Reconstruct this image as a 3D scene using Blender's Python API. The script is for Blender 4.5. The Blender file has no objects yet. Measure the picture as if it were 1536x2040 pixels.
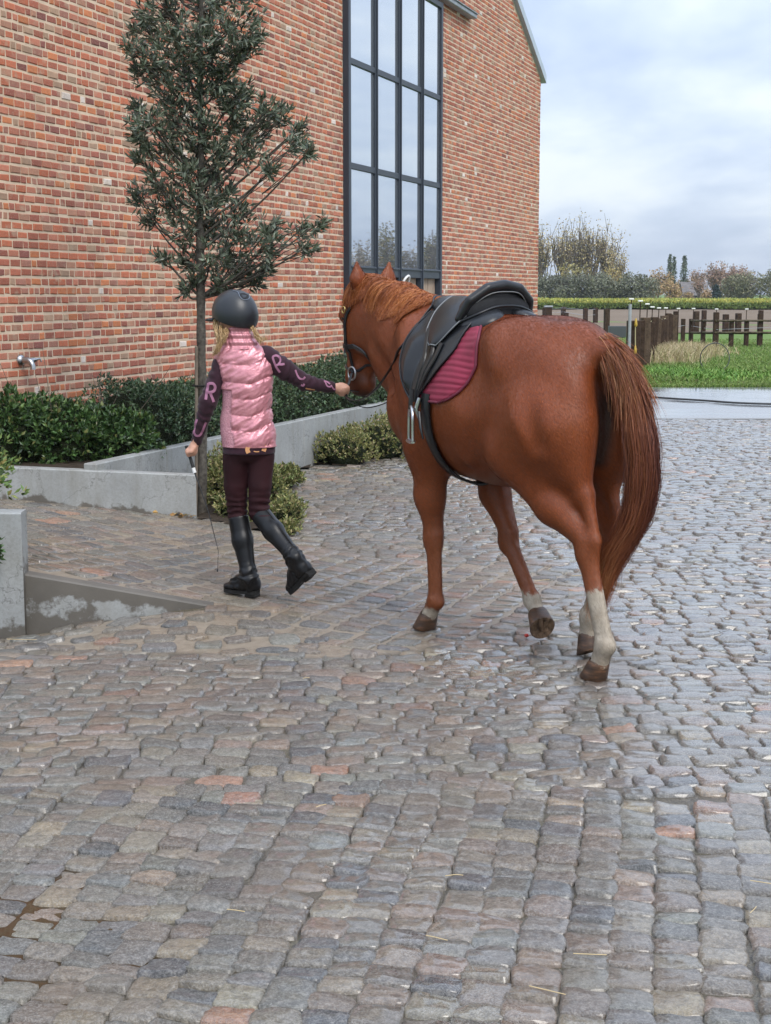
import bpy, math, random
import numpy as np
from mathutils import Vector, Matrix
from mathutils.bvhtree import BVHTree
random.seed(7)
RNG = np.random.default_rng(11)
SC = bpy.context.scene
COL = SC.collection
R_ = math.radians

# ------------------------------------------------------------------ camera
CAM_H = 1.6
FPX = 3000.0
PITCH = math.atan(437 / 3000.0)
cam_data = bpy.data.cameras.new('camera')
cam = bpy.data.objects.new('camera', cam_data)
COL.objects.link(cam)
cam.location = (0, 0, CAM_H)
cam.rotation_euler = (math.pi / 2 - PITCH, 0, 0)
cam_data.sensor_fit = 'VERTICAL'
cam_data.sensor_height = 36.0
cam_data.lens = 36.0 * FPX / 2040.0
cam_data.clip_end = 4000
cam_data.clip_start = 0.05
SC.camera = cam

# ------------------------------------------------------------------ world, sun
SUN_EL, SUN_AZ = R_(48), R_(150)      # azimuth clockwise from +Y: behind the camera, to its right
world = bpy.data.worlds.new('World')
SC.world = world
world.use_nodes = True
wn, wl = world.node_tree.nodes, world.node_tree.links
wn.clear()
w_out = wn.new('ShaderNodeOutputWorld')
w_bg = wn.new('ShaderNodeBackground')
w_bg.inputs['Strength'].default_value = 0.1
wl.new(w_bg.outputs[0], w_out.inputs[0])
w_sky = wn.new('ShaderNodeTexSky')
w_sky.sky_type = 'NISHITA'
w_sky.sun_disc = False
w_sky.sun_elevation = SUN_EL
w_sky.sun_rotation = SUN_AZ
w_tc = wn.new('ShaderNodeTexCoord')
w_sep = wn.new('ShaderNodeSeparateXYZ')
wl.new(w_tc.outputs['Generated'], w_sep.inputs[0])
def wmath(op, a, b=None, clamp=False):
    n = wn.new('ShaderNodeMath'); n.operation = op; n.use_clamp = clamp
    for i, v in enumerate((a, b)):
        if v is None: continue
        if isinstance(v, (int, float)): n.inputs[i].default_value = v
        else: wl.new(v, n.inputs[i])
    return n.outputs[0]
w_z = wmath('MAXIMUM', w_sep.outputs[2], 0.0)
w_den = wmath('ADD', w_z, 0.16)
w_cx = wmath('DIVIDE', w_sep.outputs[0], w_den)
w_cy = wmath('DIVIDE', w_sep.outputs[1], w_den)
w_cmb = wn.new('ShaderNodeCombineXYZ')
wl.new(w_cx, w_cmb.inputs[0]); wl.new(w_cy, w_cmb.inputs[1])
def wnoise(scale, detail, off, dist=0.0):
    m = wn.new('ShaderNodeMapping'); m.inputs['Location'].default_value = off
    m.inputs['Scale'].default_value = (1.0, 0.55, 1.0)
    wl.new(w_cmb.outputs[0], m.inputs[0])
    n = wn.new('ShaderNodeTexNoise'); n.inputs['Scale'].default_value = scale
    n.inputs['Detail'].default_value = detail; n.inputs['Roughness'].default_value = 0.52
    n.inputs['Distortion'].default_value = dist
    wl.new(m.outputs[0], n.inputs['Vector'])
    return n.outputs['Fac']
n_big = wnoise(1.1, 5.0, (3.1, 7.4, 0), 0.3)
n_fine = wnoise(2.6, 7.0, (1.7, 2.2, 4.0), 0.2)
n_mix = wmath('ADD', wmath('MULTIPLY', n_big, 0.65), wmath('MULTIPLY', n_fine, 0.35))
w_ramp = wn.new('ShaderNodeValToRGB')
w_ramp.color_ramp.interpolation = 'B_SPLINE'
els = w_ramp.color_ramp.elements
els[0].position = 0.40; els[0].color = (0.48, 0.575, 0.76, 1)
els[1].position = 0.60; els[1].color = (0.84, 0.90, 0.98, 1)
e = els.new(0.465); e.color = (0.57, 0.665, 0.85, 1)
e = els.new(0.535); e.color = (0.71, 0.795, 0.93, 1)
wl.new(n_mix, w_ramp.inputs[0])
w_gain = wn.new('ShaderNodeVectorMath'); w_gain.operation = 'SCALE'
wl.new(w_ramp.outputs[0], w_gain.inputs[0])
# an overcast sky grows steadily brighter towards the zenith (CIE overcast sky)
w_up = wmath('ADD', wmath('MULTIPLY', w_z, 12.0), 6.7)
wl.new(w_up, w_gain.inputs['Scale'])
w_mix = wn.new('ShaderNodeMix'); w_mix.data_type = 'RGBA'
w_mix.inputs[0].default_value = 0.86
wl.new(w_sky.outputs[0], w_mix.inputs[6]); wl.new(w_gain.outputs[0], w_mix.inputs[7])
wl.new(w_mix.outputs[2], w_bg.inputs[0])

sun_data = bpy.data.lights.new('sun', 'SUN')
sun_data.energy = 1.5
sun_data.angle = R_(28)
sun_data.color = (1.0, 0.955, 0.89)
sun = bpy.data.objects.new('sun', sun_data)
COL.objects.link(sun)
_sd = Vector((math.cos(SUN_EL) * math.sin(SUN_AZ), math.cos(SUN_EL) * math.cos(SUN_AZ), math.sin(SUN_EL)))
sun.rotation_euler = (-_sd).to_track_quat('-Z', 'Y').to_euler()
sun.location = (12, -12, 20)

vs = SC.view_settings
SC.display_settings.display_device = 'sRGB'
vs.view_transform = 'Standard'; vs.look = 'None'; vs.gamma = 1.0
vs.exposure = 0.6
vs.use_curve_mapping = False
SC.render.engine = 'CYCLES'
cy = SC.cycles
cy.use_denoising = True
cy.max_bounces = 6; cy.diffuse_bounces = 3; cy.glossy_bounces = 3
cy.transmission_bounces = 4; cy.transparent_max_bounces = 8
cy.caustics_reflective = False; cy.caustics_refractive = False

# ------------------------------------------------------------------ helpers
_c, _s = math.cos(PITCH), math.sin(PITCH)
def _ray(u, v):
    a = (u - 768) / FPX; b = -(v - 1020) / FPX
    return np.array([a, _c + b * _s, -_s + b * _c])
def P(u, v, Y):
    """the point of the place seen at photo position (u, v), at depth Y"""
    d = _ray(u, v); return np.array([0, 0, CAM_H]) + d * (Y / d[1])
def G(u, v, z=0.0):
    """where the line of sight through (u, v) meets height z"""
    d = _ray(u, v); return np.array([0, 0, CAM_H]) + d * ((z - CAM_H) / d[2])
def proj(p):
    x, y, z = p[..., 0], p[..., 1], p[..., 2] - CAM_H
    fw = y * _c - z * _s; up = y * _s + z * _c
    return 768 + FPX * x / fw, 1020 - FPX * up / fw
def unit(v):
    v = np.asarray(v, float); return v / (np.linalg.norm(v, axis=-1, keepdims=True) + 1e-12)
def smoothstep(a, b, x):
    t = np.clip((x - a) / (b - a), 0, 1); return t * t * (3 - 2 * t)

def tag(o, label=None, cat=None, group=None, kind=None):
    if label: o['label'] = label
    if cat: o['category'] = cat
    if group: o['group'] = group
    if kind: o['kind'] = kind
    return o
def empty(name, loc=(0, 0, 0), rz=0.0, parent=None):
    o = bpy.data.objects.new(name, None); COL.objects.link(o)
    o.location = loc; o.rotation_euler = (0, 0, rz)
    o.empty_display_size = 0.2
    if parent: o.parent = parent
    return o
def raw_mesh(name, V, F, mat=None, smooth=False, col=None, attrs=None, mat_idx=None):
    """V (n,3); F an (m,k) array or a list of such arrays"""
    V = np.asarray(V, np.float32)
    if not isinstance(F, (list, tuple)): F = [F]
    F = [np.asarray(f, np.int32) for f in F if len(f)]
    me = bpy.data.meshes.new(name)
    nl = sum(f.size for f in F); npoly = sum(len(f) for f in F)
    me.vertices.add(len(V)); me.vertices.foreach_set('co', V.ravel())
    me.loops.add(nl); me.polygons.add(npoly)
    me.loops.foreach_set('vertex_index', np.concatenate([f.ravel() for f in F]))
    sizes = np.concatenate([np.full(len(f), f.shape[1], np.int32) for f in F])
    starts = np.concatenate([[0], np.cumsum(sizes)[:-1]]).astype(np.int32)
    me.polygons.foreach_set('loop_start', starts)
    me.polygons.foreach_set('loop_total', sizes)
    me.polygons.foreach_set('use_smooth', np.full(npoly, bool(smooth)))
    if mat_idx is not None: me.polygons.foreach_set('material_index', np.asarray(mat_idx, np.int32))
    me.update(calc_edges=True)
    if col is not None:
        a = me.color_attributes.new('tint', 'FLOAT_COLOR', 'POINT')
        c = np.ones((len(V), 4), np.float32); c[:, :3] = col
        a.data.foreach_set('color', c.ravel())
    if attrs:
        for k, v in attrs.items():
            a = me.attributes.new(k, 'FLOAT', 'POINT'); a.data.foreach_set('value', np.asarray(v, np.float32))
    if mat is not None:
        for m in (mat if isinstance(mat, (list, tuple)) else [mat]): me.materials.append(m)
    me.validate()
    return me
def link(name, me, parent=None, loc=None):
    o = bpy.data.objects.new(name, me); COL.objects.link(o)
    if parent: o.parent = parent
    if loc is not None: o.location = loc
    return o
def mesh_obj(name, V, F, mat=None, parent=None, smooth=False, col=None, attrs=None, mat_idx=None):
    return link(name, raw_mesh(name, V, F, mat, smooth, col, attrs, mat_idx), parent)

class MB:
    """collects quads of simple shapes into one mesh"""
    def __init__(s): s.V = []; s.F4 = []; s.F3 = []; s.n = 0
    def add(s, V, F4=None, F3=None):
        V = np.asarray(V, float); s.V.append(V)
        if F4 is not None and len(F4): s.F4.append(np.asarray(F4) + s.n)
        if F3 is not None and len(F3): s.F3.append(np.asarray(F3) + s.n)
        s.n += len(V); return s
    def box(s, lo, hi, M=None, bev=0.0):
        lo = np.asarray(lo, float); hi = np.asarray(hi, float)
        if bev <= 0:
            V = np.array([[x, y, z] for x in (lo[0], hi[0]) for y in (lo[1], hi[1]) for z in (lo[2], hi[2])])
            F = [[0, 1, 3, 2], [4, 6, 7, 5], [0, 4, 5, 1], [2, 3, 7, 6], [0, 2, 6, 4], [1, 5, 7, 3]]
            F3 = None
        else:
            V, F, F3 = bevel_box(lo, hi, bev)
        if M is not None:
            M = np.asarray(M); V = V @ M[:3, :3].T + M[:3, 3]
            if np.linalg.det(M[:3, :3]) < 0:
                F = np.asarray(F)[:, ::-1]; F3 = None if F3 is None else np.asarray(F3)[:, ::-1]
        return s.add(V, F, F3)
    def tube(s, pts, rad, n=8, cap=True, flat=None):
        V, F = tube(pts, rad, n, flat); s.add(V, F)
        if cap:
            k = len(pts)
            for base, order in ((0, 1), ((k - 1) * n, -1)):
                ring = V[base:base + n]; c = ring.mean(0)
                idx = np.arange(n); a = np.stack([idx, np.roll(idx, -1)], 1)
                if order == 1: a = a[:, ::-1]
                s.add(np.vstack([ring, c]), None, np.column_stack([a, np.full(n, n)]))
        return s
    def build(s, name, mat, parent=None, smooth=False, auto=False):
        fs = []
        if s.F4: fs.append(np.vstack(s.F4))
        if s.F3: fs.append(np.vstack(s.F3))
        o = mesh_obj(name, np.vstack(s.V), fs, mat, parent, smooth)
        return o
def bevel_box(lo, hi, b):
    V = []; idx = {}
    for sx in (0, 1):
        for sy in (0, 1):
            for sz in (0, 1):
                for ax in range(3):
                    p = [hi[0] if sx else lo[0], hi[1] if sy else lo[1], hi[2] if sz else lo[2]]
                    sg = (sx, sy, sz)
                    for k in range(3):
                        if k != ax: p[k] += -b if sg[k] else b
                    idx[(sx, sy, sz, ax)] = len(V); V.append(p)
    F = []; F3 = []
    for ax in range(3):
        u, v = [k for k in range(3) if k != ax]
        for sd in (0, 1):
            q = []
            for a, c in ((0, 0), (1, 0), (1, 1), (0, 1)):
                sg = [0, 0, 0]; sg[ax] = sd; sg[u] = a; sg[v] = c
                q.append(idx[(*sg, ax)])
            F.append(q)
        for a in (0, 1):
            for c in (0, 1):
                q = []
                for sd, k in ((0, u), (1, u), (1, v), (0, v)):
                    sg = [0, 0, 0]; sg[ax] = sd; sg[u] = a; sg[v] = c
                    q.append(idx[(*sg, k)])
                F.append(q)
    for sx in (0, 1):
        for sy in (0, 1):
            for sz in (0, 1):
                F3.append([idx[(sx, sy, sz, k)] for k in range(3)])
    V = np.array(V); c = V.mean(0)
    def fixw(Fa):
        Fa = np.array(Fa)
        n_ = np.cross(V[Fa[:, 1]] - V[Fa[:, 0]], V[Fa[:, 2]] - V[Fa[:, 0]])
        bad = ((V[Fa].mean(1) - c) * n_).sum(1) < 0
        Fa[bad] = Fa[bad][:, ::-1]; return Fa
    return V, fixw(F), fixw(F3)
def frames(pts):
    pts = np.asarray(pts, float)
    t = np.gradient(pts, axis=0); t = unit(t)
    ref = np.array([0, 0, 1.0]) if abs(t[0, 2]) < 0.9 else np.array([1.0, 0, 0])
    N = np.zeros_like(pts); n = unit(np.cross(t[0], ref))
    for i in range(len(pts)):
        n = n - t[i] * (n @ t[i]); n = n / (np.linalg.norm(n) + 1e-12); N[i] = n
    return t, N, np.cross(t, N)
def tube(pts, rad, n=8, flat=None):
    pts = np.asarray(pts, float); k = len(pts)
    rad = np.broadcast_to(np.asarray(rad, float), (k,))
    t, N, B = frames(pts)
    a = np.linspace(0, 2 * math.pi, n, endpoint=False)
    fb = 1.0 if flat is None else flat
    V = pts[:, None] + rad[:, None, None] * (np.cos(a)[None, :, None] * N[:, None] + fb * np.sin(a)[None, :, None] * B[:, None])
    i = np.arange(k - 1)[:, None]; j = np.arange(n)[None]
    F = np.stack([i * n + j, i * n + (j + 1) % n, (i + 1) * n + (j + 1) % n, (i + 1) * n + j], -1).reshape(-1, 4)
    return V.reshape(-1, 3), F
def spline(pts, n):
    """Catmull-Rom through pts"""
    pts = np.asarray(pts, float)
    p = np.vstack([2 * pts[0] - pts[1], pts, 2 * pts[-1] - pts[-2]])
    m = len(pts) - 1
    t = np.linspace(0, m, n); i = np.minimum(t.astype(int), m - 1); f = (t - i)[:, None]
    a, b, c, d = p[i], p[i + 1], p[i + 2], p[i + 3]
    return 0.5 * ((2 * b) + (-a + c) * f + (2 * a - 5 * b + 4 * c - d) * f ** 2 + (-a + 3 * b - 3 * c + d) * f ** 3)
def strap(center, normal, width, thick, closed=False):
    """a flat band along points, lying on a surface with the given normals"""
    c = np.asarray(center, float); nr = unit(normal); k = len(c)
    t = unit(np.gradient(c, axis=0)); sd = unit(np.cross(t, nr))
    w = np.broadcast_to(np.asarray(width, float), (k,))[:, None] / 2
    V = np.stack([c - sd * w, c - sd * w * 0.8 + nr * thick, c + sd * w * 0.8 + nr * thick, c + sd * w], 1).reshape(-1, 3)
    i = np.arange(k - 1)[:, None]; j = np.arange(4)[None]
    F = np.stack([i * 4 + j, i * 4 + (j + 1) % 4, (i + 1) * 4 + (j + 1) % 4, (i + 1) * 4 + j], -1).reshape(-1, 4)
    return V, F[:, ::-1]

# ---- smooth value noise in numpy
_PERM = np.random.default_rng(3).random((64, 64, 64)).astype(np.float32)
def vnoise(p, scale=1.0, octv=1):
    p = np.asarray(p, float); out = 0; amp = 1; tot = 0
    for o in range(octv):
        q = p * scale * (2 ** o) + 17.3 * o
        i = np.floor(q).astype(int); f = q - i; f = f * f * (3 - 2 * f)
        r = 0
        for dx in (0, 1):
            for dy in (0, 1):
                for dz in (0, 1):
                    w = (f[..., 0] if dx else 1 - f[..., 0]) * (f[..., 1] if dy else 1 - f[..., 1]) * (f[..., 2] if dz else 1 - f[..., 2])
                    r = r + w * _PERM[(i[..., 0] + dx) % 64, (i[..., 1] + dy) % 64, (i[..., 2] + dz) % 64]
        out = out + amp * (r * 2 - 1); tot += amp; amp *= 0.5
    return out / tot
def v3(x, y, z=0.0):
    x, y = np.broadcast_arrays(np.asarray(x, float), np.asarray(y, float))
    return np.stack([x, y, np.full_like(x, z)], -1)

# ---- implicit surfaces: smooth unions of tapered limbs and ellipsoids, meshed by surface nets
class Field:
    def __init__(s, lo, hi, h):
        s.lo = np.asarray(lo, float); s.h = h
        s.n = np.ceil((np.asarray(hi, float) - s.lo) / h).astype(int) + 1
        s.F = np.full(s.n, 0.5, np.float32)
        s.ax = [s.lo[k] + h * np.arange(s.n[k]) for k in range(3)]
    def _box(s, lo, hi):
        a = np.clip(np.floor((lo - s.lo) / s.h).astype(int), 0, s.n); b = np.clip(np.ceil((hi - s.lo) / s.h).astype(int) + 1, 0, s.n)
        return tuple(slice(a[k], b[k]) for k in range(3))
    def _pts(s, b):
        return np.meshgrid(s.ax[0][b[0]], s.ax[1][b[1]], s.ax[2][b[2]], indexing='ij', sparse=True)
    def _comb(s, b, d, k, sub):
        F = s.F[b]
        if sub:
            a = F; c = -d
            if k > 0:
                hh = np.clip(0.5 - 0.5 * (c - a) / k * -1, 0, 1)
                hh = np.clip(0.5 + 0.5 * (c - a) / k, 0, 1)
                s.F[b] = a * (1 - hh) + c * hh + k * hh * (1 - hh)
            else: s.F[b] = np.maximum(a, c)
        else:
            if k > 0:
                hh = np.clip(0.5 + 0.5 * (F - d) / k, 0, 1)
                s.F[b] = F * (1 - hh) + d * hh - k * hh * (1 - hh)
            else: s.F[b] = np.minimum(F, d)
    def cone(s, a, b, ra, rb, k=0.03, sc=(1, 1, 1), sub=False):
        a = np.asarray(a, float); b = np.asarray(b, float); r = max(ra, rb)
        scv = np.asarray(sc, float)
        m = r * scv + k + 3 * s.h
        bx = s._box(np.minimum(a, b) - m, np.maximum(a, b) + m)
        X, Y, Z = s._pts(bx)
        px, py, pz = (X - a[0]) / scv[0], (Y - a[1]) / scv[1], (Z - a[2]) / scv[2]
        d = (b - a) / scv; L = max(d @ d, 1e-9)
        t = np.clip((px * d[0] + py * d[1] + pz * d[2]) / L, 0, 1)
        q = np.sqrt((px - t * d[0]) ** 2 + (py - t * d[1]) ** 2 + (pz - t * d[2]) ** 2) - (ra + (rb - ra) * t)
        s._comb(bx, (q * scv.min()).astype(np.float32), k, sub); return s
    def ell(s, c, r, k=0.05, rot=None, sub=False):
        c = np.asarray(c, float); r = np.asarray(r, float); m = r.max() + k + 3 * s.h
        M = np.eye(3) if rot is None else np.array(rot)          # columns = the ellipsoid's own axes
        ext = np.sqrt(((M * r) ** 2).sum(1)) + k + 3 * s.h
        bx = s._box(c - ext, c + ext)
        X, Y, Z = s._pts(bx)
        x, y, z = X - c[0], Y - c[1], Z - c[2]
        q = [M[0, i] * x + M[1, i] * y + M[2, i] * z for i in range(3)]
        k0 = np.sqrt(sum((q[i] / r[i]) ** 2 for i in range(3)))
        k1 = np.sqrt(sum((q[i] / r[i] ** 2) ** 2 for i in range(3))) + 1e-9
        s._comb(bx, (k0 * (k0 - 1) / k1).astype(np.float32), k, sub); return s
    def chain(s, pts, rad, k=0.02, sc=(1, 1, 1), sub=False):
        for i in range(len(pts) - 1): s.cone(pts[i], pts[i + 1], rad[i], rad[i + 1], k, sc, sub)
        return s
    def cut(s, point, normal, k=0.0):
        """keep only the side the normal points away from"""
        n = unit(normal); X, Y, Z = s._pts(tuple(slice(0, m) for m in s.n))
        d = ((X - point[0]) * n[0] + (Y - point[1]) * n[1] + (Z - point[2]) * n[2]).astype(np.float32)
        s.F = np.maximum(s.F, d); return s
    def mesh(s, smooth=2):
        F = s.F; n = s.n
        sg = F < 0
        c = np.zeros(n - 1, np.int8)
        for dx in (0, 1):
            for dy in (0, 1):
                for dz in (0, 1):
                    c += sg[dx:n[0] - 1 + dx, dy:n[1] - 1 + dy, dz:n[2] - 1 + dz]
        act = (c > 0) & (c < 8)
        I = np.argwhere(act); idx = np.full(n - 1, -1, np.int64); idx[act] = np.arange(len(I))
        acc = np.zeros((len(I), 3)); cnt = np.zeros(len(I))
        corners = [np.array([x, y, z]) for x in (0, 1) for y in (0, 1) for z in (0, 1)]
        for i in range(8):
            for j in range(i + 1, 8):
                A, B = corners[i], corners[j]
                if abs(A - B).sum() != 1: continue
                fa = F[tuple((I + A).T)]; fb = F[tuple((I + B).T)]
                m = (fa < 0) != (fb < 0)
                t = np.where(m, fa / (fa - fb + 1e-20), 0)
                acc += np.where(m[:, None], A + t[:, None] * (B - A), 0); cnt += m
        V = s.lo + s.h * (I + acc / cnt[:, None])
        Q = []
        for ax in range(3):
            u, v = (ax + 1) % 3, (ax + 2) % 3
            sl0 = [slice(1, n[k] - 1) for k in range(3)]; sl0[ax] = slice(0, n[ax] - 1)
            sl1 = list(sl0); sl1[ax] = slice(1, n[ax])
            a = sg[tuple(sl0)]; b = sg[tuple(sl1)]
            for flip, msk in ((False, a & ~b), (True, ~a & b)):
                E = np.argwhere(msk)
                if not len(E): continue
                off = np.ones(3, int); off[ax] = 0
                E = E + off
                eu = np.zeros(3, int); eu[u] = 1; ev = np.zeros(3, int); ev[v] = 1
                q = np.stack([idx[tuple((E - eu - ev).T)], idx[tuple((E - ev).T)], idx[tuple(E.T)], idx[tuple((E - eu).T)]], 1)
                if flip: q = q[:, ::-1]
                Q.append(q)
        Q = np.vstack(Q); Q = Q[(Q >= 0).all(1)]
        for _ in range(smooth): V = lap(V, Q, 0.5)
        return V, Q
def lap(V, Q, w):
    S = np.zeros_like(V); C = np.zeros(len(V))
    for k in range(4):
        i, j = Q[:, k], Q[:, (k + 1) % 4]
        for d in range(3):
            S[:, d] += np.bincount(i, V[j, d], len(V)) + np.bincount(j, V[i, d], len(V))
        C += np.bincount(i, minlength=len(V)) + np.bincount(j, minlength=len(V))
    return V * (1 - w) + w * S / np.maximum(C, 1)[:, None]
def vnormals(V, Q):
    n = np.cross(V[Q[:, 2]] - V[Q[:, 0]], V[Q[:, 3]] - V[Q[:, 1]])
    N = np.zeros_like(V)
    for k in range(4):
        for d in range(3): N[:, d] += np.bincount(Q[:, k], n[:, d], len(V))
    return unit(N)
def bvh(V, Q): return BVHTree.FromPolygons([Vector(v) for v in V], [tuple(int(i) for i in q) for q in Q])

# ---- materials
def mat_new(name):
    m = bpy.data.materials.new(name); m.use_nodes = True
    nt = m.node_tree; nt.nodes.clear()
    out = nt.nodes.new('ShaderNodeOutputMaterial'); b = nt.nodes.new('ShaderNodeBsdfPrincipled')
    nt.links.new(b.outputs[0], out.inputs[0])
    return m, nt, b
class N:
    """short-hand for building node trees"""
    def __init__(s, nt): s.nt = nt
    def node(s, t, **kw):
        n = s.nt.nodes.new(t)
        for k, v in kw.items(): setattr(n, k, v)
        return n
    def set(s, sock, v):
        if hasattr(v, 'is_output') or isinstance(v, bpy.types.NodeSocket): s.nt.links.new(v, sock)
        else: sock.default_value = v
    def obj(s): return s.node('ShaderNodeTexCoord').outputs['Object']
    def pos(s): return s.node('ShaderNodeNewGeometry').outputs['Position']
    def map(s, v, scale=(1, 1, 1), loc=(0, 0, 0), rot=(0, 0, 0)):
        n = s.node('ShaderNodeMapping'); s.set(n.inputs[0], v)
        n.inputs['Scale'].default_value = scale; n.inputs['Location'].default_value = loc; n.inputs['Rotation'].default_value = rot
        return n.outputs[0]
    def noise(s, v, scale, detail=3.0, rough=0.5, dist=0.0, out='Fac'):
        n = s.node('ShaderNodeTexNoise'); s.set(n.inputs['Vector'], v)
        n.inputs['Scale'].default_value = scale; n.inputs['Detail'].default_value = detail
        n.inputs['Roughness'].default_value = rough; n.inputs['Distortion'].default_value = dist
        return n.outputs[out]
    def voro(s, v, scale, feat='F1', out='Distance', rnd=1.0):
        n = s.node('ShaderNodeTexVoronoi'); n.feature = feat; s.set(n.inputs['Vector'], v)
        n.inputs['Scale'].default_value = scale; n.inputs['Randomness'].default_value = rnd
        return n.outputs[out]
    def math(s, op, a, b=0.0, clamp=False):
        n = s.node('ShaderNodeMath', operation=op); n.use_clamp = clamp
        s.set(n.inputs[0], a); s.set(n.inputs[1], b); return n.outputs[0]
    def ramp(s, f, stops, interp='LINEAR'):
        n = s.node('ShaderNodeValToRGB'); s.set(n.inputs[0], f); cr = n.color_ramp; cr.interpolation = interp
        while len(cr.elements) < len(stops): cr.elements.new(0.5)
        for e, (p, c) in zip(cr.elements, stops):
            e.position = p; e.color = (c, c, c, 1) if isinstance(c, (int, float)) else (*c, 1)
        return n.outputs[0]
    def mix(s, f, a, b, mode='MIX'):
        n = s.node('ShaderNodeMix', data_type='RGBA', blend_type=mode)
        s.set(n.inputs[0], f)
        for i, v in ((6, a), (7, b)):
            if isinstance(v, (tuple, list)): n.inputs[i].default_value = (*v[:3], 1)
            else: s.set(n.inputs[i], v)
        return n.outputs[2]
    def attr(s, name, kind='GEOMETRY', out='Color'):
        n = s.node('ShaderNodeAttribute', attribute_name=name, attribute_type=kind); return n.outputs[out]
    def bump(s, h, strength=0.5, dist=0.01, normal=None):
        n = s.node('ShaderNodeBump'); s.set(n.inputs['Height'], h)
        n.inputs['Strength'].default_value = strength; n.inputs['Distance'].default_value = dist
        if normal is not None: s.set(n.inputs['Normal'], normal)
        return n.outputs[0]
    def sep(s, v):
        n = s.node('ShaderNodeSeparateXYZ'); s.set(n.inputs[0], v); return n.outputs
def simple(name, col, rough=0.6, spec=0.5, metal=0.0, nscale=0.0, namt=0.0, bump=0.0, bscale=60.0, bdist=0.004, coat=0.0, sheen=0.0):
    m, nt, b = mat_new(name); n = N(nt)
    b.inputs['Roughness'].default_value = rough; b.inputs['Metallic'].default_value = metal
    b.inputs['Specular IOR Level'].default_value = spec
    b.inputs['Coat Weight'].default_value = coat; b.inputs['Sheen Weight'].default_value = sheen
    b.inputs['Base Color'].default_value = (*col, 1)
    if namt > 0:
        f = n.noise(n.obj(), nscale, 4.0, 0.6)
        lo = tuple(c * (1 - namt) for c in col); hi = tuple(min(1, c * (1 + namt)) for c in col)
        n.set(b.inputs['Base Color'], n.ramp(f, [(0.3, lo), (0.7, hi)]))
    if bump > 0:
        n.set(b.inputs['Normal'], n.bump(n.noise(n.obj(), bscale, 4.0, 0.6), bump, bdist))
    return m

# ================================================================== GROUND
def gz(x, y):
    """height of the paved ground: flat yard, ramp rising to the left, apron below it"""
    x, y = np.broadcast_arrays(np.asarray(x, float), np.asarray(y, float))
    f = np.clip((y - 7.35) / 3.05, 0, 1)
    x0 = -0.87 - 0.45 * f
    k = 0.185 - 0.065 * f
    t = x0 - x
    ramp = 0.05 + k * t
    fall = 0.05 * smoothstep(-1.15, 0.0, t)
    zr = np.where(t > 0, ramp, fall)
    zr = np.minimum(zr, 0.36)
    fade_back = 1 - smoothstep(10.45, 10.75, y)
    z_ramp = zr * fade_back * smoothstep(6.62, 7.34, y)
    # before the front wall of the ramp: an apron that sinks to a gutter on the left
    ap = np.where(t > 0, 0.05 - 0.105 * np.clip(t / 0.92, 0, 1.3), fall)
    z_front = ap * smoothstep(6.62, 7.25, y) - 0.02 * smoothstep(0.3, 1.0, t) * smoothstep(6.4, 6.9, y)
    z = np.where((y > 7.38) | (x > -0.87), z_ramp, z_front)
    z = z + 0.006 * vnoise(v3(x, y), 0.9) - 0.016 * np.exp(-(((x + 1.0) / 0.55) ** 2 + ((y - 3.75) / 0.62) ** 2))
    return z

def stone_mat(name, source):
    m, nt, b = mat_new(name); n = N(nt)
    if source == 'object':
        oi = n.node('ShaderNodeObjectInfo'); base = oi.outputs['Color']; vec = n.pos()
    else:
        base = n.attr('tint'); vec = n.pos()
    big = n.noise(vec, 14.0, 4.0, 0.6)
    fin = n.noise(vec, 170.0, 3.0, 0.75)
    speck = n.voro(vec, 210.0)
    med = n.noise(vec, 55.0, 4.0, 0.7)
    c = n.mix(n.ramp(big, [(0.35, 0.0), (0.72, 1.0)]), n.mix(0.45, base, (0.10, 0.085, 0.07)), base)
    c = n.mix(n.ramp(fin, [(0.42, 0.0), (0.62, 0.55)]), c, n.mix(0.5, c, (0.55, 0.53, 0.5)))
    c = n.mix(n.ramp(speck, [(0.10, 0.65), (0.30, 0.0)]), c, (0.035, 0.035, 0.04))
    c = n.mix(n.ramp(med, [(0.34, 0.62), (0.54, 0.0)]), c, n.mix(0.75, c, (0.02, 0.018, 0.016)))
    c = n.mix(n.ramp(med, [(0.55, 0.0), (0.74, 0.45)]), c, (0.38, 0.345, 0.30))
    # fine mud caught on the tops in patches
    mud = n.noise(vec, 1.7, 5.0, 0.62)
    c = n.mix(n.ramp(mud, [(0.50, 0.0), (0.72, 0.5)]), c, (0.17, 0.125, 0.085))
    n.set(b.inputs['Base Color'], c)
    wet = n.math('ADD', n.noise(n.map(vec, (1, 0.5, 1)), 0.9, 5.0, 0.6), n.math('MULTIPLY', n.sep(vec)[0], 0.05))
    rv = n.ramp(wet, [(0.40, 0.44), (0.60, 0.16)])
    rr = n.math('ADD', rv, n.math('MULTIPLY', fin, 0.20))
    n.set(b.inputs['Roughness'], rr)
    b.inputs['Specular IOR Level'].default_value = 0.4
    n.set(b.inputs['Coat Weight'], n.ramp(wet, [(0.40, 0.35), (0.56, 1.0)]))
    n.set(b.inputs['Coat Roughness'], n.math('ADD', n.ramp(wet, [(0.40, 0.22), (0.58, 0.03)]), n.math('MULTIPLY', fin, 0.10)))
    h = n.math('ADD', n.math('MULTIPLY', fin, 0.5), n.math('MULTIPLY', n.noise(vec, 45.0, 4.0, 0.65), 0.9))
    nb = n.bump(h, 1.0, 0.011)
    n.set(b.inputs['Normal'], nb)
    return m
M_STONE_O = stone_mat('wet_sett_single', 'object')
M_STONE_A = stone_mat('wet_sett', 'attr')

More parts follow.
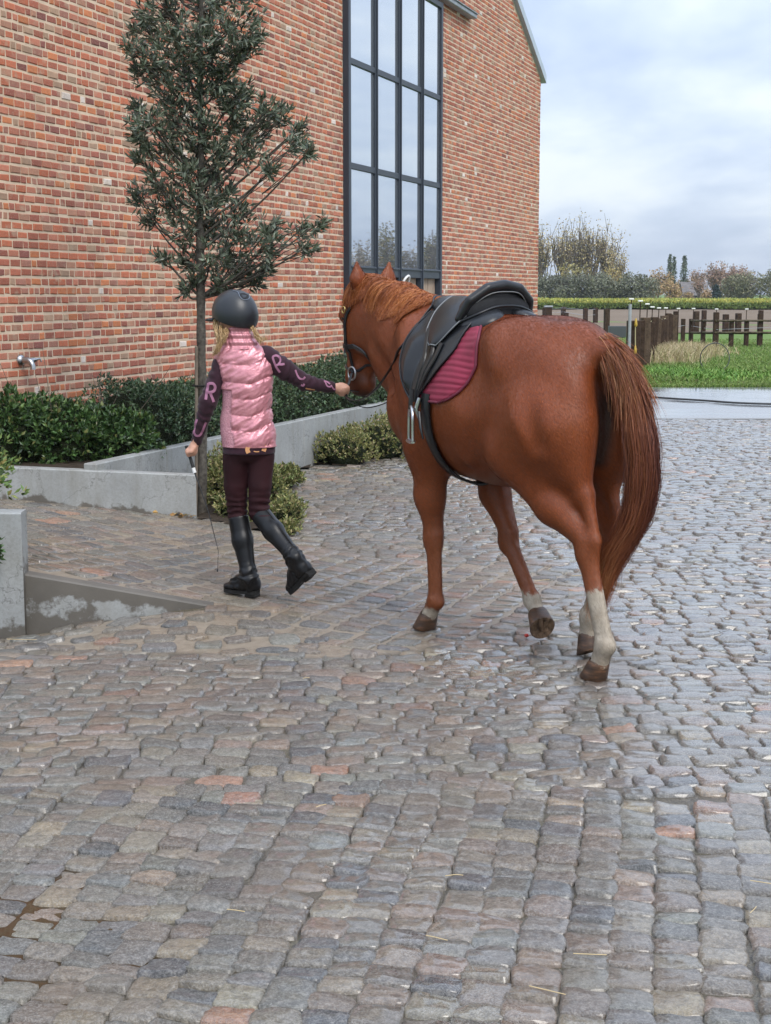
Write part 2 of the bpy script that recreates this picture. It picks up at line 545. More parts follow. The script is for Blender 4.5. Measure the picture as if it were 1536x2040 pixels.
def bed_mat():
    m, nt, b = mat_new('sand_joint'); n = N(nt); v = n.pos()
    big = n.noise(v, 1.3, 5.0, 0.6); fin = n.noise(v, 150.0, 3.0, 0.7); gr = n.noise(v, 26.0, 4.0, 0.6)
    zone = n.attr('beige', out='Fac')
    c = n.ramp(gr, [(0.3, (0.036, 0.029, 0.021)), (0.7, (0.088, 0.071, 0.051))])
    c = n.mix(n.ramp(big, [(0.4, 0.0), (0.7, 0.7)]), c, (0.085, 0.08, 0.05))
    c2 = n.ramp(gr, [(0.3, (0.19, 0.15, 0.11)), (0.7, (0.29, 0.235, 0.175))])
    c = n.mix(zone, c, c2)
    c = n.mix(n.ramp(fin, [(0.45, 0.0), (0.7, 0.5)]), c, (0.24, 0.205, 0.155))
    n.set(b.inputs['Base Color'], c)
    n.set(b.inputs['Roughness'], n.ramp(n.noise(v, 2.4, 4.0), [(0.38, 0.55), (0.6, 0.16)]))
    h = n.math('ADD', n.math('MULTIPLY', fin, 0.6), gr)
    n.set(b.inputs['Normal'], n.bump(h, 0.6, 0.008))
    return m
M_BED = bed_mat()

# zones of the paving, as polygons on the ground
def inpoly(x, y, poly):
    x = np.asarray(x); y = np.asarray(y); r = np.zeros(np.broadcast(x, y).shape, bool)
    for (x1, y1), (x2, y2) in zip(poly, np.roll(poly, -1, 0)):
        c = ((y1 > y) != (y2 > y)) & (x < (x2 - x1) * (y - y1) / (y2 - y1 + 1e-12) + x1)
        r ^= c
    return r
_A = [G(u, v)[:2] for u, v in ((820, 1292), (700, 1115))]
RAMP_POLY = np.array([(-5, 7.38), (-0.87, 7.36), (-0.35, 6.85), (0.05, 6.62), (0.62, 7.0), (1.05, 8.2), (0.95, 8.95), (-0.15, 9.05), (-0.7, 9.75), (-1.25, 10.40), (-5, 9.72)])
APRON_POLY = np.array([(-1.75, 7.28), (-0.87, 7.34), (-0.35, 6.87), (0.05, 6.62), (-0.3, 6.52), (-0.95, 6.62), (-1.55, 6.68), (-1.95, 6.95)])
BED_POLY = np.array([(-1.33, 10.42), (-0.62, 9.62), (-0.72, 10.6), (-0.85, 13.4), (-0.64, 14.1), (-0.35, 13.95), (0.3, 15.8), (0.9, 17.6), (0.7, 18.2), (-0.2, 15.9), (-.98, 13.6), (-1.80, 11.0), (-1.86, 10.72), (-1.34, 10.70)])

# the bed sheet (sand and mortar between the stones)
xs = np.concatenate([np.arange(-6, -3, 0.25), np.arange(-3, 3, 0.05), np.arange(3, 13.01, 0.25)])
ys = np.concatenate([np.arange(2.0, 12, 0.05), np.arange(12, 19.4, 0.2), [19.36]])
X, Y = np.meshgrid(xs, ys, indexing='ij')
BEIGE = (inpoly(X, Y, RAMP_POLY) | inpoly(X, Y, APRON_POLY)).astype(float)
BEIGE = np.maximum(BEIGE, 0.45 * smoothstep(8.5, 10.5, Y) * (1 - smoothstep(0.5, 2.5, X)))
Z = gz(X, Y) - np.where(BEIGE > 0.9, 0.003, np.where(Y < 4.7, 0.0135, 0.0120)) + 0.003 * vnoise(v3(X, Y), 9.0)
n0, n1 = X.shape
I, J = np.meshgrid(np.arange(n0 - 1), np.arange(n1 - 1), indexing='ij')
F = np.stack([I * n1 + J, (I + 1) * n1 + J, (I + 1) * n1 + J + 1, I * n1 + J + 1], -1).reshape(-1, 4)
yard = mesh_obj('cobbled_yard', np.stack([X, Y, Z], -1).reshape(-1, 3), F, M_BED, None, True, attrs={'beige': BEIGE.ravel()})
tag(yard, 'wet cobbled stable yard of grey and brown stone setts', kind='structure')

# ---- setts
PAL = .84 * np.array([1.05, 1.0, .90]) * np.array([(.185, .178, .155), (.150, .150, .145), (.225, .190, .142), (.235, .165, .120), (.190, .155, .118), (.070, .076, .088), (.285, .225, .145), (.190, .162, .128), (.155, .150, .130), (.37, .185, .105)])
PAL_W = np.array([.19, .13, .15, .12, .12, .07, .06, .11, .08, .022]); PAL_W = PAL_W / PAL_W.sum()
def stone_mesh(res, seed):
    """unit sett, top centre at the origin: domed, uneven top with rounded corners and a skirt"""
    r = np.random.default_rng(seed)
    t = np.array([-1, -.80, -.28, .28, .80, 1.0]) if res == 6 else np.array([-1, -.72, 0, .72, 1.0]); u, v = np.meshgrid(t, t, indexing='ij')
    k = 0.07 + 0.08 * r.random()                                   # round the square's corners
    x = u * (1 - k * v * v * np.abs(u)); y = v * (1 - k * u * u * np.abs(v))
    ed = np.maximum(np.abs(u), np.abs(v))
    pts = np.stack([x, y, np.full_like(x, seed * 3.7)], -1)
    x = x + 0.13 * vnoise(pts, 1.5, 2); y = y + 0.13 * vnoise(pts + 9.1, 1.5, 2)
    z = -0.36 * smoothstep(.78, 1.0, ed) * (0.5 + 0.5 * r.random()) + 0.22 * vnoise(pts, 1.2) + 0.22 * vnoise(pts, 3.0) + 0.12 * (r.random() - .5) * u + 0.12 * (r.random() - .5) * v
    V = np.stack([x * .5, y * .5, z], -1).reshape(-1, 3)
    i, j = np.meshgrid(np.arange(res - 1), np.arange(res - 1), indexing='ij')
    F = np.stack([i * res + j, (i + 1) * res + j, (i + 1) * res + j + 1, i * res + j + 1], -1).reshape(-1, 4)
    a = np.arange(res)
    ring = np.concatenate([a * res, (res - 1) * res + a[1:], (res - 2 - a[:res - 1]) * res + res - 1, (res - 2 - a[:res - 2])])
    low = V[ring] * np.array([1.07, 1.07, 1]) ; low[:, 2] = -3.2
    m = len(ring); b0 = len(V); k_ = np.arange(m)
    S = np.stack([ring[k_], b0 + k_, b0 + (k_ + 1) % m, ring[(k_ + 1) % m]], -1)
    return np.vstack([V, low]), np.vstack([F, S])
HI = [stone_mesh(6, s) for s in range(30)]
LO = [stone_mesh(5, 100 + s) for s in range(14)]
HI_ME = [raw_mesh('cobblestone', v * np.array([.1, .1, .02]), f, M_STONE_O, True) for v, f in HI]

def rows(origin, ang, length, nrow, pitch, stone, jit, along_first=True, bend=0.0, gap=0.009):
    """courses of setts: each row runs along ang, stones one after another"""
    out = []
    d = np.array([math.cos(ang), math.sin(ang)]); p = np.array([-d[1], d[0]])
    off = 0.0
    for r in range(nrow):
        s = -RNG.random() * stone
        wdt = pitch * (1 + 0.10 * (RNG.random() - .5))
        while s < length:
            L = stone * (0.72 + 0.55 * RNG.random())
            if RNG.random() < 0.06: L *= 1.35
            c = s + L / 2
            wob = bend * vnoise(np.array([c * 0.35, off * 0.35, 2.2]), 1.0) + 0.012 * vnoise(np.array([c * 2.1, r * 3.3, 5.0]), 1.0)
            q = np.asarray(origin) + d * c + p * (off + wdt / 2 + wob)
            out.append((q[0], q[1], L - gap * (.6 + .8 * RNG.random()), wdt + .010 - gap * (.6 + .8 * RNG.random()), ang + jit * (RNG.random() - .5)))
            s += L
        off += wdt
    return np.array(out)
def visible(q, mu=700, mv=160):
    p = np.stack([q[:, 0], q[:, 1], np.zeros(len(q))], -1); u, v = proj(p)
    return (u > -mu) & (u < 1536 + mu) & (v < 2040 + mv)
LINE_A = lambda x: 4.70 + 0.08 * np.sin(x * 2.1 + 1) + .05 * np.sin(x * 5.3) - 0.02 * x              # near field / transverse courses
ca = math.pi / 2 - R_(10)
near = rows((3.3, 2.0), ca, 3.8, 68, 0.112, 0.100, 0.18, bend=0.10, gap=0.002)
near = near[(near[:, 1] < LINE_A(near[:, 0]) + .02) & visible(near)]
mid = rows((-4.2, 4.55), R_(1.0), 11.5, 46, 0.098, 0.135, 0.15, bend=0.10, gap=0.000)
mid = mid[(mid[:, 1] >= LINE_A(mid[:, 0]) - .035) & (mid[:, 1] < 8.95)]
mid = mid[~inpoly(mid[:, 0], mid[:, 1], RAMP_POLY) & ~inpoly(mid[:, 0], mid[:, 1], APRON_POLY) & visible(mid)]
mid = mid[~((mid[:, 0] < -0.87) & (mid[:, 1] > 7.25))]
far = rows((-3.0, 8.95), R_(-2.0), 12.5, 132, 0.088, 0.15, 0.08, bend=0.06, gap=0.003)
far = far[(far[:, 1] >= 8.95) & (far[:, 1] < 19.3 - 0.02 * far[:, 0])]
far = far[~inpoly(far[:, 0], far[:, 1], RAMP_POLY) & ~inpoly(far[:, 0], far[:, 1], BED_POLY) & visible(far)]
WALLN = np.array([math.cos(R_(18.8)), -math.sin(R_(18.8))])
far = far[((far[:, :2] - np.array([-0.914, 13.42])) @ WALLN) > 0.08]
def ramp_rows():
    out = []
    d = np.array([math.sin(R_(22)), math.cos(R_(22))]); p = np.array([d[1], -d[0]])
    for r in range(-34, 30):
        wdt = 0.165; s = -3.5 - RNG.random() * .2
        while s < 5.5:
            L = 0.125 * (0.75 + 0.5 * RNG.random()); c = s + L / 2
            q = np.array([-0.6, 8.2]) + d * c + p * (r * wdt + 0.03 * vnoise(np.array([c * .6, r * .4, 3.])))
            out.append((q[0], q[1], L - .018 * (.6 + .9 * RNG.random()), wdt - .02 * (.6 + .8 * RNG.random()), math.pi / 2 - R_(22) + .08 * (RNG.random() - .5)))
            s += L
    return np.array(out)
ramp = ramp_rows()
ramp = ramp[~((ramp[:, 1] < 7.49) & (ramp[:, 0] < -.78))]
ramp = ramp[inpoly(ramp[:, 0], ramp[:, 1], RAMP_POLY) & visible(ramp, 260)]
# the apron: odd stones set wide apart in mortar
ap = []
for _ in range(900):
    q = np.array([RNG.uniform(-2, .1), RNG.uniform(6.45, 7.35)])
    if not inpoly(q[0], q[1], APRON_POLY): continue
    if q[1] > 7.27 and q[0] < -.87: continue
    L = RNG.uniform(.10, .17); W = L * RNG.uniform(.6, .95)
    if all(((q[0] - a[0]) / (L + a[2])) ** 2 + ((q[1] - a[1]) / (W + a[3] + .02)) ** 2 > .30 for a in ap):
        ap.append((q[0], q[1], L, W, RNG.uniform(-.5, .5)))
ap = np.array(ap)
def stone_tints(n, q):
    c = PAL[RNG.choice(len(PAL), n, p=PAL_W)] * RNG.uniform(.62, 1.38, (n, 1)) * RNG.uniform(.95, 1.05, (n, 3))
    return np.clip(c, 0.02, 1)
def place_single(q, tints, rough_h, parent, name='cobblestone', sink=0.0):
    for k in range(len(q)):
        x, y, L, W, a = q[k]
        o = bpy.data.objects.new(name, HI_ME[int(RNG.integers(len(HI_ME)))]); COL.objects.link(o); o.parent = parent
        z = float(gz(x, y)) - sink + rough_h * (RNG.random() - .5)
        gx = min(.25, max(-.25, float(gz(x + .05, y) - gz(x - .05, y)) / .1)); gy = min(.25, max(-.25, float(gz(x, y + .05) - gz(x, y - .05)) / .1))
        gx += .05 * RNG.normal(); gy += .05 * RNG.normal()
        M = Matrix.Translation((x, y, z)) @ Matrix(((1, 0, 0, 0), (0, 1, 0, 0), (gx, gy, 1, 0), (0, 0, 0, 1)))
        rot = a + (math.pi if RNG.random() < .5 else 0)
        o.matrix_basis = Matrix.LocRotScale((x, y, z), Vector((0, 0, 1)).rotation_difference(Vector((-gx, -gy, 1))) @ Matrix.Rotation(rot, 3, 'Z').to_quaternion(), (L * 10, W * 10, 1.0))
        o.color = (*tints[k], 1)
def place_joined(name, q, tints, lib, hgt, rough_h, parent, sink=0.0):
    Vs, Fs, Cs = [], [], []; base = 0
    which = RNG.integers(len(lib), size=len(q)); zc = gz(q[:, 0], q[:, 1]) - sink + rough_h * (RNG.random(len(q)) - .5)
    gx = (gz(q[:, 0] + .05, q[:, 1]) - gz(q[:, 0] - .05, q[:, 1])) / .1
    gy = (gz(q[:, 0], q[:, 1] + .05) - gz(q[:, 0], q[:, 1] - .05)) / .1
    gx = np.clip(gx, -.25, .25) + .04 * RNG.normal(size=len(q)); gy = np.where(np.abs(gy) > .25, 0, gy) + .04 * RNG.normal(size=len(q))
    for w in range(len(lib)):
        m = np.where(which == w)[0]
        if not len(m): continue
        v, f = lib[w]
        fl = np.where(RNG.random(len(m)) < .5, -1.0, 1.0)[:, None]
        lx = v[None, :, 0] * q[m, 2][:, None] * fl; ly = v[None, :, 1] * q[m, 3][:, None] * fl
        ca_, sa_ = np.cos(q[m, 4])[:, None], np.sin(q[m, 4])[:, None]
        dx = lx * ca_ - ly * sa_; dy = lx * sa_ + ly * ca_
        V = np.stack([q[m, 0][:, None] + dx, q[m, 1][:, None] + dy, zc[m][:, None] + v[None, :, 2] * hgt + gx[m][:, None] * dx + gy[m][:, None] * dy], -1)
        nv = len(v)
        Fs.append((f[None] + (base + np.arange(len(m)) * nv)[:, None, None]).reshape(-1, 4)); base += len(m) * nv
        Vs.append(V.reshape(-1, 3)); Cs.append(np.repeat(tints[m], nv, 0))
    o = mesh_obj(name, np.vstack(Vs), np.vstack(Fs), M_STONE_A, parent, True, col=np.vstack(Cs))
    return tag(o, kind='stuff')
def by_size(q):
    u, v = proj(np.stack([q[:, 0], q[:, 1], np.zeros(len(q))], -1))
    ins = (u > 10) & (u < 1526) & (v < 2030)
    return np.argsort(-(q[:, 2] * q[:, 3] / q[:, 1] ** 3 * np.where(ins, 1, .001)))
alln = near[by_size(near)]
place_single(alln[:300], stone_tints(300, alln), 0.010, yard)
rest = np.vstack([alln[300:], mid])
place_joined('cobblestones', rest, stone_tints(len(rest), rest), HI, 0.021, 0.011, yard)
t = stone_tints(len(far), far)
t = t * (1 + 0.28 * vnoise(v3(far[:, 0], far[:, 1]), 0.6))[:, None]
place_joined('distant_cobblestones', far, t, LO, 0.020, 0.010, yard)
tr = stone_tints(len(ramp), ramp) * np.array([1.04, .98, .92]) * .97
place_joined('ramp_cobblestones', ramp, tr, HI, 0.012, 0.006, yard, sink=-0.004)
ta = stone_tints(len(ap), ap); 
place_single(ap, ta * .95, 0.004, yard, name='apron_stone', sink=-0.011)

# ---- muddy puddle water between the stones, lower left
def water_mat(name, col, rough=0.03):
    m, nt, b = mat_new(name); n = N(nt); v = n.pos()
    b.inputs['Base Color'].default_value = (*col, 1); b.inputs['Roughness'].default_value = rough
    b.inputs['IOR'].default_value = 1.33
    n.set(b.inputs['Base Color'], n.ramp(n.noise(v, 6.0, 4.0), [(0.3, tuple(c * .8 for c in col)), (0.7, tuple(c * 1.25 for c in col))]))
    n.set(b.inputs['Normal'], n.bump(n.noise(v, 5.0, 2.0), 0.03, 0.01))
    return m
M_MUD = water_mat('muddy_water', (.050, .034, .019))
def blob_sheet(name, poly, z, mat, label):
    c = np.mean(poly, 0); p = spline(np.vstack([poly, poly[:1]]), 90)[:-1]
    V = np.vstack([np.column_stack([p, np.full(len(p), z)]), [[c[0], c[1], z]]])
    k = np.arange(len(p)); F = np.stack([k, (k + 1) % len(p), np.full(len(p), len(p))], -1)
    return tag(mesh_obj(name, V, F, mat), label, kind='structure')
blob_sheet('muddy_puddle', np.array([G(u, v)[:2] for u, v in ((-60, 1700), (130, 1700), (290, 1750), (340, 1830), (400, 1900), (370, 1985), (210, 2060), (40, 2090), (-120, 2080), (-160, 1850))]), -0.0205, M_MUD, 'shallow muddy brown puddle among the setts')

# ---- wet concrete slab beyond the setts
def slab_mat():
    m, nt, b = mat_new('wet_concrete'); n = N(nt); v = n.pos()
    w = n.noise(n.map(v, (0.6, 1.4, 1)), 0.55, 5.0, 0.6)
    n.set(b.inputs['Base Color'], n.ramp(w, [(0.3, (.30, .31, .32)), (0.7, (.20, .205, .21))]))
    n.set(b.inputs['Roughness'], n.ramp(w, [(0.34, 0.36), (0.50, 0.05)]))
    n.set(b.inputs['Normal'], n.bump(n.noise(v, 30.0, 4.0), 0.12, 0.004))
    return m
M_SLAB = slab_mat()
SV = [(-1.5, 19.32, .004), (14, 19.1, .004), (19, 25.6, .004), (2.0, 25.9, .004)]
mb = MB(); 
for a, b_ in ((19.32, 22.0), (22.03, 25.7)):
    mb.box((-2, a, -.25), (22, b_, .006), bev=.01)
slab = mb.build('concrete_slab', M_SLAB); tag(slab, 'wet reflective concrete slab at the edge of the cobbles', kind='structure')

# ================================================================== BRICK BUILDING
_d = _ray(1800, 583)
TH = math.atan2(_d[0], _d[1])
WD = np.array([math.sin(TH), math.cos(TH), 0.0]); WN = np.array([WD[1], -WD[0], 0.0])
WA = P(60, 583, 11.7); WA[2] = 0
WM = np.eye(4); WM[:3, 0] = WD; WM[:3, 1] = WN; WM[:3, 2] = (0, 0, 1); WM[:3, 3] = WA       # (along, out, up) -> world
def W(s, o, z): return WA + WD * s + WN * o + np.array([0, 0, z])
CORNER, EAVE, SLOPE = 17.16, 5.43, 0.475
S0, S1 = 6.93, 10.78                                                # window opening
WTOP = 5.60
PEAK = CORNER - 9.6
def rake(s): return EAVE + (np.minimum(CORNER - s, s - (2 * PEAK - CORNER))) * SLOPE
bld = empty('brick_building', W(CORNER / 2, 0, 0))
tag(bld, 'tall red brick barn gable with a grid of black framed windows', 'building')
bld_inv = Matrix.Translation(-Vector(W(CORNER / 2, 0, 0)))
def bpart(o, parent=bld):
    o.parent = parent
    if parent is bld: o.matrix_parent_inverse = bld_inv
    return o

def brick_mat(name, source):
    m, nt, b = mat_new(name); n = N(nt); v = n.pos()
    base = n.node('ShaderNodeObjectInfo').outputs['Color'] if source == 'object' else n.attr('tint')
    f = n.noise(v, 26.0, 5.0, 0.65); g = n.noise(v, 120.0, 3.0, 0.7)
    c = n.mix(n.ramp(f, [(0.36, 0.55), (0.6, 0.0)]), base, n.mix(0.4, base, (.14, .085, .065)))
    c = n.mix(n.ramp(g, [(0.52, 0.0), (0.72, 0.6)]), c, (.50, .36, .26))
    c = n.mix(n.ramp(n.noise(v, 9.0, 3.0), [(0.58, 0.0), (0.72, 0.5)]), c, (.46, .35, .25))
    n.set(b.inputs['Base Color'], c); b.inputs['Roughness'].default_value = 0.82
    b.inputs['Specular IOR Level'].default_value = 0.3
    n.set(b.inputs['Normal'], n.bump(n.math('ADD', f, n.math('MULTIPLY', g, 0.5)), 0.7, 0.004))
    return m
M_BRICK_O = brick_mat('old_brick_single', 'object'); M_BRICK_A = brick_mat('old_brick', 'attr')
M_MORTAR = simple('lime_mortar', (.62, .48, .35), 0.9, 0.2, nscale=5.0, namt=0.14, bump=0.5, bscale=70.0, bdist=0.004)

# backing wall with an opening for the window
mb = MB()
lo_s, hi_s = 2 * PEAK - CORNER, CORNER
def wall_poly(a, b, z0, z1f, thick=0.34):
    ss = np.linspace(a, b, max(2, int((b - a) / 0.8) + 1))
    if a < PEAK < b: ss = np.sort(np.append(ss, PEAK))
    top = np.array([z1f(s) for s in ss]); k = len(ss)
    V = []
    for o in (-0.0035, -thick):
        for z in (np.full(k, z0), top):
            V += [(s, o, zz) for s, zz in zip(ss, z)]
    V = np.array(V) @ WM[:3, :3].T + WM[:3, 3]
    F = []
    for i in range(k - 1):
        F.append((i, i + 1, k + i + 1, k + i)); F.append((2 * k + i + 1, 2 * k + i, 3 * k + i, 3 * k + i + 1))
        F.append((k + i, k + i + 1, 3 * k + i + 1, 3 * k + i))
    F.append((0, k, 3 * k, 2 * k)); F.append((k - 1, 3 * k - 1, 4 * k - 1, 2 * k - 1))
    mb.add(V, np.array(F)[:, ::-1])
wall_poly(lo_s, S0, -0.3, rake); wall_poly(S1, hi_s, -0.3, rake); wall_poly(S0, S1, WTOP, rake)
# the long side walls behind the gable
for s in (hi_s, lo_s):
    a, b_ = (s - .34, s) if s == hi_s else (s, s + .34)
    mb.box((a, -16, -.3), (b_, -.345, EAVE - 0.05), M=WM)
wall = bpart(mb.build('wall', M_MORTAR))

# bricks
CO = 0.0695
BP = np.array([1.0, .94, .97]) * np.array([(.34, .108, .062), (.42, .128, .062), (.29, .095, .062), (.36, .185, .115), (.47, .165, .065), (.20, .070, .055), (.35, .235, .150), (.31, .14, .095), (.58, .53, .45), (.42, .16, .095)])
BW = np.array([.24, .17, .10, .13, .07, .025, .055, .11, .012, .14]); BW /= BW.sum()
bl = []
z = -0.02; r = 0
while z < 7.4:
    s = -1.6 + RNG.random() * .1
    while s < CORNER - .02:
        k = RNG.random()
        L = .146 if k < .64 else (.077 if k < .93 else .112)
        L *= 1 + .05 * (RNG.random() - .5)
        e = min(s + L, CORNER)
        bl.append((s, e, z)); s = e
    z += CO; r += 1
bl = np.array(bl)
keep = (bl[:, 2] + CO < rake(bl[:, 1]) - .02) & (bl[:, 2] + CO < rake(bl[:, 0]) - .02)
inwin = (bl[:, 1] > S0) & (bl[:, 0] < S1) & (bl[:, 2] < WTOP)
cl = bl.copy()
cutl = inwin & (bl[:, 0] < S0 - .03); cutr = inwin & (bl[:, 1] > S1 + .03)
cl[cutl, 1] = S0; cl[cutr, 0] = S1
keep &= (~inwin) | cutl | cutr
pw = WA[None] + WD[None] * cl[:, :1] + np.array([0, 0, 1.0]) * cl[:, 2:3]
uu, vv = proj(pw)
keep &= (vv > -260) & (uu > -330)
cl = cl[keep]; uu = uu[keep]; vv = vv[keep]
nb = len(cl)
jx = .0048 + .002 * RNG.random((nb, 2)); jz = .0082 + .003 * RNG.random((nb, 2))
outd = RNG.uniform(-.001, .0045, nb)
tint = BP[RNG.choice(len(BP), nb, p=BW)] * RNG.uniform(.86, 1.24, (nb, 1)) * 1.08
B_LO = np.array([0., -.05, 0.]); unitV, unitF, unitF3 = bevel_box((0, -1, 0), (1, 0, 1), .06)
# 24-vertex bevelled bricks would be heavy: a five sided brick with a chamfered face
tv = np.array([(0, 0), (1, 0), (1, 1), (0, 1)], float)
def brick_verts(L, H, rnd):
    """rnd (n,4,2) jitter of the face corners"""
    n_ = len(L); ch = .006
    dim = np.stack([L, H], -1)[:, None]
    outer = tv[None] * dim
    inner = outer + (1 - 2 * tv[None]) * ch + rnd
    Vb = np.zeros((n_, 12, 3))
    Vb[:, 0:4, 0] = outer[..., 0]; Vb[:, 0:4, 2] = outer[..., 1]; Vb[:, 0:4, 1] = -.03
    mid_ = outer + rnd * .8
    Vb[:, 4:8, 0] = mid_[..., 0]; Vb[:, 4:8, 2] = mid_[..., 1]; Vb[:, 4:8, 1] = -.0045
    Vb[:, 8:12, 0] = inner[..., 0]; Vb[:, 8:12, 2] = inner[..., 1]; Vb[:, 8:12, 1] = 0
    return Vb
BF = []
for a in (0, 4):
    for i in range(4): BF.append((a + i, a + (i + 1) % 4, a + 4 + (i + 1) % 4, a + 4 + i))
BF.append((8, 9, 10, 11)); BF = np.array(BF)[:, ::-1]   # the wall frame is left-handed
Lb = cl[:, 1] - cl[:, 0] - jx.sum(1); Hb = CO - jz.sum(1)
order = np.argsort(-(Lb * Hb / (pw[keep][:, 1] ** 3)) * ((uu > 0) & (uu < 1070) & (vv > 0) & (vv < 780)))
single, rest_b = order[:300], order[300:]
BR_ME = {}
for i in single:
    key = (round(Lb[i] / .02), int(RNG.integers(5)))
    if key not in BR_ME:
        v_ = brick_verts(np.array([key[0] * .02]), np.array([.0515]), RNG.normal(0, .0022, (1, 4, 2)))[0]
        BR_ME[key] = raw_mesh('brick', v_, BF, M_BRICK_O)
    o = bpy.data.objects.new('brick', BR_ME[key]); COL.objects.link(o); o.parent = wall
    M = Matrix(WM.tolist()); M.translation = Vector(W(cl[i, 0] + jx[i, 0], outd[i], cl[i, 2] + jz[i, 0]))
    o.matrix_basis = M @ Matrix.Diagonal((Lb[i] / (key[0] * .02), 1, Hb[i] / .0515, 1)); o.color = (*tint[i], 1)
Vb = brick_verts(Lb[rest_b], Hb[rest_b], RNG.normal(0, .0022, (len(rest_b), 4, 2)))
Vb[..., 0] += (cl[rest_b, 0] + jx[rest_b, 0])[:, None]; Vb[..., 2] += (cl[rest_b, 2] + jz[rest_b, 0])[:, None]; Vb[..., 1] += outd[rest_b][:, None]
Vb = Vb @ WM[:3, :3].T + WM[:3, 3]
Fb = (BF[None] + (np.arange(len(rest_b)) * 12)[:, None, None]).reshape(-1, 4)
o = mesh_obj('brickwork', Vb.reshape(-1, 3), Fb, M_BRICK_A, None, False, col=np.repeat(tint[rest_b], 12, 0))
o.parent = wall; tag(o, kind='stuff')

# window
M_FRAME = simple('dark_grey_metal', (.030, .038, .052), 0.45, 0.5, nscale=3.0, namt=.08)
def glass_mat():
    m, nt, b = mat_new('coated_glass'); n = N(nt); v = n.pos()
    b.inputs['Base Color'].default_value = (.66, .70, .74, 1); b.inputs['Roughness'].default_value = 0.015
    b.inputs['IOR'].default_value = 1.6; b.inputs['Metallic'].default_value = .88
    n.set(b.inputs['Normal'], n.bump(n.noise(n.map(v, (1, 1, .6)), 1.1, 0.0), 0.06, 0.02))

    return m
M_GLASS = glass_mat()
M_PLANK = simple('grey_brown_boards', (.36, .26, .185), 0.65, 0.4, nscale=7.0, namt=.25)
win = bpart(empty('window'))
FO = 0.075                                                         # how far the frame stands proud
BARS = [1.86, 3.10, 4.31]
MULL = [7.94, 8.885, 9.85]
mb = MB()
mb.box((S0 - .005, -.10, .05), (S0 + .075, FO, WTOP + .012), M=WM, bev=.006)
mb.box((S1 - .075, -.10, .05), (S1 + .005, FO, WTOP + .012), M=WM, bev=.006)
mb.box((S0 + .07, -.095, WTOP - .07), (S1 - .07, FO - .003, WTOP + .01), M=WM, bev=.006)
o = bpart(mb.build('frame', M_FRAME), win)
for s in MULL:
    mb = MB(); mb.box((s - .042, -.09, .06), (s + .042, FO - .004, WTOP - .06), M=WM, bev=.008)
    mb.box((s - .012, FO - .006, .06), (s + .012, FO + .012, WTOP - .065), M=WM, bev=.004); bpart(mb.build('mullion', M_FRAME), win)
cols = [S0 + .075] + [x for s in MULL for x in (s - .042, s + .042)] + [S1 - .075]
cols = [(cols[0], cols[1]), (cols[2], cols[3]), (cols[4], cols[5]), (cols[6], cols[7])]
zs = BARS + [WTOP - .04]
for (a, b_) in cols:
    for i, zb in enumerate(BARS):
        hgt = .075 if i else .13
        mb = MB(); mb.box((a - .003, -.085, zb - hgt / 2), (b_ + .003, FO - .012, zb + hgt / 2), M=WM, bev=.006)
        if i == 0: mb.box((a, FO - .02, zb + .035), (b_, FO + .01, zb + .055), M=WM, bev=.004)
        bpart(mb.build('transom', M_FRAME), win)
    for i in range(3):
        z0, z1 = zs[i] + .02, zs[i + 1] - .02
        mb = MB(); mb.box((a - .01, FO - .065, z0), (b_ + .01, FO - .034, z1), M=WM)
        bpart(mb.build('pane', M_GLASS), win)
    for k in range(7):                                              # boards below the sill bar
        w_ = (b_ - a) / 7
        mb = MB(); mb.box((a + k * w_ + .003, -.05, .06), (a + (k + 1) * w_ - .003, -.01 + .004 * RNG.random(), BARS[0] - .06), M=WM, bev=.004)
        bpart(mb.build('board', M_PLANK), win)
    mb = MB(); mb.box((a - .01, -.085, .05), (b_ + .01, -.055, BARS[0] - .05), M=WM); bpart(mb.build('backing', M_FRAME), win)
# pale pull handle on the boards
M_WHITE = simple('white_plastic', (.75, .74, .72), 0.4)
hp = [W(9.0 + .11 * math.cos(a), FO + .02 + .05 * math.sin(a), 1.72 + .10 * math.sin(a)) for a in np.linspace(0, math.pi, 12)]
mb = MB(); mb.tube(hp, .016, 8); bpart(mb.build('handle', M_WHITE, None, True), win)

# zinc capped ledge above the window
M_ZINC = simple('weathered_zinc', (.26, .285, .31), 0.45, 0.5, nscale=6.0, namt=.22)
led = bpart(empty('ledge'))
a = S0 - .5
for k, e in enumerate(np.linspace(S0 + .2, 12.36, 7)):
    mb = MB(); mb.box((a + .004, .002, WTOP + .05), (e - .004, .13, WTOP + .115), M=WM, bev=.01)
    mb.box((a + .002, .0, WTOP + .112), (e - .002, .15, WTOP + .128), M=WM, bev=.004)
    bpart(mb.build('cover_strip', M_ZINC), led); a = e

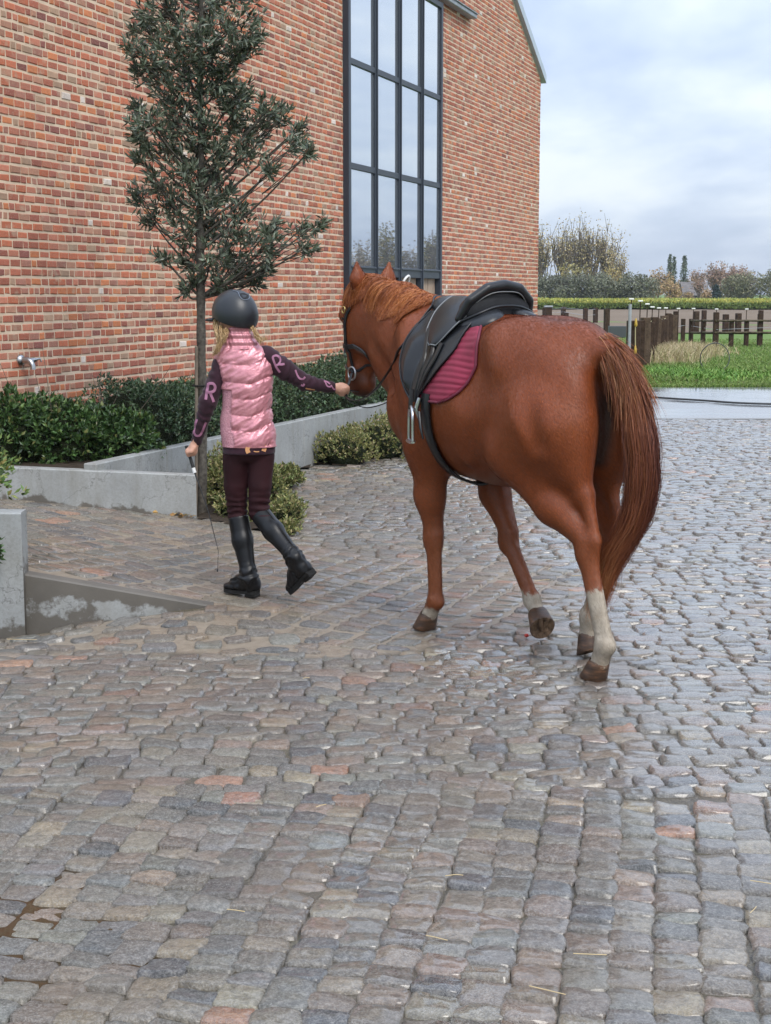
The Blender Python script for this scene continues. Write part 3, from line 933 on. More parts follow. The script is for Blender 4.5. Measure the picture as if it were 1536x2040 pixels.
# roof and rake flashing
M_ROOF = simple('dark_tiles', (.06, .062, .07), 0.6, nscale=12, namt=.3)
M_FLASH = simple('pale_zinc_flashing', (.40, .46, .52), 0.4, 0.5, nscale=4.0, namt=.1)
roof = bpart(empty('roof'))
for sgn in (1, -1):
    s_e = CORNER + .12 if sgn == 1 else lo_s - .12
    zt = lambda s: EAVE + (CORNER - s if sgn == 1 else s - lo_s) * SLOPE
    mb = MB(); V = []
    for o_ in (.02, -16):
        for s_, in ((s_e,), (PEAK,)):
            for dz in (.03, .13): V.append((s_, o_, zt(s_) + dz))
    V = np.array(V) @ WM[:3, :3].T + WM[:3, 3]
    mb.add(V, np.array([(0, 2, 3, 1), (4, 5, 7, 6), (0, 1, 5, 4), (2, 6, 7, 3), (1, 3, 7, 5), (0, 4, 6, 2)])[:, ::sgn])
    bpart(mb.build('roof_slope', M_ROOF), roof)
    mb = MB(); V = []
    for o_ in (.07, -.06):
        for s_ in (s_e + .02 * sgn, PEAK):
            for dz in (-.02, .135): V.append((s_, o_, zt(s_) + dz))
    V = np.array(V) @ WM[:3, :3].T + WM[:3, 3]
    mb.add(V, np.array([(0, 2, 3, 1), (4, 5, 7, 6), (0, 1, 5, 4), (2, 6, 7, 3), (1, 3, 7, 5), (0, 4, 6, 2)])[:, ::sgn])
    bpart(mb.build('rake_flashing', M_FLASH), roof)

# ================================================================== CONCRETE PLANTERS AND RAMP WALLS
def conc_mat(name, dark):
    m, nt, b = mat_new(name); n = N(nt); v = n.pos()
    f = n.noise(v, 3.0, 6.0, 0.62); g = n.noise(v, 90.0, 3.0); pit_ = n.voro(v, 38.0)
    c = n.ramp(f, [(0.3, (.255, .262, .255)), (0.7, (.36, .368, .358))])
    c = n.mix(n.ramp(n.noise(n.map(v, (3, 3, .5)), 3.0, 5.0, .6), [(.46, 0.0), (.72, .75)]), c, (.225, .22, .195))
    c = n.mix(n.ramp(pit_, [(.05, .8), (.10, 0.0)]), c, (.13, .125, .12))
    c = n.mix(n.ramp(n.voro(n.map(v, (1, 1, 1.6)), 5.5), [(.035, .75), (.075, 0.0)]), c, (.09, .085, .08))
    c = n.mix(n.ramp(n.noise(v, 60.0, 4.0, .7), [(.40, .35), (.55, 0.0)]), c, (.20, .195, .18))
    c = n.mix(n.ramp(n.math('ABSOLUTE', n.math('SUBTRACT', n.noise(v, 1.9, 6.0, .62), .5)), [(.0, .65), (.006, 0.0)]), c, (.10, .095, .09))
    if dark:                                   # ragged damp patches, low on the wall and along its top
        dz = n.attr('damp', out='Fac')
        w = n.math('ADD', dz, n.math('MULTIPLY', n.math('SUBTRACT', n.noise(v, 8.0, 5.0, .65), .5), 1.5))
        c = n.mix(n.ramp(w, [(.42, 0.0), (.56, 1.0)]), c, n.ramp(f, [(.3, (.085, .076, .063)), (.7, (.135, .120, .100))]))
    n.set(b.inputs['Base Color'], c); b.inputs['Roughness'].default_value = .62
    n.set(b.inputs['Normal'], n.bump(n.math('ADD', g, n.math('MULTIPLY', f, .6)), .25, .003))
    return m
M_CONC = conc_mat('grey_concrete', False); M_DAMP = conc_mat('damp_concrete', True)
M_SOIL = simple('dark_soil', (.045, .033, .023), .95, .2, nscale=30, namt=.4, bump=.8, bscale=40, bdist=.02)

PB = G(565, 942)                                                  # a point on the foot of the long planter
PM = WM.copy(); PM[:3, 3] = PB
pl = empty('concrete_planter', PB); tag(pl, 'long pale concrete planter running along the brick wall', 'planter')
pinv = Matrix.Translation(-Vector(PB))
def prt(o, parent, inv): o.parent = parent; o.matrix_parent_inverse = inv; return o
js = [-3.33, -2.27, -.97, .50, 1.88, 3.25, 4.6]
for a, b_ in zip(js[:-1], js[1:]):
    mb = MB(); mb.box((a + .004, -.10, -.15), (b_ - .004, 0, .437 + .003 * RNG.random()), M=PM, bev=.007)
    prt(mb.build('panel', M_CONC), pl, pinv)
# soil follows the bed behind, up to the brick wall
mb = MB(); mb.box((-3.33, -1.16, -.1), (4.58, -.10, .385), M=PM); mb.box((-3.9, 10.35, -.1), (-2.0, 11.9, .378)); prt(mb.build('soil', M_SOIL), pl, pinv)
mb = MB(); mb.box((4.6, -1.16, -.15), (4.70, 0, .437), M=PM, bev=.006); prt(mb.build('panel', M_CONC), pl, pinv)

def slab_wall(name, p0, p1, z0, z1, thick, mat, label, cat, damp=None, nseg=24, top_front=None):
    """upright concrete wall from p0 to p1 (plan), given bottom and top heights at each end"""
    p0 = np.array(p0, float); p1 = np.array(p1, float); d = unit(p1 - p0); nn = np.array([d[1], -d[0]])
    rows_ = 8; V = []; dm = []
    ts = np.linspace(0, 1, nseg + 1); b = .008
    prof = []                                                     # (outward, height fraction, absolute dz)
    for i in range(rows_ + 1): prof.append((0, i / rows_, -b if i == rows_ else 0))
    prof += [(-b, 1, 0), (-thick + b, 1, 0), (-thick, 1, -b), (-thick, 0, 0)]
    for t in ts:
        for (o_, hf, dz) in prof:
            zb = z0[0] + (z0[1] - z0[0]) * t; zt = z1[0] + (z1[1] - z1[0]) * t
            q = p0 + (p1 - p0) * t + nn * o_
            zz = zb + (zt - zb) * hf + dz
            V.append((q[0], q[1], zz)); dm.append(damp(t, zz, zt) if damp else 0)
    m = len(prof); F = []
    for i in range(nseg):
        for j in range(m): F.append((i * m + j, (i + 1) * m + j, (i + 1) * m + (j + 1) % m, i * m + (j + 1) % m))
    o = mesh_obj(name, V, [np.array(F), ], mat, attrs={'damp': dm})
    caps = MB()
    me_v = np.array(V)
    bm = __import__('bmesh').new(); bm.from_mesh(o.data); bm.verts.ensure_lookup_table()
    bm.faces.new([bm.verts[j] for j in range(m)]); bm.faces.new([bm.verts[nseg * m + j] for j in reversed(range(m))])
    bm.normal_update(); bm.to_mesh(o.data); bm.free()
    return tag(o, label, cat)
# wall behind the ramp
bw = G(392, 1030, .05)
slab_wall('ramp_wall', (-3.55, 9.93), (bw[0], bw[1]), (.0, -.1), (.50, .345), .11, M_DAMP, 'pale concrete wall along the back of the ramp, cracked and spotted', 'wall', lambda t, z, zt: max(.52 - (z - (.05 + .135 * 2.23 * (1 - t))) * 6.0, .0))
# low wedge wall holding the front of the ramp
def dampf(t, z, zt):
    h = (zt - z)
    return max(0.72 - h * 9, 0) + max(.62 - abs(z + .07) * 7.0, 0) + .25 * (1 - t) * (t < .5) + .30
slab_wall('ramp_edge_wall', (-1.80, 7.30), (-.86, 7.37), (-.25, -.1), (.232, .052), .10, M_DAMP, 'low wedge shaped concrete wall with damp stains at the ramp edge', 'wall', dampf)
# end wall of the left bed
def dampf2(t, z, zt): return max(.75 - (z + .06) * 5.0, 0)
slab_wall('bed_wall', (-3.6, 7.20), (-1.775, 7.255), (-.25, -.25), (.545, .54), .13, M_DAMP, 'upright concrete wall of the left planting bed, damp at its foot', 'wall', dampf2)

# ---- outdoor tap on the bricks
M_CHROME = simple('brushed_chrome', (.40, .41, .42), .35, metal=1.0)
tap = empty('wall_tap', W(-.175, 0, 1.09)); tag(tap, 'chrome outdoor tap on the brick wall above the shrubs', 'tap')
tinv = Matrix.Translation(-Vector(W(-.175, 0, 1.09)))
ts_, tz_ = -.175, 1.09
mb = MB(); mb.tube([W(ts_, 0, tz_), W(ts_, .02, tz_), W(ts_, .03, tz_)], [.045, .042, .03], 16); prt(mb.build('rosette', M_CHROME, None, True), tap, tinv)
mb = MB(); mb.tube([W(ts_, .02, tz_), W(ts_, .075, tz_), W(ts_, .095, tz_ - .01), W(ts_, .11, tz_ - .04), W(ts_, .112, tz_ - .07)], [.026, .024, .022, .02, .021], 12)
mb.tube([W(ts_ + .0, .075, tz_), W(ts_ + .07, .085, tz_ - .0)], [.017, .02], 10); prt(mb.build('spout', M_CHROME, None, True), tap, tinv)
mb = MB(); mb.tube([W(ts_ + .05, .09, tz_ + .0), W(ts_ + .09, .12, tz_ + .01), W(ts_ + .10, .125, tz_ - .015)], [.012, .008, .006], 8); prt(mb.build('lever', M_CHROME, None, True), tap, tinv)

# ================================================================== HORSE
HD = np.array([.90, 6.27]); HPHI = R_(35)
horse = empty('horse', (HD[0], HD[1], 0), HPHI + math.pi / 2)
tag(horse, 'chestnut horse with white hind socks walking away over the cobbles, saddled', 'horse')
_hh = np.array([-math.sin(HPHI), math.cos(HPHI)]); _hl = np.array([-math.cos(HPHI), -math.sin(HPHI)])
def HW(p):
    p = np.asarray(p, float)
    return np.concatenate([HD + p[..., :1] * _hh + p[..., 1:2] * _hl, p[..., 2:3]], -1)
def HL_(q):
    q = np.asarray(q, float); d = q[..., :2] - HD
    return np.stack([d @ _hh, d @ _hl, q[..., 2]], -1)
def ry(a):                                                       # columns: own axes of an ellipsoid tilted about y
    c, s = math.cos(a), math.sin(a); return np.array([[c, 0, s], [0, 1, 0], [-s, 0, c]])
def rx(a):
    c, s = math.cos(a), math.sin(a); return np.array([[1, 0, 0], [0, c, -s], [0, s, c]])
hf = Field((-.24, -.40, -.02), (2.02, .40, 1.83), .0105)
# barrel, chest, back
hf.ell((.66, 0, 1.105), (.50, .32, .365), .0)
hf.ell((.98, 0, 1.13), (.34, .265, .36), .10)
hf.ell((.60, 0, 1.36), (.46, .20, .13), .10)
hf.cone((.86, 0, 1.44), (1.13, 0, 1.475), .085, .065, .10)
for s in (1, -1):
    hf.ell((1.06, .145 * s, 1.16), (.13, .105, .34), .08, ry(.38))        # shoulder
    hf.ell((1.20, .12 * s, 1.05), (.11, .10, .15), .07)                    # point of shoulder
    hf.ell((1.00, .16 * s, .93), (.12, .095, .16), .07)                    # triceps
    # hindquarters
    hf.ell((.30, .105 * s, 1.252), (.30, .165, .236), .09, ry(-.24))       # croup and hip
    hf.ell((.115, .118 * s, 1.05), (.165, .138, .285), .07)                  # buttock
    hf.ell((.25, .158 * s, 1.03), (.20, .135, .26), .08, ry(.25))          # thigh
    hf.cone((.44, .185 * s, 1.385), (.36, .22 * s, 1.30), .05, .05, .10)    # hip bone
hf.ell((1.12, 0, .96), (.15, .16, .18), .08)                               # breast
hf.ell((.42, 0, 1.08), (.26, .265, .285), .08)                             # flank
hf.cone((.14, 0, 1.375), (-.03, 0, 1.362), .085, .05, .11)                 # dock
# neck, with crest and windpipe
hf.cone((1.05, 0, 1.19), (1.36, 0, 1.33), .30, .235, .09, (1, .66, 1))
hf.cone((1.36, 0, 1.33), (1.64, 0, 1.50), .235, .155, .05, (1, .64, 1))
hf.cone((1.10, 0, 1.475), (1.40, 0, 1.565), .055, .05, .07)
hf.cone((1.40, 0, 1.565), (1.68, 0, 1.625), .05, .04, .06)
hf.cone((1.19, 0, 1.05), (1.50, 0, 1.30), .11, .08, .07)
# head
HP = np.array([1.69, 0, 1.615]); hdn = unit(np.array([.17, 0, -.985])); hfn = np.array([-hdn[2], 0, hdn[0]])
def hd(t, f, y=0.0): return HP + hdn * (t * .925 if t > 0 else t) + hfn * f + np.array([0, y * 1.07, 0])
hrot = np.column_stack([hfn, [0, 1, 0], -hdn])
hf.ell(hd(.07, .02), (.105, .10, .105), .05, hrot)
hf.cone(hd(.08, .045), hd(.30, .055), .10, .078, .05, (1, .94, 1))
hf.cone(hd(.28, .055), hd(.48, .045), .076, .062, .04, (1, .90, 1))
for s in (1, -1):
    hf.ell(hd(.20, -.065, .052 * s), (.135, .055, .135), .035, hrot)         # jowl
    hf.cone(hd(.13, .06, .085 * s), hd(.32, .03, .074 * s), .030, .018, .03)  # cheek ridge
    hf.ell(hd(.155, .08, .095 * s), (.034, .024, .032), .015, hrot)         # brow
hf.cone(hd(.24, -.11), hd(.45, -.02), .055, .045, .04, (1, .85, 1))
hf.ell(hd(.50, .025), (.078, .07, .08), .04, hrot)                        # muzzle
hf.ell(hd(.55, .0), (.056, .056, .038), .03, hrot)
hf.ell(hd(.515, -.045), (.04, .042, .04), .03, hrot)                       # chin
for s in (1, -1):
    hf.ell(hd(.505, .066, .045 * s), (.022, .016, .028), .015, hrot)
    hf.ell(hd(.505, .076, .058 * s), (.012, .014, .018), .01, hrot, sub=True)
    hf.cone(hd(.22, .0, .118 * s), hd(.42, .01, .092 * s), .008, .008, .02, sub=True)
    # ears
    e0, e1, e2 = hd(.015, -.005, .062 * s), hd(-.055, .0, .086 * s), hd(-.150, .012, .094 * s)
    hf.cone(e0, e1, .036, .046, .02, (.62, 1, 1)); hf.cone(e1, e2, .046, .007, .010, (.62, 1, 1))
    hf.cone(hd(-.04, .047, .086 * s), hd(-.11, .05, .098 * s), .026, .012, .01, sub=True)
# legs
def hindleg(s, K, F, C, thigh0=(.18, .15, 1.05), st=(.33, .175, .93)):
    S = np.array(st) * (1, s, 1); K = np.array(K); F = np.array(F); C = np.array(C); T = np.array(thigh0) * (1, s, 1)
    hf.cone(T, S, .19, .125, .06)
    hf.cone(S, S * .45 + K * .55 + np.array([.0, 0, .0]), .125, .082, .05)
    hf.cone(S * .45 + K * .55, K + (.012, 0, .06), .080, .050, .04)
    hf.cone(T + np.array([-.09, -.01 * s, -.02]), K + (.03, 0, .24), .12, .045, .06)
    hf.cone(K + (.012, 0, .24), K + (-.052, 0, .055), .036, .022, .03)
    hf.ell(K + (.0, 0, .01), (.052, .044, .075), .03)
    hf.cone(K + (-.05, 0, .055), K + (-.035, 0, -.06), .025, .022, .025)
    ax = unit(F - K); bk = np.array([-1, 0, 0]) - ax * (-ax[0]); bk = unit(bk)
    hf.cone(K, F, .040, .033, .03)
    hf.cone(K + bk * .036 - np.array([0, 0, .03]), F + bk * .03, .018, .019, .012)
    hf.ell(F, (.042, .039, .047), .022); hf.ell(F + bk * .026 + ax * .008, (.026, .028, .03), .015)
    hf.cone(F, C, .035, .040, .02)
HLK, HLF, HLC = (-.035, .10, .53), (-.155, .10, .155), (-.125, .10, .075)
HRK, HRF, HRC = (.065, -.125, .545), (.185, -.125, .19), (.19, -.125, .105)
hindleg(1, HLK, HLF, HLC)
hindleg(-1, HRK, HRF, HRC)
def foreleg(E, Kn, F, C, fold):
    E, Kn, F, C = map(np.array, (E, Kn, F, C))
    m = E * .55 + Kn * .45
    hf.cone(E + (-.02, 0, .06), m, .105, .072, .06, (1, .85, 1)); hf.cone(m, Kn + (0, 0, .05), .070, .046, .04)
    hf.cone(E + (-.05, 0, .04), m + (-.025, 0, -.03), .07, .04, .04)
    ax = unit(F - Kn); fw = np.array([1, 0, 0]) - ax * ax[0]; fw = unit(fw)
    hf.ell(Kn + fw * .006, (.047, .045, .065), .03); hf.cone(Kn - fw * .035 + (0, 0, .02), Kn - fw * .03 - (0, 0, .03), .02, .02, .02)
    hf.cone(Kn, F, .037, .031, .03); hf.cone(Kn - fw * .030 + ax * .05, F - fw * .026, .017, .019, .012)
    hf.ell(F, (.039, .037, .043), .02); hf.ell(F - fw * .024 + ax * .008, (.024, .026, .028), .015)
    hf.cone(F, C, .032, .039, .02)
FLK, FLF, FLC = (.995, .125, .455), (.985, .12, .155), (1.035, .12, .075)
FRK, FRF, FRC = (.805, -.175, .44), (.632, -.175, .185), (.585, -.175, .125)
foreleg((1.015, .155, .82), FLK, FLF, FLC, 0)
foreleg((.985, -.165, .83), FRK, FRF, FRC, 1)
# hollows
for s in (1, -1):
    hf.cone((.42, .222 * s, 1.02), (.60, .225 * s, .875), .022, .016, .05)      # fold of the flank
    hf.cone((.30, .245 * s, .98), (.12, .155 * s, .66), .010, .008, .03, sub=True)  # groove down the gaskin
for s in (1, -1):
    hf.ell((.50, .40 * s, 1.27), (.10, .10, .16), .09, sub=True)           # flank hollow
    hf.cone((1.22, .27 * s, 1.36), (1.10, .33 * s, 1.04), .03, .03, .09, sub=True)  # before the shoulder
    hf.cone((.13, .35 * s, 1.32), (.07, .31 * s, .98), .018, .018, .07, sub=True)
    hf.cone((1.50, .17 * s, 1.36), (1.22, .22 * s, 1.16), .02, .03, .06, sub=True)  # jugular groove
hf.cone((-.14, 0, 1.30), (-.10, 0, .86), .03, .04, .055, sub=True)          # between the buttocks
hf.ell((.62, .0, .80), (.25, .03, .05), .06)
hV, hQ = hf.mesh(2)
hV = hV + vnormals(hV, hQ) * (0.0035 * vnoise(hV, 7.0, 2) * smoothstep(.5, .9, hV[:, 2]))[:, None]
HB = bvh(hV, hQ)
hvn = vnormals(hV, hQ)
# white legs, dark skin
def seg_t(p, a, b):
    a = np.array(a); b = np.array(b); d = b - a; t = np.clip(((p - a) @ d) / (d @ d), 0, 1)
    return t, np.linalg.norm(p - a - t[:, None] * d, axis=1)
sock = np.zeros(len(hV)); nz = .03 * vnoise(hV * [1, 1, .5], 34.0, 3)
left, right = hV[:, 1] > 0, hV[:, 1] < 0
back = hV[:, 0] < .40
sock = np.maximum(sock, (left & back) * smoothstep(.005, -.015, hV[:, 2] - .385 + nz + .15 * (hV[:, 0] + .1)))
sock = np.maximum(sock, (right & back) * smoothstep(.005, -.015, hV[:, 2] - .345 + nz))
front = hV[:, 0] > .45
sock = np.maximum(sock, (left & front) * smoothstep(.005, -.012, hV[:, 2] - .115 + nz * .8))
sock = np.maximum(sock, (right & front) * smoothstep(.005, -.012, hV[:, 2] - .225 + nz - .3 * (hV[:, 0] - .63)))
t_, d_ = seg_t(hV, (-.06, 0, 1.32), (.02, 0, .90)); dark = .92 * smoothstep(.075, .02, d_)
t_, d_ = seg_t(hV, hd(.50, 0), hd(.58, 0)); dark = np.maximum(dark, .75 * smoothstep(.10, .05, d_))
for s in (1, -1):
    t_, d_ = seg_t(hV, hd(-.04, .05, .085 * s), hd(-.13, .06, .10 * s)); dark = np.maximum(dark, .5 * smoothstep(.03, .015, d_))

def coat_mat():
    m, nt, b = mat_new('chestnut_coat'); n = N(nt); v = n.obj()
    f = n.noise(v, 3.2, 4.0, .55); h = n.noise(n.map(v, (90, 90, 60)), 1.0, 3.0, .6)
    c = n.ramp(f, [(.28, (.140, .0315, .0085)), (.50, (.205, .0470, .0125)), (.74, (.260, .067, .0185))])
    c = n.mix(n.ramp(n.noise(n.map(v, (140, 140, 70)), 1.0, 3.0), [(.35, .30), (.65, 0.0)]), c, (.07, .017, .007))
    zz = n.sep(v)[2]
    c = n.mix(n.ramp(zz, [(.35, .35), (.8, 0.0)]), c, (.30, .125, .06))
    w = n.ramp(n.noise(v, 18.0, 4.0), [(.3, (.30, .24, .175)), (.7, (.52, .45, .36))])
    c = n.mix(n.attr('sock', out='Fac'), c, w)
    c = n.mix(n.attr('dark', out='Fac'), c, (.018, .011, .009))
    n.set(b.inputs['Base Color'], c)
    n.set(b.inputs['Roughness'], n.ramp(f, [(.3, .48), (.7, .39)]))
    b.inputs['Specular IOR Level'].default_value = .38
    b.inputs['Sheen Weight'].default_value = .0; b.inputs['Sheen Roughness'].default_value = .4
    b.inputs['Sheen Tint'].default_value = (1, .6, .4, 1)
    b.inputs['Anisotropic'].default_value = .35
    hb = n.math('ADD', h, n.math('MULTIPLY', n.noise(v, 14.0, 4.0, .6), .8))
    n.set(b.inputs['Normal'], n.bump(hb, .16, .006))
    return m
M_COAT = coat_mat()
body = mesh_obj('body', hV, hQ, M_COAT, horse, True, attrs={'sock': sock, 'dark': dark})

# hooves
def hoof_mat():
    m, nt, b = mat_new('hoof_horn'); n = N(nt); v = n.obj()
    f = n.noise(n.map(v, (14, 14, 60)), 1.0, 4.0, .6)
    n.set(b.inputs['Base Color'], n.ramp(f, [(.3, (.028, .015, .009)), (.55, (.075, .038, .020)), (.8, (.22, .10, .045))]))
    b.inputs['Roughness'].default_value = .5
    n.set(b.inputs['Normal'], n.bump(f, .5, .004)); return m
M_HOOF = hoof_mat()
M_SOLE = simple('muddy_sole', (.15, .095, .058), .8, .3, nscale=40, namt=.5, bump=1.0, bscale=60, bdist=.01)
def hoof(C, toe, down, size=1.0):
    """C coronet centre; toe: direction of the toe; down: direction from coronet to ground"""
    C = np.array(C, float); dn = unit(down); fw = unit(np.array(toe) - dn * (np.array(toe) @ dn)); sd = np.cross(dn, fw)
    n_ = 28; a = np.linspace(0, 2 * math.pi, n_, endpoint=False); V = []
    prof = [(-.012, .040, .040, .0), (.0, .047, .046, .0), (.02, .051, .049, .006), (.05, .057, .054, .016), (.068, .061, .058, .022), (.072, .058, .055, .022)]
    for (d, rf, rs, sh) in prof:
        for t in a:
            ct, st_ = math.cos(t), math.sin(t)
            rr = rf * (1.05 if ct > 0 else .82)
            dz = d - (.012 if ct < -.3 and d > 0.01 else 0) * 0
            V.append(C + fw * (rr * ct + sh) * size + sd * rs * st_ * size + dn * dz * size)
    m = len(prof); F = [(i * n_ + j, i * n_ + (j + 1) % n_, (i + 1) * n_ + (j + 1) % n_, (i + 1) * n_ + j) for i in range(m - 1) for j in range(n_)]
    o = mesh_obj('hoof', V, np.array(F), M_HOOF, horse, True)
    # sole: concave, with the V of the frog
    V2 = []; F2 = []
    rings = [(1.0, .0722), (.88, .0705), (.6, .066), (.3, .065)]
    for (k, d) in rings:
        for t in a:
            ct, st_ = math.cos(t), math.sin(t); rr = .058 * (1.05 if ct > 0 else .82)
            V2.append(C + fw * (rr * ct * k + .022) * size + sd * .055 * st_ * k * size + dn * d * size)
    V2.append(C + fw * .022 * size + dn * .066 * size)
    for i in range(3):
        for j in range(n_): F2.append((i * n_ + j, i * n_ + (j + 1) % n_, (i + 1) * n_ + (j + 1) % n_, (i + 1) * n_ + j))
    T2 = [(3 * n_ + j, 3 * n_ + (j + 1) % n_, 4 * n_) for j in range(n_)]
    s_ = mesh_obj('sole', V2, [np.array(F2), np.array(T2)], M_SOLE, o, True)
    fr = MB()
    for sg in (1, -1):
        fr.tube([C + (fw * (-.022) + sd * .018 * sg + dn * .066) * size, C + (fw * .015 + sd * .010 * sg + dn * .068) * size, C + (fw * .048 + dn * .066) * size], [.010 * size, .011 * size, .005 * size], 6)
    fr.build('frog', M_SOLE, o, True)
    return o
hoof(HLC, (1, 0, -.05), (.10, 0, -1), 1.02)
hoof(HRC, (.62, 0, -.78), (-.45, 0, -.9), .98)
hoof(FLC, (1, 0.1, -.05), (.10, 0, -1), 1.0)
hoof(FRC, (.15, 0, -1), (-.88, .30, -.34), 1.06)
# eyes
M_EYE = simple('dark_eye', (.012, .007, .005), .06, .6)
for s in (1, -1):
    u = np.linspace(0, math.pi, 9); w = np.linspace(0, 2 * math.pi, 14, endpoint=False)
    c = hd(.165, .06, .099 * s)
    V = [c + .019 * np.array([math.sin(i) * math.cos(j), math.sin(i) * math.sin(j), math.cos(i)]) for i in u for j in w]
    F = [(i * 14 + j, i * 14 + (j + 1) % 14, (i + 1) * 14 + (j + 1) % 14, (i + 1) * 14 + j) for i in range(8) for j in range(14)]
    mesh_obj('eye', V, np.array(F), M_EYE, horse, True)

# ---- hair
def hair_mat(name, stops, rough=.4):
    m, nt, b = mat_new(name); n = N(nt)
    n.set(b.inputs['Base Color'], n.ramp(n.attr('shade', out='Fac'), stops)); b.inputs['Roughness'].default_value = rough
    b.inputs['Specular IOR Level'].default_value = .4
    return m
M_TAIL = hair_mat('tail_hair', [(0.0, (.035, .012, .011)), (.30, (.085, .024, .017)), (.55, (.18, .052, .023)), (.78, (.31, .105, .038)), (1.0, (.46, .22, .095))], .42)
M_MANE = hair_mat('mane_hair', [(0.0, (.12, .032, .012)), (.4, (.26, .072, .021)), (.75, (.42, .14, .042)), (1.0, (.54, .23, .08))], .42)
def strands(name, paths, width, shade, mat, parent):
    """paths (n,k,3): flat tapered hair ribbons, each with a raised middle"""
    n_, k, _ = paths.shape
    t = np.gradient(paths, axis=1); t = unit(t)
    ref = unit(RNG.normal(size=(n_, 1, 3))); sd = unit(np.cross(t, ref)); up = np.cross(sd, t)
    w = np.broadcast_to(width, (n_, k))[..., None] * .5
    V = np.stack([paths - sd * w, paths + up * w * .7, paths + sd * w], 2).reshape(-1, 3)
    i = np.arange(n_)[:, None, None]; j = np.arange(k - 1)[None, :, None]; q = np.arange(2)[None, None]
    b0 = i * k * 3 + j * 3 + q
    F = np.stack([b0, b0 + 1, b0 + 4, b0 + 3], -1).reshape(-1, 4)
    sh = np.repeat(np.clip(shade, 0, 1).reshape(-1), 3)
    return mesh_obj(name, V, F, mat, parent, True, attrs={'shade': sh})
def blend(a, b, t): return a * (1 - t) + b * t
def catm(ctrl, ts):
    """ctrl (n,m,3) -> (n,len(ts),3)"""
    m = ctrl.shape[1] - 1
    p = np.concatenate([2 * ctrl[:, :1] - ctrl[:, 1:2], ctrl, 2 * ctrl[:, -1:] - ctrl[:, -2:-1]], 1)
    x = np.asarray(ts) * m; i = np.minimum(x.astype(int), m - 1); f = (x - i)[None, :, None]
    a, b_, c, d = p[:, i], p[:, i + 1], p[:, i + 2], p[:, i + 3]
    return .5 * (2 * b_ + (c - a) * f + (2 * a - 5 * b_ + 4 * c - d) * f ** 2 + (-a + 3 * b_ - 3 * c + d) * f ** 3)
# short coat hair lying along the body
def coat_hair(n_=170000):
    tri = np.vstack([hQ[:, [0, 1, 2]], hQ[:, [0, 2, 3]]])
    a, b, c = hV[tri[:, 0]], hV[tri[:, 1]], hV[tri[:, 2]]
    ar = np.linalg.norm(np.cross(b - a, c - a), axis=1); ti = RNG.choice(len(tri), n_, p=ar / ar.sum())
    u = np.sqrt(RNG.random((n_, 1))); w = RNG.random((n_, 1))
    k0, k1, k2 = 1 - u, u * (1 - w), u * w
    p = a[ti] * k0 + b[ti] * k1 + c[ti] * k2
    def at(f): return f[tri[ti, 0]] * k0[:, 0] + f[tri[ti, 1]] * k1[:, 0] + f[tri[ti, 2]] * k2[:, 0]
    n = unit(np.stack([at(hvn[:, i_]) for i_ in range(3)], 1)); sk_, dk_ = at(sock), at(dark)
    flow = np.column_stack([-.75 + .25 * vnoise(p, 2.2), .25 * vnoise(p + 7, 2.2) - .2 * p[:, 1], np.full(n_, -.65) + .3 * vnoise(p + 3, 2.2)])
    flow = flow + RNG.normal(0, .10, (n_, 3)); flow = unit(flow - n * (flow * n).sum(1, keepdims=True))
    L = RNG.uniform(.008, .017, n_)[:, None]; sd = unit(np.cross(flow, n)) * .0008
    t = p + flow * L + n * RNG.uniform(.0006, .0028, (n_, 1)); m = p + flow * L * .5 + n * .0012
    V = np.stack([p - sd, p + sd, m + sd * .9, m - sd * .9, t], 1).reshape(-1, 3); k = np.arange(n_)[:, None] * 5
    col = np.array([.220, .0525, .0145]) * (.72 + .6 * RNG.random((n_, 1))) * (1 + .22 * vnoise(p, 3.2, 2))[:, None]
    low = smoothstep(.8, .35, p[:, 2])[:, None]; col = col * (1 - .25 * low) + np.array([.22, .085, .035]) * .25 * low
    col = np.where(sk_[:, None] > RNG.uniform(.25, .75, (n_, 1)), np.array([.42, .355, .275]) * RNG.uniform(.7, 1.2, (n_, 1)), col)
    col = col * (1 - .92 * np.clip(dk_, 0, 1))[:, None]
    m_, nt, b_ = mat_new('short_hair'); q = N(nt); q.set(b_.inputs['Base Color'], q.attr('tint')); b_.inputs['Roughness'].default_value = .52; b_.inputs['Specular IOR Level'].default_value = .3
    return tag(mesh_obj('coat_hair', V, [k + np.array([[0, 1, 2, 3]]), k + np.array([[3, 2, 4]])], m_, horse, False, col=np.repeat(np.clip(col, .003, 1), 5, 0)), kind='stuff')
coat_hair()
# tail: in the photo it arcs out to the right of the rump and swings back towards the left hock
def hloc(u, v, y, back=0.0):
    d = _ray(u, v); o = np.array([0, 0, CAM_H]); t = (y - ((o[:2] - HD) @ _hl)) / (d[:2] @ _hl)
    return HL_(o + t * d)
tc = np.array([hloc(1206, 688, -.01), hloc(1236, 722, -.03), hloc(1263, 795, -.06), hloc(1278, 880, -.06), hloc(1281, 960, -.06), hloc(1265, 1035, -.05), hloc(1226, 1105, -.02), hloc(1197, 1170, .01), hloc(1186, 1235, .02)])
tr_ = np.array([.046, .062, .070, .080, .082, .076, .066, .054, .044])
NT = 9500
uvw = RNG.normal(size=(NT, 3)); uvw = unit(uvw) * (RNG.random((NT, 1)) ** .45)
ctrl = tc[None] + uvw[:, None, :] * tr_[None, :, None] * np.array([.8, .8, .28])[None, None]
ctrl = ctrl + RNG.normal(0, .009, ctrl.shape) * np.linspace(.3, 1.8, 9)[None, :, None]
clump = vnoise(np.repeat(uvw[:, None] * 2.6, 9, 1) + np.arange(9)[None, :, None] * .22, 1.0)
ctrl = ctrl + unit(uvw)[:, None] * (clump * .012)[..., None]
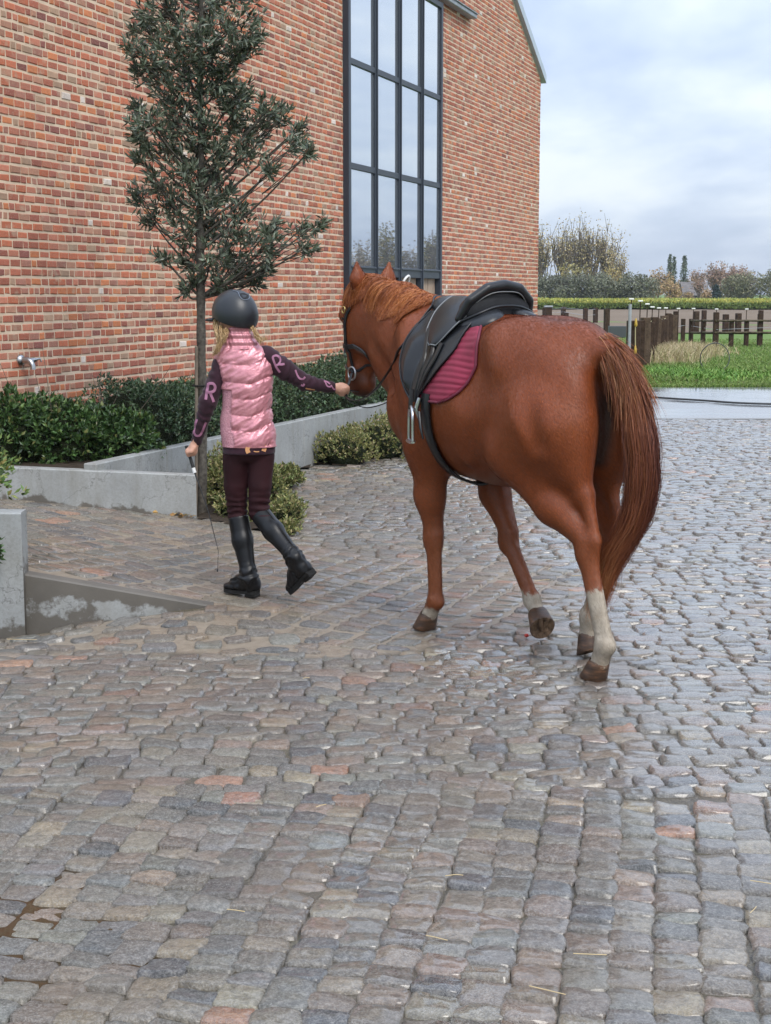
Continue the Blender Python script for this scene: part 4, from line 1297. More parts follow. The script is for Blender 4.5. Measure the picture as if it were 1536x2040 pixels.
L = np.clip(RNG.beta(6, 1.6, NT), .35, 1.0)
start = RNG.random(NT) ** 2.2 * .22
ts = np.linspace(0, 1, 15)
full = catm(ctrl, np.linspace(0, 1, 60))
idx = (start[:, None] + (L - start)[:, None] * ts[None]) * 59
i0 = np.clip(idx.astype(int), 0, 58); fr = (idx - i0)[..., None]
ii = np.arange(NT)[:, None]
path = full[ii, i0] * (1 - fr) + full[ii, i0 + 1] * fr
wid = np.linspace(1, .3, 15)[None] * .0020
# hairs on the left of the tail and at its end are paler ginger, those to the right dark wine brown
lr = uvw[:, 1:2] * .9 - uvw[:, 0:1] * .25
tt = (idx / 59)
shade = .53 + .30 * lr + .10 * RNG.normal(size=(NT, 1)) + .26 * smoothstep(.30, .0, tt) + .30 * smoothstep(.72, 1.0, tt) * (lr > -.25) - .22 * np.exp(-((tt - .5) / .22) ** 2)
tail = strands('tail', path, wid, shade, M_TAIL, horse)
# short fringe of hair over the dock
NF = 3000
tq_ = RNG.random(NF) ** 1.3 * .26 - .0
cen_ = spline(tc, 90)[np.clip((tq_ * 89).astype(int), 0, 89)]; tan_ = unit(np.gradient(spline(tc, 90), axis=0))[np.clip((tq_ * 89).astype(int), 0, 89)]
rad_ = unit(RNG.normal(size=(NF, 3))); rad_ = unit(rad_ - tan_ * (rad_ * tan_).sum(1, keepdims=True))
a0 = cen_ + rad_ * (np.interp(tq_, [0, .12, .26], [.046, .058, .074]) * np.sqrt(RNG.random(NF)))[:, None] - tan_ * .03
dirn = unit(tan_ + rad_ * RNG.uniform(.05, .38, (NF, 1)) + .10 * RNG.normal(size=(NF, 3)))
ln = .04 + .13 * RNG.beta(1.6, 2.4, NF)
fp = a0[:, None] + dirn[:, None] * (np.linspace(0, 1, 7)[None, :, None] * ln[:, None, None])
fp[..., 2] -= (np.linspace(0, 1, 7)[None] ** 2) * ln[:, None] * .28
strands('dock_hair', fp, np.linspace(1, .3, 7)[None] * .0026, .68 + .14 * RNG.normal(size=(NF, 1)) + np.zeros((1, 7)), M_TAIL, horse)
# mane: falls to the left over the neck, longer near the withers
NM = 5200
s_ = RNG.random(NM)
crest = spline(np.array([(1.08, 0, 1.535), (1.20, 0, 1.565), (1.33, 0, 1.595), (1.46, 0, 1.625), (1.58, 0, 1.655), (1.68, 0, 1.672), (1.73, 0, 1.665)]), 80)
ci = s_ * 79; c0 = np.clip(ci.astype(int), 0, 78); base = crest[c0] * (1 - (ci - c0))[:, None] + crest[c0 + 1] * (ci - c0)[:, None]
base = base + np.column_stack([RNG.normal(0, .006, NM), RNG.normal(0, .010, NM), RNG.normal(0, .005, NM)])
lenm = (.155 + .05 * vnoise(v3(s_ * 9, 0.3), 1.0)) * RNG.uniform(.75, 1.1, NM) * (1 - .35 * smoothstep(.85, 1, s_)) * (1 - .72 * smoothstep(.16, 0, s_))
k = 9; q = np.linspace(0, 1, k)
lift = .020 + .008 * vnoise(v3(s_ * 8, 4.0), 1.0) + .008 * RNG.normal(size=NM)
sweep = .11 + .04 * vnoise(v3(s_ * 5, 9.0), 1.0)
ang = np.clip(q[None] * 1.6, 0, 1.5)
yy = base[:, 1:2] + lenm[:, None] * (.42 * np.sin(np.clip(q[None] * 2.0, 0, 1.57)) + .16 * q[None])
zz = base[:, 2:3] + lift[:, None] * np.sin(np.clip(q[None] * 2.6, 0, math.pi)) - lenm[:, None] * .92 * np.clip(q[None] - .12, 0, 1) ** 1.25
xx = base[:, 0:1] + (sweep * lenm)[:, None] * q[None] * 4 * .9 + .004 * RNG.normal(size=(NM, 1)) * q[None] * 3
mp = np.stack([xx, yy, zz], -1)
# keep the hairs on the outside of the neck
flat_ = mp.reshape(-1, 3)
for i in range(len(flat_)):
    loc_, nor, _, dist = HB.find_nearest(Vector(flat_[i]))
    dv = Vector(flat_[i]) - loc_
    if dv.dot(nor) < .006:
        flat_[i] = loc_ + nor * (.006 + .010 * ((i * 7919) % 97) / 97)
mp = flat_.reshape(NM, k, 3)
msh = .48 + .22 * vnoise(np.column_stack([s_ * 34, np.zeros(NM), np.zeros(NM)]), 1.0)[:, None] + .13 * RNG.normal(size=(NM, 1)) + .10 * np.sin(np.clip(q[None] * 3, 0, 3.1))
strands('mane', mp, np.linspace(1, .3, k)[None] * .003, msh, M_MANE, horse)

# ================================================================== SADDLE, PAD, BRIDLE
M_LEATHER = simple('black_leather', (.010, .0105, .0125), .36, .42, nscale=8, namt=.3, bump=.12, bscale=120, bdist=.002, coat=.05)
M_SUEDE = simple('black_suede', (.010, .010, .012), .75, .35, nscale=20, namt=.3)
M_STEEL = simple('polished_steel', (.46, .46, .47), .28, metal=1.0)
M_BRASS = simple('brass_buckle', (.55, .40, .16), .3, metal=1.0)
def mat4(o, loc=(HD[0], HD[1], 0)):
    return o
TS = .05
def shell(x, al, off):
    """point on the horse's trunk at station x, al degrees down from the spine (left positive), pushed out by off"""
    x = x + TS; a = R_(al); d = Vector((0, math.sin(a), math.cos(a))); c = Vector((x, 0, 1.12))
    hit, nor, _, _ = HB.ray_cast(c + d * .75, -d)
    if hit is None: hit = c + d * .3; nor = d
    return np.array(hit) + np.array(nor) * off, np.array(nor)
def patch(name, mat, parent, als, xr, off, nx=26, thick=.006, edge_mat=None, fx=None, smooth_n=2, edge_round=.004):
    """a curved sheet lying on the trunk: xr(al) gives its front and back edges, off(u, al) its height over the coat"""
    Pn = []; Nn = []
    na = len(als)
    for al in als:
        a, b = xr(al)
        for u in np.linspace(0, 1, nx):
            p, n = shell(a + (b - a) * u, al, 0); Pn.append(p); Nn.append(n)
    Pn = np.array(Pn).reshape(na, nx, 3); Nn = np.array(Nn).reshape(na, nx, 3)
    for _ in range(smooth_n):                                    # leather bridges small hollows
        Q = Pn.copy(); Q[1:-1] = .5 * Pn[1:-1] + .25 * (Pn[:-2] + Pn[2:]); R2 = Q.copy()
        R2[:, 1:-1] = .5 * Q[:, 1:-1] + .25 * (Q[:, :-2] + Q[:, 2:]); Pn = R2
        N2 = Nn.copy(); N2[1:-1] = .5 * Nn[1:-1] + .25 * (Nn[:-2] + Nn[2:]); N3 = N2.copy(); N3[:, 1:-1] = .5 * N2[:, 1:-1] + .25 * (N2[:, :-2] + N2[:, 2:]); Nn = unit(N3)
    U = np.linspace(0, 1, nx)[None].repeat(na, 0); A = np.array(als)[:, None].repeat(nx, 1)
    T = np.linspace(0, 1, na)[:, None].repeat(nx, 1)
    O = off(U, A)[..., None]
    top = Pn + Nn * O; bot = Pn + Nn * (O - thick)
    V = np.vstack([top.reshape(-1, 3), bot.reshape(-1, 3)]); m = na * nx
    i, j = np.meshgrid(np.arange(na - 1), np.arange(nx - 1), indexing='ij')
    q = np.stack([i * nx + j, i * nx + j + 1, (i + 1) * nx + j + 1, (i + 1) * nx + j], -1).reshape(-1, 4)
    F = [q, q[:, ::-1] + m]
    ring = np.concatenate([np.arange(nx), np.arange(2, na + 1) * nx - 1, (na - 1) * nx + np.arange(nx - 2, -1, -1), np.arange(na - 2, 0, -1) * nx])
    k = np.arange(len(ring)); r2 = np.roll(ring, -1)
    F.append(np.stack([ring, ring + m, r2 + m, r2], -1))
    F = np.vstack(F)
    fn = np.cross(V[q[:, 1]] - V[q[:, 0]], V[q[:, 3]] - V[q[:, 0]]).mean(0)
    if fn @ Nn.reshape(-1, 3).mean(0) < 0: F = F[:, ::-1]
    o = mesh_obj(name, V, F, mat, parent, True)
    return o, top, Nn
def thing_on_horse(name, label, cat, group=None):
    o = empty(name, (HD[0], HD[1], 0), HPHI + math.pi / 2); tag(o, label, cat, group); return o
# ---- quilted pad
pad = thing_on_horse('saddle_pad', 'burgundy quilted saddle pad under the black saddle', 'saddle pad')
def pad_x(al):
    a = abs(al)
    return (np.interp(a, [0, 20, 40, 58, 72, 81, 87, 90], [.61, .58, .465, .455, .49, .53, .58, .65]), np.interp(a, [0, 30, 60, 80, 93], [.93, .93, .92, .89, .85]))
def pad_off(U, A):
    arc = np.abs(A) / 57.3 * .33
    q = .010 + .006 * np.abs(np.sin(arc * math.pi / .027)) ** .55 * np.clip(np.minimum(U, 1 - U) * 22, 0, 1)
    return q - .003 * (np.abs(np.sin(U * 22)) < .06)
def pad_mat():
    m, nt, b = mat_new('burgundy_cotton'); n = N(nt); v = n.obj()
    n.set(b.inputs['Base Color'], n.ramp(n.noise(v, 9, 4, .6), [(.3, (.20, .011, .034)), (.7, (.28, .018, .052))]))
    b.inputs['Roughness'].default_value = .7; b.inputs['Sheen Weight'].default_value = .05
    n.set(b.inputs['Normal'], n.bump(n.noise(v, 260, 2), .3, .002)); return m
M_PAD = pad_mat()
M_PIPE = simple('burgundy_binding', (.14, .015, .035), .6)
o, ptop, pn = patch('quilted_cover', M_PAD, pad, np.arange(-90, 90.1, 1.0), pad_x, pad_off, nx=44, thick=.012)
edge = np.vstack([ptop[::-1, 0], ptop[0, 1:], ptop[1:, -1], ptop[-1, -2:0:-1]])
edge = np.vstack([edge, edge[:1]]); mb = MB(); mb.tube(edge, .0065, 6, cap=False); mb.build('binding', M_PIPE, pad, True)

# ---- saddle
sad = thing_on_horse('saddle', 'black leather saddle on the back of the chestnut horse', 'saddle')
sf = Field((.44, -.27, 1.36), (1.16, .27, 1.70), .0075)
arch = [(.665, .20, 1.485), (.625, .172, 1.565), (.600, .09, 1.620), (.595, 0, 1.634), (.600, -.09, 1.620), (.625, -.172, 1.565), (.665, -.20, 1.485)]
sf.chain(arch, [.020, .022, .024, .025, .024, .022, .020], 0.0)
sf.ell((.675, 0, 1.53), (.065, .185, .075), .03)
sf.ell((.83, 0, 1.515), (.20, .125, .055), .05)
sf.ell((.99, 0, 1.535), (.08, .095, .052), .05)
sf.ell((.80, 0, 1.60), (.15, .085, .055), .03, sub=True)
sV, sQ = sf.mesh(2)
sV = sV + [TS, 0, 0]; mesh_obj('seat', sV, sQ, M_LEATHER, sad, True)
# rear panels: two stuffed cushions below the cantle, and the suede facing between
for s in (1, -1):
    f = Field((.44, min(.0, .3 * s), 1.34), (.80, max(.0, .3 * s), 1.60), .007)
    f.ell((.60, .115 * s, 1.475), (.10, .095, .045), .0, rx(-.42 * s)); f.ell((.70, .13 * s, 1.47), (.10, .09, .045), .03, rx(-.45 * s))
    v, q = f.mesh(2); v = v + [TS, 0, 0]; mesh_obj('panel', v, q, M_LEATHER, sad, True)
f = Field((.50, -.24, 1.40), (.72, .24, 1.66), .007)
f.ell((.640, 0, 1.515), (.062, .182, .105), .0); v, q = f.mesh(2); v = v + [TS, 0, 0]; mesh_obj('cantle_facing', v, q, M_SUEDE, sad, True)
M_PIPING = simple('grey_piping', (.16, .165, .17), .4)
mb = MB(); pp = [TS, 0, 0] + spline(np.array([(.655, .205, 1.47), (.585, .16, 1.505), (.566, .08, 1.535), (.562, 0, 1.542), (.566, -.08, 1.535), (.585, -.16, 1.505), (.655, -.205, 1.47)]), 40)
mb.tube(pp, .0065, 8); mb.build('piping', M_LEATHER, sad, True)
mb = MB(); pp = [TS, 0, 0] + spline(np.array([(.632, .176, 1.53), (.588, .09, 1.592), (.573, 0, 1.604), (.588, -.09, 1.592), (.632, -.176, 1.53)]), 40); mb.tube(pp, .0028, 6); mb.build('stitching', M_PIPING, sad, True)
def flap_x(al):
    a = abs(al)
    return (np.interp(a, [16, 30, 48, 60, 72, 82, 88, 91], [.60, .585, .60, .645, .70, .765, .805, .835]), np.interp(a, [16, 30, 45, 60, 72, 82, 88, 91], [.97, 1.0, 1.005, .995, .965, .92, .88, .85]))
def flap_off(U, A):
    a = np.abs(A)
    roll = .022 * np.exp(-((U - .80) / .12) ** 2) * smoothstep(30, 45, a) * (1 - smoothstep(74, 86, a))
    dip = -.004 * np.exp(-((U - .60) / .05) ** 2)
    return .026 + roll + dip + .0025 * np.sin(U * 9 + a * .11)
for s in (1, -1):
    als = np.linspace(16, 91, 52) * s
    o, ft, fn = patch('flap', M_LEATHER, sad, als, flap_x, flap_off, nx=34, thick=.010, smooth_n=3)
    e = np.vstack([ft[::-1, -1], ft[0, ::-1][1:], ft[1:, 0]]) if False else np.vstack([ft[:, -1], ft[-1, ::-1][1:], ft[::-1, 0][1:]])
    mb = MB(); mb.tube(e, .0045, 6, cap=False); mb.build('piping', M_LEATHER, sad, True)
    def skx(al):
        a = abs(al); return (np.interp(a, [6, 20, 34, 42, 46], [.63, .63, .66, .70, .735]), np.interp(a, [6, 20, 34, 42, 46], [.90, .895, .865, .825, .785]))
    o, kt, kn = patch('skirt', M_LEATHER, sad, np.linspace(6, 46, 26) * s, skx, lambda U, A: .048 + .012 * np.sin(np.clip(U, 0, 1) * math.pi) - .0006 * (np.abs(A) - 6) * .4, nx=20, thick=.008, smooth_n=3)
    e = np.vstack([kt[:, -1], kt[-1, ::-1][1:], kt[::-1, 0][1:]]); mb = MB(); mb.tube(e, .0035, 6, cap=False); mb.build('piping', M_PIPING, sad, True)
    # stirrup leather over the flap, then the hanging iron
    def strap_on(name, pts, w, t, off):
        pts = np.array(pts, float); m = spline(np.column_stack([pts, np.zeros(len(pts))]), 26)
        c, nn = [], []
        for x, al, _ in m:
            p, n = shell(x, al * s, off); c.append(p); nn.append(n)
        V, F = strap(np.array(c), np.array(nn), w, t); return mesh_obj(name, V, F, M_LEATHER, sad, False), np.array(c)
    strap_on('stirrup_leather', [(.85, 33), (.79, 56), (.795, 72), (.805, 90)], .024, .006, .040)
    strap_on('stirrup_leather', [(.80, 32), (.745, 52), (.765, 70), (.80, 88)], .022, .006, .036)
    strap_on('girth_strap', [(.70, 44), (.715, 58), (.76, 74), (.80, 91)], .026, .005, .034)
    top, _ = shell(.805, 90 * s, .045)
    st = empty('stirrup', parent=sad)
    u = unit(np.array([.80, -.42 * s, 0])); c0 = top + np.array([0, .01 * s, -.035])
    mb = MB()
    arc = [c0 + u * (.058 * math.sin(a)) + np.array([0, 0, -.050 + .058 * math.cos(a)]) for a in np.linspace(-1.75, 1.75, 18)]
    arc = [c0 - u * .062 + np.array([0, 0, -.145])] + arc + [c0 + u * .062 + np.array([0, 0, -.145])]
    mb.tube(arc, .0075, 8); tr = c0 + np.array([0, 0, -.15])
    mb.tube([tr - u * .068, tr - u * .03, tr + u * .03, tr + u * .068], [.009, .020, .020, .009], 10, flat=.45)
    mb.build('iron', M_STEEL, st, True)
    V, F = strap(np.array([top + [0, .004 * s, .05], top + [0, .008 * s, 0], top + [0, .010 * s, -.04]]), np.array([[0, s, 0]] * 3), .024, .008); mesh_obj('leather_loop', V, F, M_LEATHER, st)
# girth round the barrel
c, nn = [], []
for al in np.arange(84, 277, 4):
    x_ = .79 + .02 * math.sin(R_(al - 84) * .94) - TS; p, n = shell(x_, al, .012); a_ = R_(al)
    e_ = np.array([x_ + TS, .305 * math.sin(a_), 1.105 + .350 * math.cos(a_)])
    if np.linalg.norm(p - e_) > .06: p, n = e_, np.array([0, math.sin(a_), math.cos(a_)])
    c.append(p); nn.append(n)
V, F = strap(np.array(c), np.array(nn), .065, .012); mesh_obj('girth', V, F, M_LEATHER, sad, True)
mb = MB(); p, n = shell(.77, 93, .03); mb.tube([p + [0, 0, .03], p + [.01, .012, -.02], p + [.0, .004, -.06]], [.010, .012, .006], 6); mb.build('girth_buckle', M_STEEL, sad, True)
mb = MB(); mb.tube([p + [-.01, .01, -.03], p + [-.05, .03, -.10], p + [-.055, .02, -.15]], [.008, .007, .004], 6, flat=.4); mb.build('strap_end', M_LEATHER, sad, True)

# ---- bridle
bri = thing_on_horse('bridle', 'black leather bridle and reins on the horse led by the girl', 'bridle')
def onhead(p, off=.006):
    l, n, _, d = HB.find_nearest(Vector(p)); return np.array(l) + np.array(n) * off, np.array(n)
def head_strap(name, pts, w, t=.005, n_=24, closed=False, off=.005):
    c, nn = [], []
    for q in spline(np.array(pts), n_):
        p, n = onhead(q, off); c.append(p); nn.append(n)
    V, F = strap(np.array(c), np.array(nn), w, t); return mesh_obj(name, V, F, M_LEATHER, bri, False)
for s in (1, -1):
    head_strap('cheekpiece', [hd(.0, -.05, .09 * s), hd(.08, .0, .13 * s), hd(.20, .03, .13 * s), hd(.34, .02, .12 * s), hd(.45, -.01, .10 * s)], .018)
    br, bn = onhead(hd(.455, -.012, .10 * s), .012)
    mb = MB(); mb.tube([br + hfn * .033 * math.cos(a) - hdn * .033 * math.sin(a) for a in np.linspace(0, 2 * math.pi, 20)], .005, 6, cap=False); mb.build('bit_ring', M_STEEL, bri, True)
    bp, _ = onhead(hd(.115, .04, .14 * s), .010)
    mb = MB(); mb.tube([bp + hfn * .014 * math.cos(a) + hdn * .017 * math.sin(a) for a in np.linspace(0, 2 * math.pi, 14)], .0035, 6, cap=False); mb.build('buckle', M_BRASS, bri, True)
head_strap('crownpiece', [hd(.0, -.05, .10), hd(-.05, -.07, .06), hd(-.06, -.08, 0), hd(-.05, -.07, -.06), hd(.0, -.05, -.10)], .03, off=.002)
head_strap('browband', [hd(.04, .0, .13), hd(.06, .10, .09), hd(.06, .16, 0), hd(.06, .10, -.09), hd(.04, .0, -.13)], .02)
def ring(t, f0, rf, ry_): return [hd(t + .012 * math.cos(a), f0 + rf * math.cos(a), ry_ * math.sin(a)) for a in np.linspace(0, 2 * math.pi, 17)]
head_strap('noseband', ring(.33, .0, .16, .14), .026, n_=48)
head_strap('flash_strap', ring(.43, .0, .14, .12), .014, n_=48)
RH = HL_(P(689, 775, 7.62)[None])[0]                               # the girl's leading hand, in the horse's frame
bl_, _ = onhead(hd(.455, -.012, .10), .014); br_, _ = onhead(hd(.455, -.012, -.10), .014)
def rein(name, pts, n_=40, w=.0085):
    p = spline(np.array(pts), n_); V, F = tube(p, w, 6, flat=.35); return mesh_obj(name, V, F, M_LEATHER, bri, True)
RH2 = RH + np.array([.0, 0, -.015])
rein('rein', [bl_, blend(bl_, RH, .5) + [0, 0, -.012], RH, RH2 + [0, .0, -.02]], 20)
rein('rein', [br_, blend(br_, RH, .5) + [0, 0, -.05], RH + [.0, -.01, -.008], RH2 + [-.0, 0, -.03]], 20)
wl_, _ = onhead(np.array([1.10, .07, 1.53]), .02); wt_, _ = onhead(np.array([1.12, 0, 1.56]), .010); wr_, _ = onhead(np.array([1.10, -.12, 1.50]), .02)
def hpx(u, v, off):
    d = _ray(u, v); o = np.array([0, 0, CAM_H]); a_ = HL_(o[None])[0]; b_ = HL_((o + d)[None])[0]
    hit, nr, _, _ = HB.ray_cast(Vector(a_), Vector(unit(b_ - a_))); return np.array(hit) + np.array(nr) * off
n1 = hpx(815, 680, .014); n1b = hpx(838, 650, .016); n1c = hpx(858, 622, .022); n2 = hloc(782, 728, .21); n3 = hloc(748, 776, .19)
rein('rein', [RH2 + [0, .0, -.02], hloc(700, 797, .17), hloc(722, 795, .17), n3, n2] + [hpx(800 + 66 * t_, 702 - 88 * t_, .020) for t_ in np.linspace(0, 1, 8)] + [wt_ + [0, .03, .0], wt_ + [0, -.05, -.01], wr_], 80)
rein('rein', [RH2 + [0, 0, -.03], hloc(700, 802, .10), hloc(728, 812, .05), hloc(760, 806, .0), hloc(790, 790, -.06), hloc(815, 760, -.16)], 44, .007)

# ================================================================== THE GIRL LEADING THE HORSE
GY = 7.60
girl = empty('person', G(505, 1190, .05)); _go = G(505, 1190, .05)
tag(girl, 'girl in black helmet and pink padded vest leading the horse by its reins', 'person')
ginv = Matrix.Translation(-Vector(_go))
def gp(o, parent=None):
    o.parent = parent or girl
    if parent is None: o.matrix_parent_inverse = ginv
    return o
def Q(u, v, dy=0.0): return P(u, v, GY + dy)
M_SKIN = simple('skin', (.56, .30, .21), .5, .4, nscale=20, namt=.08)
# joints
sL, eL, wL, hL = Q(441, 712), Q(414, 802, -.03), Q(389, 884, .02), Q(377, 904, .04)
sR, eR, wR, hR = Q(541, 716), Q(607, 762, .02), Q(668, 772, .03), Q(684, 775, .02)
hipL, kL, aL = Q(472, 895), Q(473, 1022, .06), Q(497, 1152, -.02)
hipR, kR, aR = Q(522, 895), Q(515, 1020, .02), Q(588, 1112, -.16)
pel = Q(497, 880); chest = Q(491, 745); neck = Q(475, 680, .01); head = Q(466, 630, .02)
fdir = unit(np.array([-.78, .62, -.05])); frt = np.array([fdir[1], -fdir[0], 0]); frt = unit(frt)   # where the face looks; its right
fup = np.cross(frt, fdir)
bf = Field(np.array([-1.16, 7.18, .0]), np.array([-.14, 7.90, 1.66]), .0068)
bf.ell(chest, (.105, .07, .15), .0); bf.ell(pel, (.105, .075, .08), .05); bf.cone(chest, pel, .085, .085, .04, (1, .75, 1))
bf.cone(neck - [0, 0, .05], neck + [0, 0, .06], .05, .045, .03)
for a, b, c, r in ((sL, eL, wL, 1), (sR, eR, wR, 1)):
    bf.cone(a, b, .030, .026, .02); bf.cone(b, c, .026, .021, .02)
for h_, k_, a_ in ((hipL, kL, aL), (hipR, kR, aR)):
    bf.cone(h_, k_, .050, .038, .02); bf.cone(k_, a_, .038, .030, .02)
# head with a face turned towards where she walks
bf.ell(head, (.075, .088, .10), .02)
FC = head + fdir * .0
def fc(f, r, u): return FC + fdir * f + frt * r + fup * u
bf.ell(fc(.03, 0, -.035), (.06, .06, .07), .03); bf.ell(fc(.065, 0, -.085), (.025, .025, .022), .02)      # jaw, chin
bf.cone(fc(.085, 0, .005), fc(.102, 0, -.030), .008, .012, .012)                                       # nose
bf.ell(fc(.084, 0, -.055), (.016, .02, .010), .008)                                                     # mouth
for s in (1, -1):
    bf.ell(fc(.08, .032 * s, .008), (.016, .014, .012), .008, sub=True); bf.ell(fc(.0, .078 * s, -.01), (.022, .012, .03), .008)
# hands: palms with four curled fingers and a thumb
def fist(W_, p, a, sc=1.0, thumb=1):
    p = unit(p); a = unit(a - p * (a @ p)); n = np.cross(a, p)
    bf.ell(W_ + p * .040 * sc, np.array([.018, .018, .018]) * sc + np.abs(p) * .020 + np.abs(a) * .016, .012)
    for i in range(4):
        L_ = (.92, 1.05, 1.0, .82)[i] * sc
        k0 = W_ + p * .066 * sc + a * (i - 1.5) * .0165 * sc
        k1 = k0 + (p * .018 + n * .020) * L_; k2 = k1 + (n * .016 - p * .020) * L_; k3 = k2 - (p * .018 + n * .004) * L_
        bf.chain([W_ + p * .04 * sc + a * (i - 1.5) * .013, k0, k1, k2, k3], [.010, .0095, .0085, .0078, .0068], .004)
    t0 = W_ + p * .018 * sc - a * .022 * thumb; t1 = t0 + (p * .026 + n * .012 - a * .014 * thumb) * sc; t2 = t1 + (p * .022 + n * .014 + a * .010 * thumb) * sc
    bf.chain([t0, t1, t2], [.012, .0095, .0075], .006)
    return n
fist(wL, hL - wL + np.array([0, .0, -.03]), np.array([-.25, .93, -.1]), .80, 1)
fist(wR, np.array([1, .05, -.12]), np.array([.05, .5, -.85]), .78, -1)
bV, bQ = bf.mesh(1)
gp(mesh_obj('body', bV, bQ, M_SKIN, None, True))
for s in (1, -1):
    mb = MB(); c = fc(.078, .032 * s, .008); mb.tube([c - fdir * .006, c, c + fdir * .006], [.006, .010, .004], 10)
    gp(mb.build('eye', M_EYE, None, True))

# ---- sweater: sleeves, shoulders and hem
M_SWEAT = simple('dark_plum_sweater', (.034, .0115, .020), .85, .25, nscale=12, namt=.2, bump=.3, bscale=220, bdist=.002, sheen=.15)
sfl = Field(np.array([-1.16, 7.30, .70]), np.array([-.14, 7.92, 1.45]), .0068)
sfl.cone(Q(452, 706), eL, .053, .044, .0); sfl.cone(eL, Q(392, 878, .02), .043, .029, .02)
sfl.cone(Q(530, 710), Q(566, 735, .01), .056, .050, .0); sfl.cone(Q(566, 735, .01), eR, .050, .040, .02); sfl.cone(eR, Q(664, 772, .03), .040, .028, .02)
sfl.ell(chest, (.115, .075, .15), .03); sfl.cone(chest, pel, .10, .105, .03, (1, .75, 1))
sfl.cone(Q(496, 880), Q(496, 900), .132, .134, .02, (1, .80, 1))
sfl.cut(Q(496, 903) , (0, 0, -1)); sfl.cut(neck + [0, 0, .0], (0, 0, 1))
sV2, sQ2 = sfl.mesh(2)
# creases bunching at the elbows and cuffs
sn = vnormals(sV2, sQ2)
arm = smoothstep(.14, .17, np.abs(sV2[:, 0] - chest[0]))
tl, _d1 = seg_t(sV2, Q(452, 706), Q(392, 878)); tr2, _d2 = seg_t(sV2, Q(530, 710), Q(664, 772))
wr = np.sin(np.where(sV2[:, 0] < chest[0], tl, tr2) * 62 + 3.0 * vnoise(sV2, 22.0)) * (.5 + .5 * vnoise(sV2, 9.0))
sV2 = sV2 + sn * (arm * .0055 * wr)[:, None]
sweater = gp(mesh_obj('sweater', sV2, sQ2, M_SWEAT, None, True))
SB = bvh(sV2, sQ2)

# ---- printed letters on the sleeves and hem
M_LET = simple('mauve_print', (.30, .125, .20), .7); M_LETO = simple('orange_print', (.62, .30, .13), .7)
def crop(x, y): return (340 + x / 4.042, 560 + y / 4.042)
def stroke(mb, pts, w, B, off=.0022):
    """a printed stroke (photo coordinates of the crop) laid on the cloth facing the viewer's side"""
    p = spline(np.array([crop(*q) for q in pts]), max(6, 5 * len(pts)))
    t = unit(np.gradient(p, axis=0)); sd = np.column_stack([-t[:, 1], t[:, 0]])
    rows_ = []
    for k in (-1, -.5, 0, .5, 1):
        row = []
        for (u, v) in p + sd * (k * w / 2 / 4.042):
            d = Vector(_ray(u, v)).normalized(); o_ = Vector((0, 0, CAM_H)) + d * 6.6
            hit, n, _, _ = B.ray_cast(o_, d)
            row.append(None if hit is None else np.array(hit) + np.array(n) * off)
        rows_.append(row)
    k = len(p)
    for i in range(4):
        for j in range(k - 1):
            q = [rows_[i][j], rows_[i][j + 1], rows_[i + 1][j + 1], rows_[i + 1][j]]
            if any(a is None for a in q): continue
            if max(np.linalg.norm(q[0] - q[2]), np.linalg.norm(q[1] - q[3])) > .03: continue
            mb.add(np.array(q), [(0, 1, 2, 3)])
def letter(strokes, w, B, mat, name='printed_letter'):
    mb = MB()
    for s in strokes: stroke(mb, s, w, B)
    if mb.n:
        gp(mb.build(name, mat, None), sweater)
letter([[(306, 822), (293, 890), (283, 955)], [(306, 826), (340, 826), (358, 850), (350, 882), (322, 896), (298, 894)], [(318, 896), (332, 935), (346, 974)]], 21, SB, M_LET)
letter([[(214, 1112), (197, 1170), (190, 1215), (206, 1243), (232, 1242), (252, 1215), (270, 1170), (284, 1135)]], 17, SB, M_LET)
letter([[(828, 640), (850, 690), (880, 735)], [(828, 640), (822, 612), (845, 600), (872, 612), (882, 645), (866, 672), (846, 680)], [(868, 668), (890, 672), (916, 668)]], 17, SB, M_LET)
letter([[(1002, 716), (1018, 755), (1040, 785), (1066, 788), (1082, 772)], [(1052, 835), (1066, 842), (1078, 828)]], 14, SB, M_LET)
letter([[(1232, 806), (1256, 812), (1284, 830)], [(1240, 808), (1262, 846), (1290, 852)], [(1290, 838), (1312, 868), (1330, 872)]], 11, SB, M_LET)
letter([[(1086, 862), (1120, 868), (1160, 874)]], 9, SB, M_LETO)
letter([[(636, 1322), (622, 1340), (618, 1360), (628, 1384)], [(734, 1312), (750, 1326), (754, 1346), (746, 1370)]], 34, SB, M_LETO)
letter([[(668, 1370), (690, 1374), (712, 1372)]], 8, SB, M_LETO)

# ---- padded vest, lofted row by row and quilted in chevrons
rows_v = np.array([  # v, left, right, half depth, depth centre
    (648, 452, 500, .060, .010), (662, 446, 504, .066, .010), (680, 444, 512, .070, .008), (690, 438, 521, .074, .005), (700, 430, 533, .082, .0), (712, 427, 541, .090, .0), (730, 432, 544, .100, .0),
    (760, 440, 543, .110, .0), (790, 442, 541, .108, .0), (812, 441, 539, .102, .0), (835, 437, 543, .104, .0), (862, 438, 548, .112, .0), (880, 441, 551, .118, .0), (889, 443, 551, .117, .0)])
nv_, na_ = 150, 132
vv_ = np.linspace(648, 889, nv_)
Lx = np.interp(vv_, rows_v[:, 0], rows_v[:, 1]); Rx = np.interp(vv_, rows_v[:, 0], rows_v[:, 2]); Dp = np.interp(vv_, rows_v[:, 0], rows_v[:, 3])
for arr in (Lx, Rx, Dp):
    for _ in range(3): arr[1:-1] = .5 * arr[1:-1] + .25 * (arr[:-2] + arr[2:])
aa = np.linspace(0, 2 * math.pi, na_, endpoint=False)
VV = np.zeros((nv_, na_, 3))
